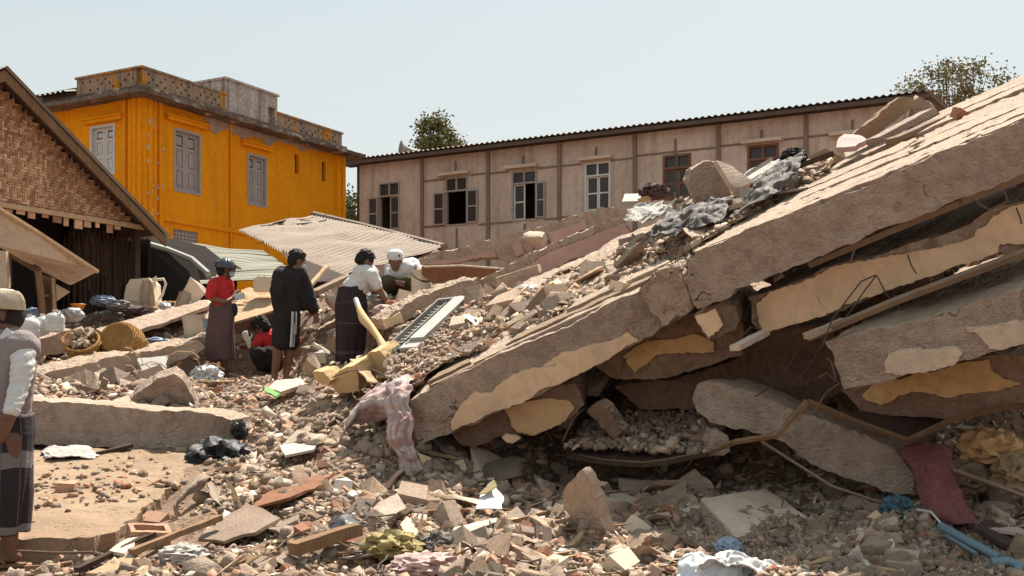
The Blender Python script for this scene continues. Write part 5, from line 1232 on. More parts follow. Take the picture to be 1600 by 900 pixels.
mb = MB(); mb.cap(p(411,530,-.05), .10, p(428,527,.06), .11); mb.cap(p(418,532), .150, p(424,548), .15); limb(mb, [p(406,530,-.12), p(400,540,-.17)], [.07,.068]); limb(mb, [p(431,532,.12), p(430,542,.17)], [.07,.068])
rbuild('shirt', mb, 'red_cloth', t, .013, 3, .010, 20)
mb = MB(); mb.cap(p(424,553), .150, p(423,566), .155)
for kx, fx, dy in ((402,408,-.16),(418,424,-.05)): limb(mb, [p(422,560,.05), p(kx,552,-.12+dy), p(fx,572,dy)], [.13,.095,.075])
rbuild('trousers', mb, 'black_cloth', t, .014, 3, .007, 21)
gl = MB(); limb(gl, [p(391,541,-.21), p(388,534,-.22)], [.038,.036]); hand(gl, p(388,534,-.22), (-.4,.1,.8), (.8,0,.2), None, .6, 1.15); rbuild('glove', gl, 'cream_cloth', t, .008, 2)

# --- man in knitted cap at the left edge
d = 6.56; p = lambda x, y, dy=0: at(x, y, d + dy)
t = person('person in knitted cream cap, grey vest and white sleeves by the flat floor slab', 0, 884, d, 'people searching the rubble')
mb = MB(); hc = p(4,493,.0); Rm, q = head(mb, hc, (-.93,-.30,-.12), (.06,0,1), 1.08)
mb.cap(p(12,508), .060, p(14,530), .066); mb.cap(p(8,560), .150, p(2,630), .13); mb.cap(p(2,630), .13, p(0,680), .14)
limb(mb, [p(36,548,-.08), p(30,605,-.16), p(16,650,-.26)], [.056,.044,.032]); hand(mb, p(15,652,-.26), (-.45,-.25,-1), (-.8,-.6,.2), (-.5,.8,0), .38, 1.15)
limb(mb, [p(-25,548,.2), p(-40,610,.2), p(-62,650,.05)], [.055,.044,.032]); hand(mb, p(-62,650,.05), (-.6,-.2,-.7), (0,-.5,.8), None, .5, 1.1)
for x0, x1, dy in ((12,15,-.06),(-22,-30,.12)):
    limb(mb, [p(x0,690,dy), p(x0,770,dy), p(x1,850,dy), p(x1,858,dy)], [.115,.072,.047,.041]); foot(mb, p(x1,858,dy), (-.95,-.3,0), 1.05)
rbuild('body', mb, 'skin_dark', t, .0075, 3); eyes(q, 1.08, t)
mb = MB(); mb.ell(q(0,-.03,.0), (.085,.095,.10), Rm, 16); me = remesh(mb, .01, 2); me.materials.append(M['hair']); link('hair', me, t)
cp = MB(); cc = hc - Rm @ Vector((0,.012,-.022))
cp.lathe([(.004,.136),(.04,.133),(.07,.122),(.092,.102),(.105,.072),(.112,.03),(.113,.012)], cc, 40, Rm @ Euler((.16,0,0)).to_matrix()); co = cp.build('cap', M['knit'], t, smooth=50); co.modifiers.new('thickness','SOLIDIFY').thickness = .008
rb_ = MB(); Rc = Rm @ Euler((.16,0,0)).to_matrix()
for k in range(60):
    w = 2*math.pi*k/60; f = lambda r, z: cc + Rc @ Vector((r*math.cos(w), r*math.sin(w), z)); rb_.tube([f(.071,.123), f(.093,.103), f(.107,.072), f(.1145,.016)], .0032, 5)
rb_.build('cap_ribs', M['knit'], co)
mb = MB(); mb.cap(p(-24,546,.12), .10, p(34,544,-.05), .105); mb.cap(p(6,565), .180, p(2,620), .172); mb.cap(p(2,620), .17, p(0,655), .168); mb.cap(p(14,526), .075, p(12,538), .10)
vest = rbuild('vest', mb, 'lilac_vest', t, .013, 3, .007, 30)
mb = MB(); limb(mb, [p(37,548,-.08), p(35,575,-.13), p(30,605,-.17), p(19,641,-.25)], [.074,.067,.057,.047]); limb(mb, [p(-27,548,.2), p(-40,610,.2), p(-58,642,.07)], [.08,.068,.052])
me = remesh(mb, .011, 3)
for v in me.vertices:
    s = p(37,548,-.08).z - v.co.z; v.co += v.normal * (.0028*math.sin(s*120 + 9*noise.noise(v.co*7)) + .004*noise.noise(v.co*18) + .003*noise.noise(v.co*40))
me.name = 'shirt_sleeves'; me.materials.append(M['white_cloth']); me.polygons.foreach_set('use_smooth', [True]*len(me.polygons)); link('shirt_sleeves', me, t)
MB().prism([p(20,520,-.10), p(-2,548,-.16), p(-18,575,-.19), p(-26,572,-.18), p(-8,535,-.13), p(10,512,-.10)], (0,.02,0)).build('shirt_collar', M['white_cloth'], t)
skirt('longyi', [(p(2,646),.172,.17),(p(1,680),.19,.185),(p(-2,760),.185,.18),(p(-4,832),.17,.165)], 'longyi_man', t, .026, 9)
for x1, dy in ((15,-.06),(-30,.12)): sandal(p(x1,858,dy), (-.95,-.3,0), t, 1.12, 'wood')
# ------------------------------------------------------------------ things lying about
M['tarp_grey'] = mat('grey_tarp', (.11,.09,.08), (.075,.062,.055), 3, bump=.3, rough=.7, spec=.2, streak=((.3,.26,.23),.4))
M['sheet_white'] = mat('white_sheet', (.46,.42,.38), (.36,.325,.29), 3, c3=(.25,.21,.18), f3=.5, bump=.3, rough=.8)
M['sheet_blue'] = mat('pale_blue_cloth', (.54,.58,.63), (.64,.62,.58), 2.2, bump=.2, rough=.7)
M['maroon'] = mat('maroon_cloth', (.19,.065,.065), (.14,.045,.048), 4, bump=.4, c3=(.26,.13,.12), f3=.5)
M['bag_black'] = mat('black_plastic', (.018,.018,.019), (.026,.026,.027), 3, bump=.2, rough=.55, spec=.3)
M['bag_clear'] = mat('pale_plastic', (.52,.52,.53), (.44,.44,.46), 4, bump=.1, rough=.3, spec=.5)
M['bag_blue'] = mat('blue_plastic', (.27,.33,.43), (.21,.265,.36), 4, bump=.1, rough=.35)
M['teal'] = mat('teal_plastic', (.07,.13,.16), (.05,.10,.13), 4, bump=.2, rough=.5)
M['orange'] = mat('orange_plastic', (.55,.20,.03), (.46,.16,.02), 4, bump=.05, rough=.4)
M['green'] = mat('green_plastic', (.20,.42,.12), (.16,.36,.10), 4, bump=.05, rough=.4)
M['wicker'] = mat('wicker', (.44,.25,.085), (.34,.18,.06), 14, c3=(.22,.11,.04), f3=.5, bump=.6, bscale=90)
M['foam'] = mat('yellow_foam', (.60,.44,.25), (.54,.36,.17), 5, c3=(.48,.29,.09), f3=.5, bump=.2)
M['mat_straw'] = mat('straw_mat', (.47,.33,.20), (.40,.27,.16), 12, bump=.4, bscale=120)
M['pipe_blue'] = mat('blue_pipe', (.17,.235,.28), (.14,.195,.235), 4, bump=.05, rough=.4)
M['purple'] = mat('purple_cloth', (.16,.085,.10), (.12,.06,.075), 3, bump=.4)
M['yellow_sack'] = mat('yellow_sack', (.34,.27,.12), (.26,.20,.09), 8, bump=.4)
M['black_plastic'] = mat('hard_black_plastic', (.04,.038,.038), (.055,.05,.05), 4, bump=.05, rough=.45)

def cloth(name, label, cat, rows, m, fold=.03, ff=5.0, seed=1, nu=40, nv=40, th=.006, par=None, group=None):
    """rows of points -> smooth sheet with folds and real thickness"""
    Pn = [[at(*q) for q in r] for r in rows]; nr, nc = len(Pn), len(Pn[0])
    def cr(a, b, c, d, t): return ((b*2) + (c-a)*t + (a*2-b*5+c*4-d)*t*t + (b*3-a-c*3+d)*t**3) * .5
    def row(r, v):
        k = v*(nc-1); i = min(int(k), nc-2); f = k-i; g = lambda j: r[max(0, min(nc-1, j))]; return cr(g(i-1), g(i), g(i+1), g(i+2), f)
    vs = []
    for i in range(nu+1):
        u = i/nu; k = u*(nr-1); a = min(int(k), nr-2); f = k-a; g = lambda j: Pn[max(0, min(nr-1, j))]
        for j in range(nv+1):
            v = j/nv; p = cr(row(g(a-1), v), row(g(a), v), row(g(a+1), v), row(g(a+2), v), f)
            w = noise.noise_vector(p*ff + Vector((seed*3.1, 0, seed))); w2 = noise.noise(p*ff*2.2 + Vector((0, seed, 0)))
            w = w + noise.noise_vector(p*ff*4.5) * .28
            vs.append(p + w*fold + Vector((0, -1, .5))*(abs(w2)*fold*.8))
    fs = [(i*(nv+1)+j, (i+1)*(nv+1)+j, (i+1)*(nv+1)+j+1, i*(nv+1)+j+1) for i in range(nu) for j in range(nv)]
    me = bpy.data.meshes.new(name); me.from_pydata([tuple(v) for v in vs], [], fs); uv = me.uv_layers.new(name='UVMap')
    for li, lp_ in enumerate(me.loops):
        i, j = divmod(lp_.vertex_index, nv+1); uv.data[li].uv = (j/nv, i/nu)
    me.materials.append(M[m]); me.polygons.foreach_set('use_smooth', [True]*len(me.polygons)); o = link(name, me, par)
    so = o.modifiers.new('thickness', 'SOLIDIFY'); so.thickness = th
    return tag(o, label, cat, group)
def crump(name, label, cat, x, y, d, r, m, seed=1, amp=.45, group=None, sub=4):
    bm = bmesh.new(); bmesh.ops.create_icosphere(bm, subdivisions=sub, radius=1); c = at(x, y, d); rv = Vector(r); so = Vector((seed*5.3, seed*2.1, seed*9.7))
    for v in bm.verts:
        n = v.co.normalized(); w = 1 - 2.4*abs(noise.noise(n*2.4+so)); w2 = 1 - 2.4*abs(noise.noise(n*5.6+so)); w3 = 1 - 2.4*abs(noise.noise(n*11+so)); s = 1 + amp*.6*w + amp*.4*w2 + amp*.18*w3
        v.co = c + Vector((n.x*rv.x, n.y*rv.y, n.z*rv.z)) * s
    me = bpy.data.meshes.new(name); bm.to_mesh(me); bm.free(); me.materials.append(M[m]); me.polygons.foreach_set('use_smooth', [True]*len(me.polygons)); me.set_sharp_from_angle(angle=R(50))
    return tag(link(name, me), label, cat, group)
def plank(name, label, cat, a, b, w, th, m, seed=1, roll=0.0, group=None, taper=1.0):
    A, B = at(*a), at(*b); u = (B-A).normalized(); s = u.cross(Vector((0,0,1))).normalized(); n = s.cross(u).normalized(); Rr = Matrix.Rotation(roll, 3, u); s = Rr @ s; n = Rr @ n
    q = [A - s*w/2, A + s*w/2, B + s*w/2*taper, B - s*w/2*taper]
    return tag(rough_obj(name, MB().prism(jag(q, .12, .008, n, seed), n*th), M[m], None, .12, .004, 8, .002, seed), label, cat, group)
def plate(name, label, cat, pts, th, m, seed=1, amp=.006, size=.1, ja=.012, group=None):
    q = [at(*a) for a in pts]; n = (q[1]-q[0]).cross(q[-1]-q[0]).normalized(); n = n if n.z > 0 else -n
    return tag(rough_obj(name, MB().prism(jag(q, .07, ja, n, seed), n*th), M[m], None, size, amp, 6, amp*.6, seed), label, cat, group)

# bucket
def bucket(label, x, y, d, r, h, tilt=(0,0,0), hr=0.6):
    c = at(x, y, d); t = thing('bucket', label, 'bucket', tuple(c)); Rt = Euler(tilt).to_matrix()
    o = MB().lathe([(.0,.0),(r*.86,0),(r*.88,.01),(r*.97,h*.80),(r*1.03,h*.80),(r*1.03,h*.84),(r*.98,h*.84),(r*.985,h*.90),(r*1.04,h*.90),(r*1.04,h*.94),(r*.99,h*.94),(r,h*.985),(r*1.05,h*.985),(r*1.05,h),(r*.97,h),(r*.84,.02),(0,.02)], c, 36, Rt).build('body', M['plastic_white'], t, smooth=35)
    pts = [c + Rt @ Vector((r*1.05*math.cos(w), -r*1.06*math.sin(w)*.9 - .0, h*.86 - hr*h*math.sin(w))) for w in [math.pi*k/16 for k in range(17)]]
    MB().tube(pts, .006, 6).build('handle', M['wire'], t)
    MB().tube(pts[6:11], .012, 6).build('grip', M['black_plastic'], t); return t
bucket('white plastic bucket beside the squatting man in the white cap', 657, 463, 13.35, .125, .31, (.04,.03,.5), .3)
t = bucket('white plastic bucket with a blue label standing behind the woman in plum skirt', 305, 531, 15.0, .155, .33, (-.03,.05,2.6))
c = at(323.5, 506, 14.84); MB().prism([at(317,498,14.83), at(329,497,14.87), at(329,512,14.87), at(318,513,14.83)], (0,.012,0)).build('label', M['bag_blue'], t)
# jerrycans
def jug(label, x, y, d, s=1.0, rz=0.0, m='plastic_dull', wide=1.0, group=None, lab=True):
    c = at(x, y, d); t = thing('water_jug', label, 'water jug', tuple(c), group); Rz = Euler((0,0,rz)).to_matrix()
    o = MB().lathe([(0,0),(.095*s*wide,0),(.108*s*wide,.015*s),(.110*s*wide,.10*s),(.104*s*wide,.108*s),(.110*s*wide,.118*s),(.110*s*wide,.19*s),(.085*s*wide,.235*s),(.035*s,.262*s),(.03*s,.275*s),(0,.275*s)], c, 28).build('body', M[m], t, smooth=40)
    MB().lathe([(.034*s,.268*s),(.034*s,.30*s),(0,.30*s)], c, 18).build('cap', M['plastic_white'], t, smooth=40)
    MB().tube([c + Rz @ Vector((.03*s,0,.265*s)), c + Rz @ Vector((.085*s,0,.275*s)), c + Rz @ Vector((.108*s,0,.23*s)), c + Rz @ Vector((.106*s,0,.17*s))], .012*s, 8).build('handle', M[m], t, smooth=60)
    if lab:
        MB().lathe([(.1112*s*wide,.125*s),(.1112*s*wide,.185*s)], c, 28).build('label', M['bag_clear'], t, smooth=60)
    return t
jug('cloudy water jug nearest the knitted cap, left of two other jugs', 46, 528, 13.4, .95, 1.2, wide=1.15, lab=False)
jug('small round water jug standing between two larger cloudy jugs', 66, 521, 13.6, .8, .4)
jug('cloudy water jug with pale label at the foot of the door leaf', 86, 519, 13.5, .92, -.5, wide=1.12)
c = at(415, 456, 15.6); t = thing('jerrycan', 'square white plastic jerrycan on the straw mat behind the man in black', 'jerrycan', tuple(c))
mb = MB(); mb.prism([c + Vector((x, -.11, z)) for x, z in ((-.145,0),(.145,0),(.145,.17),(.12,.2),(-.08,.2),(-.145,.17))], (0,.22,0)); rough_obj('body', mb, M['plastic_white'], t, .05, .004, 5, .002)
MB().lathe([(.028,.195),(.028,.225),(0,.225)], c + Vector((-.09,0,0)), 14).build('cap', M['plastic_dull'], t); MB().tube([c + Vector((-.04,0,.2)), c + Vector((0,0,.235)), c + Vector((.07,0,.235)), c + Vector((.1,0,.2))], .014, 6).build('handle', M['plastic_white'], t)
# big cream container with carrying frame
c = at(227, 482, 16.6); t = thing('sprayer_tank', 'cream plastic tank with looped handles standing before the dark house', 'tank', tuple(c))
mb = MB(); mb.prism([c + Vector((x, -.16, z)) for x, z in ((-.27,.02),(-.20,-.02),(.16,0),(.20,.08),(.17,.36),(.10,.44),(-.17,.42),(-.23,.33),(-.25,.2))], (0,.34,0)); rough_obj('body', mb, M['plastic_white'], t, .05, .012, 4, .004)
for pts in ([(.10,.40),(.18,.47),(.16,.30)], [(.14,.42),(.30,.43),(.33,.36),(.28,.2),(.22,.12)]):
    MB().tube([c + Vector((x, -.08, z)) for x, z in pts], .02, 8).build('handle', M['plastic_white'], t, smooth=60)
ro = MB(); rq = random.Random(4)
for k in range(14):
    x = rq.uniform(.0,.15); ro.tube([c + Vector((x,-.18,.4)), c + Vector((x+rq.uniform(-.04,.05),-.2,.25)), c + Vector((x+rq.uniform(-.08,.1),-.22,.02))], .006, 4)
ro.build('rope', M['mat_straw'], t); MB().box(c + Vector((-.04,-.185,.10)), (.30,.02,.012)).build('rib', M['plastic_white'], t)
# baskets
def basket(label, x, y, d, r, h, tilt, fill):
    c = at(x, y, d); t = thing('basket', label, 'basket', tuple(c)); Rt = Euler(tilt).to_matrix()
    mb = MB(); n = 48; rows = 9
    for j in range(rows):
        z = h*(j+.5)/rows; rr_ = r*(.72+.28*math.sin(math.pi/2*(j+.5)/rows))
        mb.tube([c + Rt @ Vector(((rr_+.006*(-1)**(k+j))*math.cos(2*math.pi*k/n), (rr_+.006*(-1)**(k+j))*math.sin(2*math.pi*k/n), z)) for k in range(n+1)], h/rows*.56, 5, caps=False)
    mb.build('weave', M['wicker'], t, smooth=60)
    st = MB()
    for k in range(24):
        w = 2*math.pi*(k+.25)/24; st.tube([c + Rt @ Vector((r*(.73+.28*math.sin(math.pi/2*q/5))*math.cos(w), r*(.73+.28*math.sin(math.pi/2*q/5))*math.sin(w), h*q/5)) for q in range(6)], .007, 4)
    st.lathe([(0,.005),(r*.73,.005)], c, 24, Rt); st.build('stakes', M['wicker'], t)
    MB().tube([c + Rt @ Vector((r*1.03*math.cos(2*math.pi*k/40), r*1.03*math.sin(2*math.pi*k/40), h)) for k in range(41)], .017, 8, caps=False).build('rim', M['wicker'], t, smooth=60)
    for s in (-1, 1): MB().tube([c + Rt @ Vector((s*r*(1.02+.16*math.sin(math.pi*k/8)), r*.22*math.cos(math.pi*k/8), h*.93)) for k in range(9)], .012, 6).build('handle', M['wicker'], t, smooth=60)
    rq = random.Random(int(x))
    for k in range(26 if fill else 0):
        a = rq.uniform(0, 6.28); q = r*.8*math.sqrt(rq.random()); K = KINDS['concrete_chunk']; me0 = K['meshes'][k % 14]
        o = bpy.data.objects.new('rubble_load', me0); COL.objects.link(o)
        if not me0.materials: me0.materials.append(M['chunk_a'])
        o.location = c + Rt @ Vector((q*math.cos(a), q*math.sin(a), h*.95 + rq.uniform(0,.05))); o.rotation_euler = (rq.random()*6, rq.random()*6, rq.random()*6); s = rq.uniform(.07,.13); o.scale = (s,s,s)
        o.material_slots[0].link = 'OBJECT'; o.material_slots[0].material = M[rq.choice(['brick_pale','chunk_c','chunk_b','chunk_d'])]
        tag(o, 'broken chunk heaped inside the basket full of rubble', 'concrete chunk', 'rubble pieces in the filled basket')
    if not fill:
        bs = MB()
        for k in range(6): bs.tube([c + Rt @ Vector((r*.125*(k+.6)*math.cos(2*math.pi*j/32), r*.125*(k+.6)*math.sin(2*math.pi*j/32), .0)) for j in range(33)], .009, 5, caps=False)
        for k in range(12): bs.tube([c + Rt @ Vector((r*.1*math.cos(k*.524), r*.1*math.sin(k*.524), -.006)), c + Rt @ Vector((r*.74*math.cos(k*.524), r*.74*math.sin(k*.524), -.004))], .006, 4)
        bs.build('base', M['wicker'], t, smooth=60)
    return t
basket('woven basket filled with rubble pieces, left of two baskets', 131, 556, 13.6, .20, .25, (.72,.14,0), True)
basket('woven basket tipped over showing its round bottom, right of the filled basket', 184, 527, 13.6, .265, .24, (-1.95,.0,.1), False)
# stick standing below the basket
plank('wooden_stick', 'pale thin stick standing below the filled basket', 'stick', (148,552,13.2), (156,592,12.9), .03, .03, 'wood_pale')

# left hill beams and boards
slab('concrete_beam', 'crumbly dusty beam below the two baskets, with a dark hollow under it', 'concrete beam', [(60,606),(62,588),(110,573),(160,562),(240,548),(312,533),(322,545),(290,560),(205,580),(110,604)], (60,595,12.4), (320,540,14.0), 6, .5, 'concrete_dust', seed=40, amp=.03, freq=6)
slab('concrete_beam', 'grey beam piece behind the baskets and below the water jugs', 'concrete beam', [(50,533),(112,514),(118,548),(56,560)], (50,545,13.6), (118,535,14.2), 6, .4, 'concrete', seed=41)
slab('concrete_beam', 'pale beam piece lying at the feet of the white bucket with blue label', 'concrete beam', [(274,545),(290,532),(332,520),(336,545),(300,556),(278,560)], (275,550,14.4), (335,540,14.8), 5, .4, 'concrete_dust', seed=42)
slab('concrete_slab', 'thin slab edge under the straw mat, between the woman and the man in black', 'concrete slab', [(330,505),(365,500),(435,478),(432,512),(360,528),(330,528)], (330,515,15.1), (435,495,15.6), 10, 1.0, 'concrete_dark', seed=43)
slab('concrete_slab', 'cracked triangular concrete slab leaning behind the straight beam', 'concrete slab', [(196,634),(215,612),(240,596),(272,584),(285,592),(300,618),(312,645),(260,652),(205,645)], (196,632,11.3), (312,632,11.4), 30, .16, 'concrete', seed=44, amp=.012)
plate('floor_plate', 'flat dusty plate on the hill left of the white bucket with blue label', 'plate', [(150,520,15.0),(238,494,15.8),(322,473,16.4),(328,482,16.0),(250,512,15.2),(175,532,14.7)], .05, 'concrete_dust', 7, .012)
plate('floor_plate', 'sunlit broken plate beside the tank and the dark lean-to', 'plate', [(235,490,16.6),(300,478,17),(350,470,17),(340,482,16.4),(260,504,16)], .05, 'plaster_white', 8, .012)
plate('straw_mat', 'woven straw mat folded over debris between the two standing people', 'mat', [(358,493,15.2),(385,452,16.0),(425,456,16.0),(445,470,15.7),(436,484,15.2),(395,496,15.0)], .03, 'mat_straw', 9, .03)
plate('board', 'pale board edge under the straw mat', 'board', [(348,500,14.9),(430,480,15.2),(432,487,15.0),(362,508,14.7)], .03, 'wood_pale', 10, .003)
plate('dark_panel', 'greyish flat panel under the beam below the tipped basket', 'panel', [(215,562,13.2),(262,558,13.4),(258,582,12.9),(222,588,12.8)], .02, 'tin_grey', 11, .002)
slab('broken_block', 'squared block of concrete on the rim beside the bending man', 'concrete block', [(596,500),(640,478),(700,468),(700,490),(650,505),(600,512)], (600,500,12.3), (700,480,12.6), 8, .35, 'concrete', seed=45, amp=.03, freq=6)
slab('dark_beam', 'dark charred beam end behind the bending man', 'beam end', [(497,515),(525,500),(552,505),(556,530),(500,530)], (497,520,14.6), (556,520,14.7), 6, .4, 'concrete_dark', seed=46)
for k, (x, y, d_, s, m) in enumerate(((496,560,13.2,.26,'chunk_c'),(503,545,13.5,.22,'chunk_c'),(488,575,12.6,.2,'chunk_a'),(300,458,17.0,.3,'chunk_c'),(286,470,16.9,.26,'chunk_b'),(135,600,12.2,.3,'chunk_b'),(160,612,11.8,.26,'chunk_d'),(110,612,11.9,.28,'chunk_b'),(525,470,14.7,.26,'chunk_a'),(745,540,10.6,.2,'chunk_a'),(765,470,11.2,.24,'chunk_c'),(838,372,12.9,.24,'chunk_c'),(690,400,13.6,.2,'chunk_b'))):
    me0 = KINDS['concrete_chunk']['meshes'][(k*3) % 14]; c = at(x, y, d_); rot = Euler((.5*k, .3*k, 1.1*k)).to_matrix()
    tag(rough_obj('boulder', MB().add([c + rot @ (v.co*s*1.25) for v in me0.vertices], [tuple(f.vertices) for f in me0.polygons]), M[m], None, .06, .014, 7, .006, k), 'large rough sunlit block of masonry among the smaller rubble', 'concrete lump', 'large sunlit masonry blocks')
# poles and timbers in the middle distance
plank('timber', 'pale timber propped up beside the man in black', 'timber', (482,452,15.2), (512,418,16.0), .06, .04, 'wood_pale', 3)
plank('timber', 'long grey timber lying behind the man in black toward the bending man', 'timber', (492,462,14.9), (542,438,15.5), .14, .07, 'chunk_d', 4)
# air conditioner
A, B, Cc, D = at(613,553,10.3), at(690,482,11.05), at(718,497,10.75), at(664,568,9.85)
t = thing('air_conditioner', 'smashed white wall air conditioner with dark slots lying on the rubble', 'air conditioner', tuple((A+B+Cc+D)/4)); U = (B-A).normalized(); V = (D-A); V = (V-U*V.dot(U)).normalized(); Nn = U.cross(V).normalized(); Nn = Nn if Nn.z > 0 else -Nn; L = (B-A).length; Wd = (Cc-B).length*.95
def acbox(name, u0, u1, v0, v1, n0, n1, m, par=t):
    mb = MB(); vs = [A + U*u*L + V*v*Wd + Nn*n for n in (n0, n1) for v in (v0, v1) for u in (u0, u1)]
    mb.add(vs, [(0,1,3,2),(4,6,7,5),(0,4,5,1),(2,3,7,6),(0,2,6,4),(1,5,7,3)]); return mb.build(name, M[m], par)
acbox('back_plate', 0, 1, 0, 1, -.02, .05, 'black_plastic'); acbox('front_panel', .06, .98, .58, 1.02, .05, .12, 'white_paint'); acbox('housing_rail', 0, 1, 0, .05, .05, .11, 'tin_grey'); acbox('end_plate', .97, 1.0, .05, .58, .05, .11, 'tin_grey'); acbox('housing_rail', .0, .97, .52, .575, .05, .10, 'tin_grey'); acbox('louvre', .1, .95, .32, .36, .05, .09, 'tin_grey')
for k in range(13): acbox('louvre_fin', .08+k*.066, .10+k*.066, .10, .31, .05, .075, 'tin_grey')
acbox('fan_roller', .1, .95, .39, .50, .03, .075, 'tin_dark'); acbox('end_cap', -.08, .05, .45, 1.0, .0, .09, 'white_paint'); acbox('circuit_box', -.06, .03, .1, .42, .0, .07, 'black_plastic')
MB().tube([at(640,520,10.9), at(655,515,10.8), at(668,530,10.5), at(672,556,10.2), at(655,572,10.0)], .008, 5).build('cable', M['plastic_dull'], t)
# yellow wrapped hose and foam blocks
c = [at(x, y, d_) for x, y, d_ in ((556,468,11.7),(561,482,11.5),(568,498,11.3),(580,512,11.2),(592,528,11.0),(603,548,10.7),(610,562,10.4),(628,576,9.9),(642,586,9.5))]
t = thing('wrapped_hose', 'bent hose partly wrapped in yellow foam, leaning past the bending man', 'hose', tuple(c[-1]))
MB().tube(c, [.028,.028,.03,.03,.03,.03,.03,.028,.025], 10).build('hose', M['white_paint'], t, smooth=60)
MB().tube(c[1:7], [.030,.050,.040,.033,.045,.038], 10).build('foam_wrap', M['foam'], t, smooth=60)
for k, (pts, L_, lb) in enumerate((([(515,592),(530,578),(552,572),(560,585),(560,612),(528,615),(519,604)], .28, 'yellow foam block with a bent rod across it, left of the other foam blocks'),([(563,566),(575,552),(592,548),(604,560),(605,580),(585,586),(568,580)], .25, 'yellow foam block right behind the striped cloth, below the hose'),([(488,582),(505,580),(516,594),(512,604),(492,594)], .15, 'small pale foam piece left of the yellow blocks'))):
    slab('foam_block', lb, 'foam block', pts, (pts[0][0], pts[0][1], 10.2+.1*k), (pts[3][0], pts[3][1], 10.0+.1*k), 25, L_, 'foam', seed=50+k, amp=.01, size=.06)
cloth('foam_sheet', 'torn pale foam sheet draped between the yellow blocks', 'foam sheet', [[(548,562,10.3),(562,560,10.4),(574,566,10.3)],[(560,578,10.0),(570,578,10.1),(582,584,10.0)],[(574,596,9.8),(584,598,9.8),(592,598,9.8)]], 'mat_straw', .02, 6, 3, 16, 16, .012)
t = MB().tube([at(519,590,10.0), at(545,580,9.9), at(582,577,9.8), at(606,588,9.6)], .006, 5).build('bent_rod', M['iron']); tag(t, 'thin bent rod arching over the yellow foam blocks', 'rod')
# striped cloth hanging at the low end of the lower slab
cloth('striped_cloth', 'pinkish checked cloth hanging over the low end of the lower slab', 'cloth',
    [[(612,592,8.9),(630,588,9.0),(650,585,9.0)],[(604,612,8.6),(620,603,8.5),(640,604,8.52)],[(600,650,8.38),(618,645,8.3),(640,640,8.36)],[(603,690,8.36),(622,688,8.3),(648,686,8.36)],[(618,714,8.36),(636,712,8.3),(652,710,8.34)],[(628,742,8.36),(642,742,8.32),(656,738,8.34)]], 'plaid_cloth', .05, 6, 4, 70, 34, .008)
cloth('striped_cloth', 'checked cloth bunched on the rubble left of the hanging cloth', 'cloth',
    [[(536,680,8.75),(560,660,8.9),(600,655,8.9),(618,650,8.7)],[(540,668,8.7),(568,640,8.75),(598,632,8.7),(622,628,8.6)],[(560,640,9.0),(575,618,9.1),(604,604,9.0),(640,600,8.9)],[(575,622,9.4),(598,600,9.4),(622,592,9.3),(660,592,9.1)]], 'plaid_cloth', .06, 4.5, 6, 40, 44, .008)
# black bag, brown tarp, cloths
crump('plastic_bag', 'crumpled shiny black plastic bag at the corner of the flat floor slab', 'plastic bag', 342, 718, 9.25, (.18,.2,.13), 'bag_black', 2, .6)
crump('plastic_bag', 'small black and blue plastic bag at the end of the straight beam', 'plastic bag', 374, 672, 9.6, (.05,.06,.06), 'bag_black', 5, .6)
crump('plastic_bag', 'crinkled translucent bag at the feet of the helmeted woman', 'plastic bag', 322, 590, 13.6, (.13,.12,.10), 'bag_clear', 7, .7)
cloth('brown_tarp', 'stiff brown sheet standing up beside the broken edge of the floor slab', 'sheet', [[(272,800,7.5),(290,780,7.6),(312,770,7.7)],[(285,770,7.6),(305,755,7.7),(325,752,7.8)],[(310,745,7.9),(322,742,8.0),(338,760,7.9)],[(330,775,7.6),(340,785,7.5),(348,795,7.4)]], 'leather', .03, 4, 8, 24, 20, .008)
cloth('white_rag', 'white rag lying on the floor slab below the straight beam', 'rag', [[(64,708,9.5),(100,697,9.65),(142,700,9.65)],[(68,711,9.3),(105,704,9.4),(152,707,9.4)],[(76,716,9.15),(115,715,9.15),(148,715,9.2)]], 'sheet_white', .03, 7, 9, 24, 30, .006)
plank('timber', 'dark splintered timber at the top edge of the floor slab', 'timber', (150,712,9.4), (206,699,9.6), .08, .03, 'wood_dark', 6)
t = rough_obj('brick', MB().box(at(104,768,8.0) + Vector((0,0,.03)), (.135,.1,.075), Euler((.1,.05,.1)).to_matrix()), M['brick_pale'], None, .04, .008, 8, .004); tag(t, 'dusty brick lying alone on the flat floor slab', 'brick')
t = MB().tube([at(28,861,6.45), at(90,864,6.4), at(145,863,6.4)], .009, 6).build('iron_rod', M['iron']); tag(t, 'straight iron rod along the front edge of the floor slab', 'rod')
# foreground boards and plates
plate('metal_plate', 'rusty brown flat plate lying across the sunlit rubble', 'plate', [(392,798,7.35),(430,765,7.75),(470,748,8.05),(523,742,8.1),(500,762,7.75),(455,780,7.45)], .02, 'board_brown', 12, .012)
plate('metal_plate', 'ragged grey brown board lying lower in the rubble slope', 'board', [(312,846,6.75),(350,815,7.1),(385,790,7.4),(410,800,7.2),(440,812,7.0),(400,835,6.75),(350,850,6.6)], .02, 'leather', 13, .014, ja=.02)
plate('metal_plate', 'short ragged board beside the old tyre in the foreground', 'board', [(414,826,6.9),(440,815,7.0),(464,826,6.85),(458,846,6.65),(440,838,6.7)], .015, 'leather', 14, .012)
plate('tile_plate', 'pale greenish flat tile lying on the sunlit slope below the black figure', 'tile', [(436,700,8.9),(470,694,9.1),(498,695,9.0),(490,706,8.7),(446,715,8.55)], .02, 'tile_white', 15, .002, ja=.004)
plate('tile_plate', 'pale plank edge lying beside the green plastic piece', 'plank', [(420,612,11.4),(432,600,11.8),(470,596,11.9),(478,606,11.4),(440,618,11.1)], .04, 'plaster_white', 16, .004)
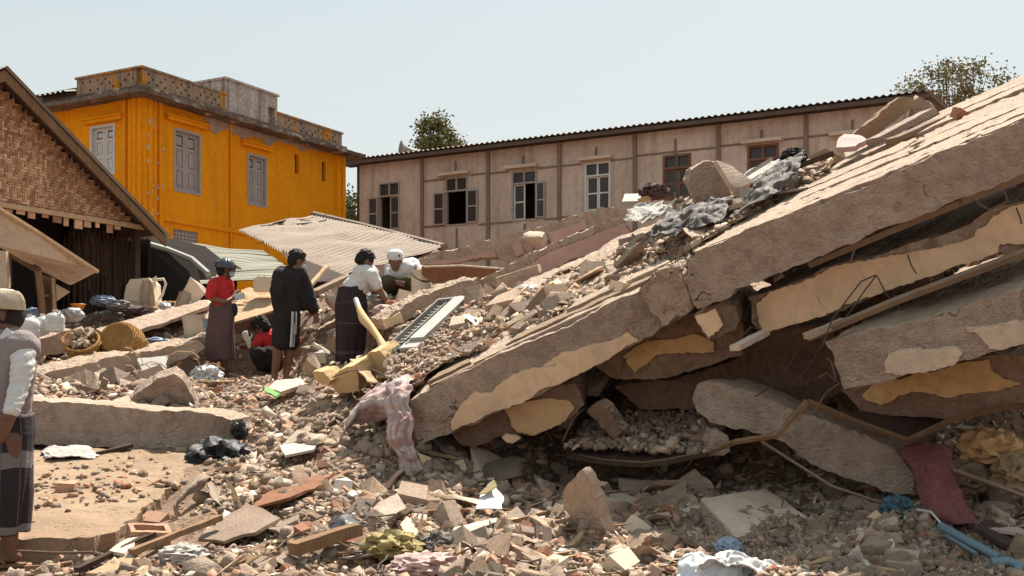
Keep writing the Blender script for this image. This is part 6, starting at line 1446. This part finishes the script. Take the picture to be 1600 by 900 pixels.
plate('plastic_piece', 'bright green plastic piece on the rubble below the man in black', 'plastic', [(412,606,11.5),(420,607,11.4),(438,618,11.0),(432,622,10.9),(415,614,11.2)], .02, 'green', 17, .003, .05)
plank('timber', 'thick reddish split timber in the foreground rubble', 'timber', (458,868,6.15), (560,836,6.5), .085, .07, 'wood', 18)
plank('timber', 'long dark stick lying beside the hollow brick', 'stick', (205,868,6.3), (345,812,6.9), .045, .035, 'wood', 19)
plank('timber', 'short dark stick beside the long one at the bottom left', 'stick', (120,895,6.1), (240,838,6.7), .035, .03, 'wood_dark', 20)
plank('timber', 'pale broken board at the bottom left edge of the rubble', 'board', (150,905,5.95), (205,880,6.25), .13, .03, 'wood_pale', 21)
plank('timber', 'thin red brown bar lying in the shade boundary', 'bar', (600,803,7.2), (735,800,7.25), .03, .02, 'board_brown', 22)
plank('timber', 'timber leaning in the shade below the hanging cloth', 'timber', (592,782,7.75), (628,742,8.1), .05, .04, 'wood_dark', 23)
plank('timber', 'split branch propped on the leaning slab fragment', 'stick', (875,876,6.4), (912,835,6.8), .035, .03, 'wood_pale', 24)
plank('timber', 'thin stick lying in the shaded rubble left of the leaning fragment', 'stick', (752,832,6.9), (885,795,7.4), .025, .025, 'wood', 25)
# hollow brick
c = at(232, 838, 6.75); t = thing('hollow_brick', 'hollow clay block lying open at the edge of the floor slab', 'hollow block', tuple(c)); Rt = Euler((.25,.1,.5)).to_matrix(); mb = MB()
for cc, ss in (((0,-.06,.0),(.24,.03,.11)),((0,.06,0),(.24,.03,.11)),((-.105,0,0),(.03,.09,.11)),((.105,0,0),(.03,.09,.11)),((0,0,-.045),(.18,.09,.02))): mb.box(c + Rt @ Vector(cc), ss, Rt)
rough_obj('block', mb, M['brick_pale'], t, .05, .005, 9, .003)
plate('tile_plate', 'cream sloping plate below the hollow clay block', 'plate', [(170,866,6.35),(200,846,6.6),(222,842,6.65),(196,870,6.3)], .02, 'plaster_white', 26, .003)
# tyre, sack, wires
cloth('rubber_sheet', 'dark torn rubber sheet curled in the foreground rubble', 'rubber sheet', [[(508,834,6.75),(520,812,7.0),(560,800,7.2)],[(520,828,6.75),(535,806,6.95),(562,806,7.1)],[(524,838,6.65),(545,826,6.75),(566,818,6.9)]], 'black_plastic', .03, 6, 90, 18, 18, .01)
crump('sack', 'crumpled yellow printed sack in the tangle of wires', 'sack', 612, 852, 6.3, (.12,.12,.06), 'yellow_sack', 11, .6)
crump('sack', 'grey burnt sack beside the yellow sack', 'sack', 690, 858, 6.45, (.10,.1,.07), 'tarp_grey', 12, .6)
crump('cloth_bundle', 'pink and cream cloth bundle at the bottom of the sunlit rubble', 'cloth', 668, 885, 5.95, (.14,.1,.05), 'pink_pale', 13, .7)
crump('red_bottle', 'dented red plastic container at the bottom of the rubble', 'container', 722, 882, 6.15, (.06,.05,.04), 'brick', 14, .25)
crump('plastic_bag', 'white plastic bag among boards at the bottom left', 'plastic bag', 288, 868, 6.35, (.11,.1,.05), 'sheet_white', 15, .5)
wr = random.Random(9)
for k in range(16):
    x, y, d_ = wr.uniform(480, 760), wr.uniform(800, 890), 6.5; pts = []; ang = wr.uniform(0, 6.28)
    g = at(x, y, 6.0 + (900 - y) / 100); gzv = float(z0(np.array([g.x]), np.array([g.y]))[0]); q = Vector((g.x, g.y, gzv + .04))
    for j in range(14):
        ang += wr.uniform(-.6, .75); q = q + Vector((math.cos(ang), math.sin(ang), 0))*.06; hh = float(z0(np.array([q.x]), np.array([q.y]))[0])
        pts.append(Vector((q.x, q.y, hh + .05 + .05*abs(noise.noise(q*5)))))
    tag(MB().tube(pts, wr.choice((.0035, .005, .006)), 5).build('wire', M['wire' if k % 3 else 'iron']), 'thin tangled dark wire looping over the foreground rubble', 'wire', 'tangled wires in the foreground')
plate('printed_sheet', 'pale printed sheet with yellow corner standing in the shade', 'sheet', [(742,795,7.3),(748,776,7.45),(772,752,7.6),(788,775,7.5),(786,796,7.3)], .006, 'sheet_blue', 27, .012)
plate('printed_sheet', 'yellow corner piece on top of the pale printed sheet', 'sheet', [(748,774,7.42),(772,750,7.57),(776,760,7.5),(760,772,7.43)], .006, 'yellow_sack', 28, .004, ja=.004)
# white and blue sheets at the bottom right
cloth('white_sheet', 'white and pale blue bed sheet bunched at the bottom edge', 'sheet', [[(1045,905,5.85),(1065,880,5.95),(1085,868,6.1)],[(1075,905,5.8),(1100,876,5.9),(1125,866,6.05)],[(1120,908,5.75),(1150,882,5.85),(1180,872,6.0)],[(1170,912,5.75),(1205,888,5.85),(1235,882,5.95)],[(1230,915,5.8),(1265,898,5.9),(1290,890,6.0)]], 'sheet_blue', .06, 6, 14, 60, 34, .008)
cloth('white_sheet', 'twisted white cloth loop lying on the pale blue sheet', 'cloth', [[(1090,896,5.75),(1100,878,5.85),(1112,872,5.95)],[(1110,880,5.78),(1130,866,5.9),(1150,866,6.0)],[(1150,878,5.75),(1170,872,5.85),(1185,872,5.95)],[(1190,898,5.7),(1200,886,5.8),(1215,884,5.9)]], 'white_cloth', .05, 8, 16, 50, 26, .008)
crump('blue_rag', 'small light blue crumpled rag right behind the bunched bed sheet', 'rag', 1138, 856, 6.3, (.055,.05,.045), 'bag_blue', 16, .6)
# maroon cloth, pipes, teal bag
cloth('maroon_cloth', 'long dusty maroon cloth hanging off the fallen column', 'cloth', [[(1400,700,7.3),(1440,690,7.3),(1488,705,7.25)],[(1420,735,7.2),(1455,725,7.1),(1490,730,7.15)],[(1432,770,7.1),(1465,765,7.0),(1497,765,7.05)],[(1445,805,7.0),(1480,795,6.9),(1512,792,6.95)],[(1485,822,6.9),(1505,820,6.8),(1528,818,6.85)]], 'maroon', .03, 4, 18, 50, 26, .01)
crump('plastic_bag', 'crumpled dark teal bag on the gravel beside the maroon cloth', 'plastic bag', 1402, 798, 7.1, (.08,.09,.07), 'teal', 19, .6)
for lb, pts, r_ in (('long blue plastic pipe lying beside the maroon cloth', [(1470,822,6.7),(1520,850,6.4),(1562,872,6.2)], .026), ('bent end piece of blue grey pipe at the lower right corner', [(1548,880,6.05),(1575,878,6.05),(1592,884,6.0),(1596,905,5.9)], .03), ('thin blue pipe parallel to the thicker one', [(1480,838,6.6),(1525,865,6.25)], .012)):
    tag(MB().tube([at(*q) for q in pts], r_, 10).build('plastic_pipe', M['pipe_blue'], smooth=50), lb, 'pipe')
tag(MB().tube([at(1433,796,6.9), at(1455,800,6.8), at(1474,822,6.7)], .008, 5).build('cable', M['plastic_dull']), 'thin pale cable running into the blue pipe', 'cable')
plate('carton', 'torn dark carton at the lower right beside the pipes', 'carton', [(1520,830,6.55),(1545,818,6.7),(1600,850,6.6),(1620,880,6.3),(1580,862,6.3)], .03, 'wood_dark', 30, .006)
plate('carton', 'pale torn plate at the right edge below the maroon cloth', 'plate', [(1530,826,6.6),(1590,830,6.7),(1640,846,6.6),(1600,840,6.5)], .02, 'pink_pale', 31, .006)
for k, (x, y, d_, r_, m, lb) in enumerate(((1545,700,7.4,(.16,.15,.10),'plaster_orange','torn orange brown bundle in the shade at the right edge'),(1500,745,7.4,(.14,.14,.10),'leather','crumpled brown bundle right of the maroon cloth'),(1590,740,7.2,(.12,.12,.10),'wood_pale','splintered pale bundle at the right edge under the slabs'))): crump('bundle', lb, 'bundle', x, y, d_, r_, m, 30+k, .5)
# sagging metal tray of gravel in the cave
tp = [at(*q) for q in ((885,712,8.55),(945,722,8.25),(1005,726,8.05),(1045,722,7.95),(1105,708,7.85),(1150,655,8.9),(1040,640,9.3),(930,650,9.4))]
t = thing('gravel_tray', 'sagging metal sheet full of gravel under the slabs, beside the fallen column', 'metal sheet', tuple(tp[2]))
MB().prism(tp, (0,0,-.02)).build('sheet', M['wood_dark'], t)
tcf = np.linalg.lstsq(np.array([[q.x, q.y, 1] for q in tp]), np.array([q.z for q in tp]), rcond=None)[0]
tz_ = lambda x, y: tcf[0]*x + tcf[1]*y + tcf[2] + .05
def tr_s():
    a, b2 = rr.random(), rr.random()
    q = (tp[0]*(1-a) + tp[4]*a)*(1-b2) + (tp[7]*(1-a) + tp[5]*a)*b2; return q.x, q.y
scatter(tz_, 900, tr_s, lambda y: power(.035, .13, 1.7), {'concrete_chunk': .8, 'brick_fragment': .12, 'plaster_flake': .08}, .6)
# metal channels under the slabs
for k, (lb, pts, r_) in enumerate((('bent metal channel holding gravel under the yellow beam', [(890,712,8.6),(945,722,8.3),(1005,726,8.1),(1040,722,8.0),(1105,708,7.9)], .022), ('metal channel rising from the gravel tray over the fallen column', [(1105,708,7.9),(1150,690,7.5),(1215,680,7.3),(1262,627,7.3)], .02), ('bent metal channel dipping in a wide V above the column', [(1262,627,7.3),(1340,660,7.2),(1418,688,7.1),(1490,655,7.0),(1560,638,6.95),(1640,630,6.9)], .02), ('long metal channel along the underside of the cream beam', [(1262,528,7.15),(1400,470,6.85),(1520,425,6.6),(1640,380,6.4)], .026), ('thick rail squeezed in the gap below the roof slab', [(1264,412,7.35),(1400,355,7.0),(1560,290,6.6),(1660,250,6.4)], .032), ('thin rod lying along the fallen column', [(1190,690,7.6),(1300,760,7.3),(1420,800,7.2)], .010), ('rod in the shade at the right edge beyond the column', [(1490,735,7.1),(1560,760,6.9),(1640,790,6.8)], .016))):
    tag(MB().tube([at(*q) for q in pts], r_, 4).build('metal_channel', M['wood'] if k in (0,1,2) else M['leather']), lb, 'metal rail')
plank('timber', 'short pale timber end sticking out below the cream beam', 'timber', (1148,548,7.2), (1196,524,7.5), .07, .035, 'plaster_white', 33)
plank('timber', 'flat pale slat end sticking out above the patched slab', 'timber', (1262,530,7.0), (1320,506,7.15), .06, .04, 'concrete_dust', 34)
plank('timber', 'diagonal shaded batten between column and channel', 'timber', (1225,672,7.45), (1262,628,7.4), .05, .03, 'wood', 35)
cloth('hanging_sheet', 'dark sagging sheet hung in the bent channel above the column', 'sheet', [[(1290,640,7.3),(1360,645,7.35),(1430,652,7.4),(1475,655,7.4)],[(1320,655,7.25),(1370,665,7.25),(1420,675,7.25),(1460,668,7.25)],[(1350,664,7.2),(1390,676,7.15),(1418,686,7.12),(1440,680,7.12)]], 'wood_dark', .015, 4, 22, 20, 24, .005)
# bent bars out of the broken slab ends
for (x, y_, d_) in ((1085,470,7.55),(1080,430,7.55),(1180,500,7.7),(1186,515,7.7),(1292,560,7.0),(1305,595,7.0),(652,690,8.45),(1310,600,7.0),(1500,318,6.6),(1350,372,7.0),(980,560,8.5),(910,640,8.45)):
    a = at(x, y_, d_); dd = Vector((wr.uniform(-.3,.1), -wr.uniform(.05,.2), wr.uniform(-.3,.05)))
    tag(MB().tube([a + Vector((.05,.12,.02)), a, a + dd*.5 + Vector((0,0,.04)), a + dd], .006, 5).build('reinforcing_bar', M['iron']), 'short bent iron bar sticking out of a big slab edge', 'bar', 'bent bars of the big slabs')
# wires hanging from the cream beam
for k, pts in enumerate(([(1368,430,7.1),(1345,440,7.0),(1322,470,7.0),(1300,500,7.0),(1285,540,7.0),(1262,575,7.2),(1235,605,7.4)], [(1368,432,7.1),(1350,455,7.0),(1330,485,7.0),(1318,500,7.05)], [(1370,430,7.1),(1385,460,7.0),(1410,485,7.0)], [(1418,398,7.0),(1424,415,6.95),(1432,428,6.95)], [(1588,325,6.6),(1594,340,6.55),(1596,350,6.55)], [(1240,560,7.3),(1210,600,7.5),(1180,620,7.7)])):
    tag(MB().tube([at(*q) for q in pts], .005, 5).build('wire', M['wire']), 'thin dark wire dangling from the smooth cream beam', 'wire', 'wires dangling from the cream beam')
t = MB().tube([at(1520,312,6.55), at(1545,328,6.5), at(1575,315,6.5), at(1570,300,6.55)], .007, 5).build('bent_bar', M['iron']); tag(t, 'thin bent bar hanging from the underside of the roof slab', 'bar')
for k in range(9):
    a = at(1000+k*9, 448-k*3, 7.95); b = a + Vector((wr.uniform(-.1,.25), -.08-wr.random()*.1, wr.uniform(-.02,.12)))
    tag(MB().tube([a, (a+b)/2 + Vector((0,0,.05)), b], .006, 5).build('reinforcing_bar', M['iron']), 'short bent reinforcing bar sticking out of the broken beam end', 'bar', 'bent bars of the broken beam end')

# on top of the pile, in front of the beige building
slab('broken_footing', 'big angular chunk of concrete with a pale flat side on top of the pile', 'concrete block', [(1074,282),(1080,265),(1100,254),(1118,256),(1130,285),(1142,303),(1118,315),(1098,326),(1086,305)], (1075,290,9.2), (1140,300,9.2), 12, .35, 'concrete', seed=60, amp=.03, freq=5)
plate('pale_plate', 'pale plaster side plate leaning on the angular chunk', 'plaster piece', [(1116,256,9.1),(1140,266,9.1),(1160,282,9.0),(1170,292,8.95),(1146,302,8.95),(1134,290,9.0)], .06, 'plaster_white', 61, .01)
cloth('grey_tarp', 'dark grey tarpaulin strip stretched up the crest of the pile', 'tarpaulin', [[(1140,345,8.0),(1160,325,8.2),(1168,308,8.6)],[(1175,322,8.0),(1190,288,8.3),(1196,270,8.7)],[(1212,298,8.05),(1226,264,8.35),(1230,250,8.7)],[(1246,270,8.2),(1252,248,8.5),(1254,238,8.7)]], 'tarp_grey', .045, 7, 24, 50, 30, .008)
cloth('grey_tarp', 'grey tarpaulin fold lying under the angular chunk', 'tarpaulin', [[(1012,368,8.7),(1026,348,8.9),(1046,330,9.3)],[(1045,366,8.5),(1062,340,8.7),(1072,322,9.2)],[(1086,356,8.3),(1096,330,8.6),(1104,314,9.0)],[(1125,340,8.2),(1136,322,8.5),(1150,306,8.9)]], 'tarp_grey', .05, 7, 25, 50, 30, .008)
cloth('white_sheet', 'white crumpled plastic sheet at the upper end of the pink walled beam', 'sheet', [[(975,340,10.2),(985,328,10.5),(1000,320,10.8)],[(990,352,10.0),(1010,335,10.2),(1030,318,10.6)],[(1010,350,9.9),(1030,335,10.0),(1050,318,10.3)],[(1040,338,9.8),(1055,325,10.0),(1072,310,10.2)]], 'sheet_white', .07, 6, 26, 40, 30, .006)
cloth('white_sheet', 'pale sheet lying between the tarpaulin strip and the angular chunk', 'sheet', [[(1150,290,9.2),(1165,270,9.4),(1180,262,9.6)],[(1175,285,9.1),(1190,265,9.3),(1200,255,9.5)],[(1200,270,9.1),(1215,255,9.2),(1225,246,9.4)]], 'sheet_white', .03, 5, 27, 24, 20, .006)
plate('carton', 'white flat carton lid on the crest in front of the beige windows', 'carton', [(972,322,11.6),(976,310,11.9),(1004,309,11.9),(1004,321,11.6)], .05, 'sheet_white', 62, .003, ja=.003)
plank('timber', 'orange brown timber on the crest beside the white carton lid', 'timber', (1002,318,11.4), (1036,302,11.6), .07, .05, 'plaster_orange', 63)
crump('bundle', 'dark reddish bundle with wires on the crest beside the orange timber', 'bundle', 1022, 300, 11.5, (.11,.1,.06), 'plum_cloth', 40, .6)
crump('bundle', 'dark knotted bundle at the top end of the tarpaulin strip', 'bundle', 1240, 246, 8.9, (.075,.08,.055), 'black_cloth', 41, .6)
plate('pink_block', 'pale pink flat block lying on the roof slab top', 'block', [(1308,238,8.8),(1312,222,9.0),(1320,217,9.1),(1345,218,9.1),(1356,224,8.9),(1338,236,8.7)], .04, 'pink_pale', 64, .008)
slab('beam_fragment', 'broken brown beam leaning up at the top of the roof slab', 'beam', [(1328,218),(1345,200),(1405,155),(1432,152),(1424,172),(1400,190),(1358,220)], (1330,215,9.2), (1430,165,9.1), 12, .3, 'slab_tan', seed=65, amp=.022, freq=5)
slab('beam_fragment', 'crumbled concrete stub behind the leaning brown beam', 'concrete block', [(1424,160),(1438,150),(1456,158),(1472,182),(1448,192),(1430,196),(1412,194)], (1425,170,9.35), (1470,175,9.3), 12, .4, 'concrete', seed=66, amp=.035, freq=6)
plank('timber', 'grey board under the leaning brown beam', 'board', (1366,226,8.7), (1452,180,9.0), .14, .05, 'concrete', 67)
plank('timber', 'second grey board lower beside the leaning brown beam', 'board', (1395,224,8.5), (1470,192,8.8), .12, .04, 'concrete_dark', 68)
c = at(1502, 180, 8.3); t = rough_obj('hollow_brick', MB().box(c, (.14,.08,.07), Euler((.3,.2,.4)).to_matrix()), M['brick'], None, .03, .01, 9, .005); tag(t, 'single red brick lying on the roof slab top near the tree', 'brick')
plank('timber', 'dark wood strips under the top end of the tarpaulin', 'timber', (1225,272,8.6), (1300,245,8.7), .09, .04, 'wood_dark', 69)
plank('timber', 'pale slat poking up from the crest beside the tarpaulin strip', 'timber', (1168,276,9.2), (1208,250,9.2), .03, .03, 'sheet_white', 70)
cloth('purple_cloth', 'dull purple cloth lying under the pink plaster face', 'cloth', [[(900,425,10.9),(960,395,11.0),(1016,362,11.0)],[(905,432,10.7),(960,402,10.8),(1020,372,10.8)],[(920,432,10.4),(970,408,10.5),(1020,380,10.5)]], 'purple', .035, 5, 28, 20, 34, .008)
# long pieces lying down the rubble slope
lw = random.Random(14)
for k, (a, b, w, th, m, lb) in enumerate((((716,508,10.9),(765,455,11.4),.05,.04,'white_paint','long white pipe like strip at the top of the air conditioner'),((668,575,9.9),(722,515,10.6),.10,.03,'wood_pale','pale board right below the air conditioner'),((690,585,9.4),(775,520,9.8),.18,.03,'slab_tan','wide tan plank in the middle of the rubble slope'),((745,530,9.9),(790,500,10.2),.09,.04,'wood_pale','short pale wood block in the middle of the rubble slope'),((640,600,9.0),(740,552,9.3),.10,.05,'wood_pale','thick pale stick beside the hanging checked cloth'),((790,510,9.6),(880,468,9.9),.03,.03,'board_brown','thin dark red bar in the rubble slope'),((780,445,11.4),(845,425,11.3),.16,.08,'concrete_dust','squared concrete rail below the pink plaster'),((955,425,9.9),(1010,400,10.0),.09,.04,'sheet_white','white slat near the beam end'),((1075,360,9.2),(1092,332,9.3),.08,.02,'sheet_white','white board standing on the crest below the tarpaulin'),((1040,402,8.9),(1120,368,8.9),.08,.03,'wood_pale','pale slat at the foot of the roof slab'),((900,455,9.6),(1000,412,9.6),.12,.03,'slab_tan','tan board along the upper rubble slope'),((645,592,9.7),(700,560,9.9),.12,.02,'leather','brown bent board below the air conditioner'))):
    plank('board', lb, 'board', a, b, w, th, m, 80+k, lw.uniform(-.4,.4))
t = rough_obj('plaster_block', MB().box(at(975,462,8.4), (.2,.2,.16), Euler((.2,.3,.5)).to_matrix()), M['plaster_cream'], None, .05, .015, 7, .006); tag(t, 'cream plaster lump on the edge of the lower slab', 'plaster lump')
# litter by the dark house
for k, (x, y, d_, r_, m, lb) in enumerate(((162,470,16.0,(.13,.12,.06),'bag_blue','pale blue plastic bag at the top of the litter heap'),(112,492,15.2,(.12,.12,.07),'bag_clear','translucent plastic bag left of the litter heap'),(55,492,14.6,(.09,.09,.07),'bag_blue','blue bag beside the door leaf behind the jugs'),(185,478,16.1,(.15,.12,.06),'lilac_vest','greyish cloth on the litter heap'),(258,478,16.3,(.07,.06,.05),'bag_clear','small pale bag at the right foot of the tank'),(245,532,14.6,(.12,.1,.03),'bag_blue','flat blue and white packet between basket and bucket'),(217,486,16.0,(.15,.12,.05),'plum_cloth','dull plum cloth at the foot of the tank'),(590,466,13.6,(.10,.1,.05),'bag_clear','crumpled clear bag beyond the bending person'),(325,528,14.7,(.06,.06,.06),'sheet_white','white cloth at the side of the labelled bucket'),(695,452,13.2,(.10,.08,.06),'sheet_white','white rag on the rim right of the bucket'),(600,485,13.1,(.12,.1,.05),'pink_pale','pink rag below the hands of the bending man'),(500,560,13.3,(.08,.07,.07),'bag_clear','white crumpled paper between the standing and bending people'))):
    crump('litter', lb, 'litter', x, y, d_, r_, m, 60+k, .6, sub=3)
for k, (x, y, d_, r_) in enumerate(((612,474,13.2,.05),(626,472,13.3,.05))): crump('red_bowl', 'red plastic bowl in front of the hands of the bending man' if k == 0 else 'red plastic bowl at the feet of the squatting man', 'bowl', x, y, d_, (r_*1.3, r_, r_*.6), 'brick', 80+k, .3, sub=3)
c = at(122, 484, 15.4); t = MB().lathe([(0,0),(.06,0),(.10,.07),(.105,.075),(.10,.08),(.055,.012),(0,.01)], c, 28).build('bowl', M['orange'], smooth=40); tag(t, 'orange plastic bowl on the litter heap before the dark house', 'bowl')
for k in range(22):
    a = at(lw.uniform(190, 320), lw.uniform(545, 600), lw.uniform(12.4, 13.2)); b = a + Vector((lw.uniform(-.3,.3), lw.uniform(-.1,.1), lw.uniform(-.1,.25)))
    tag(MB().tube([a, (a+b)/2 + Vector((0,0,.04)), b], .006, 4).build('twig', M['wood_pale']), 'thin dry twig sticking out of the dark heap below the baskets', 'twig', 'dry twigs below the baskets')
flush_rubble()
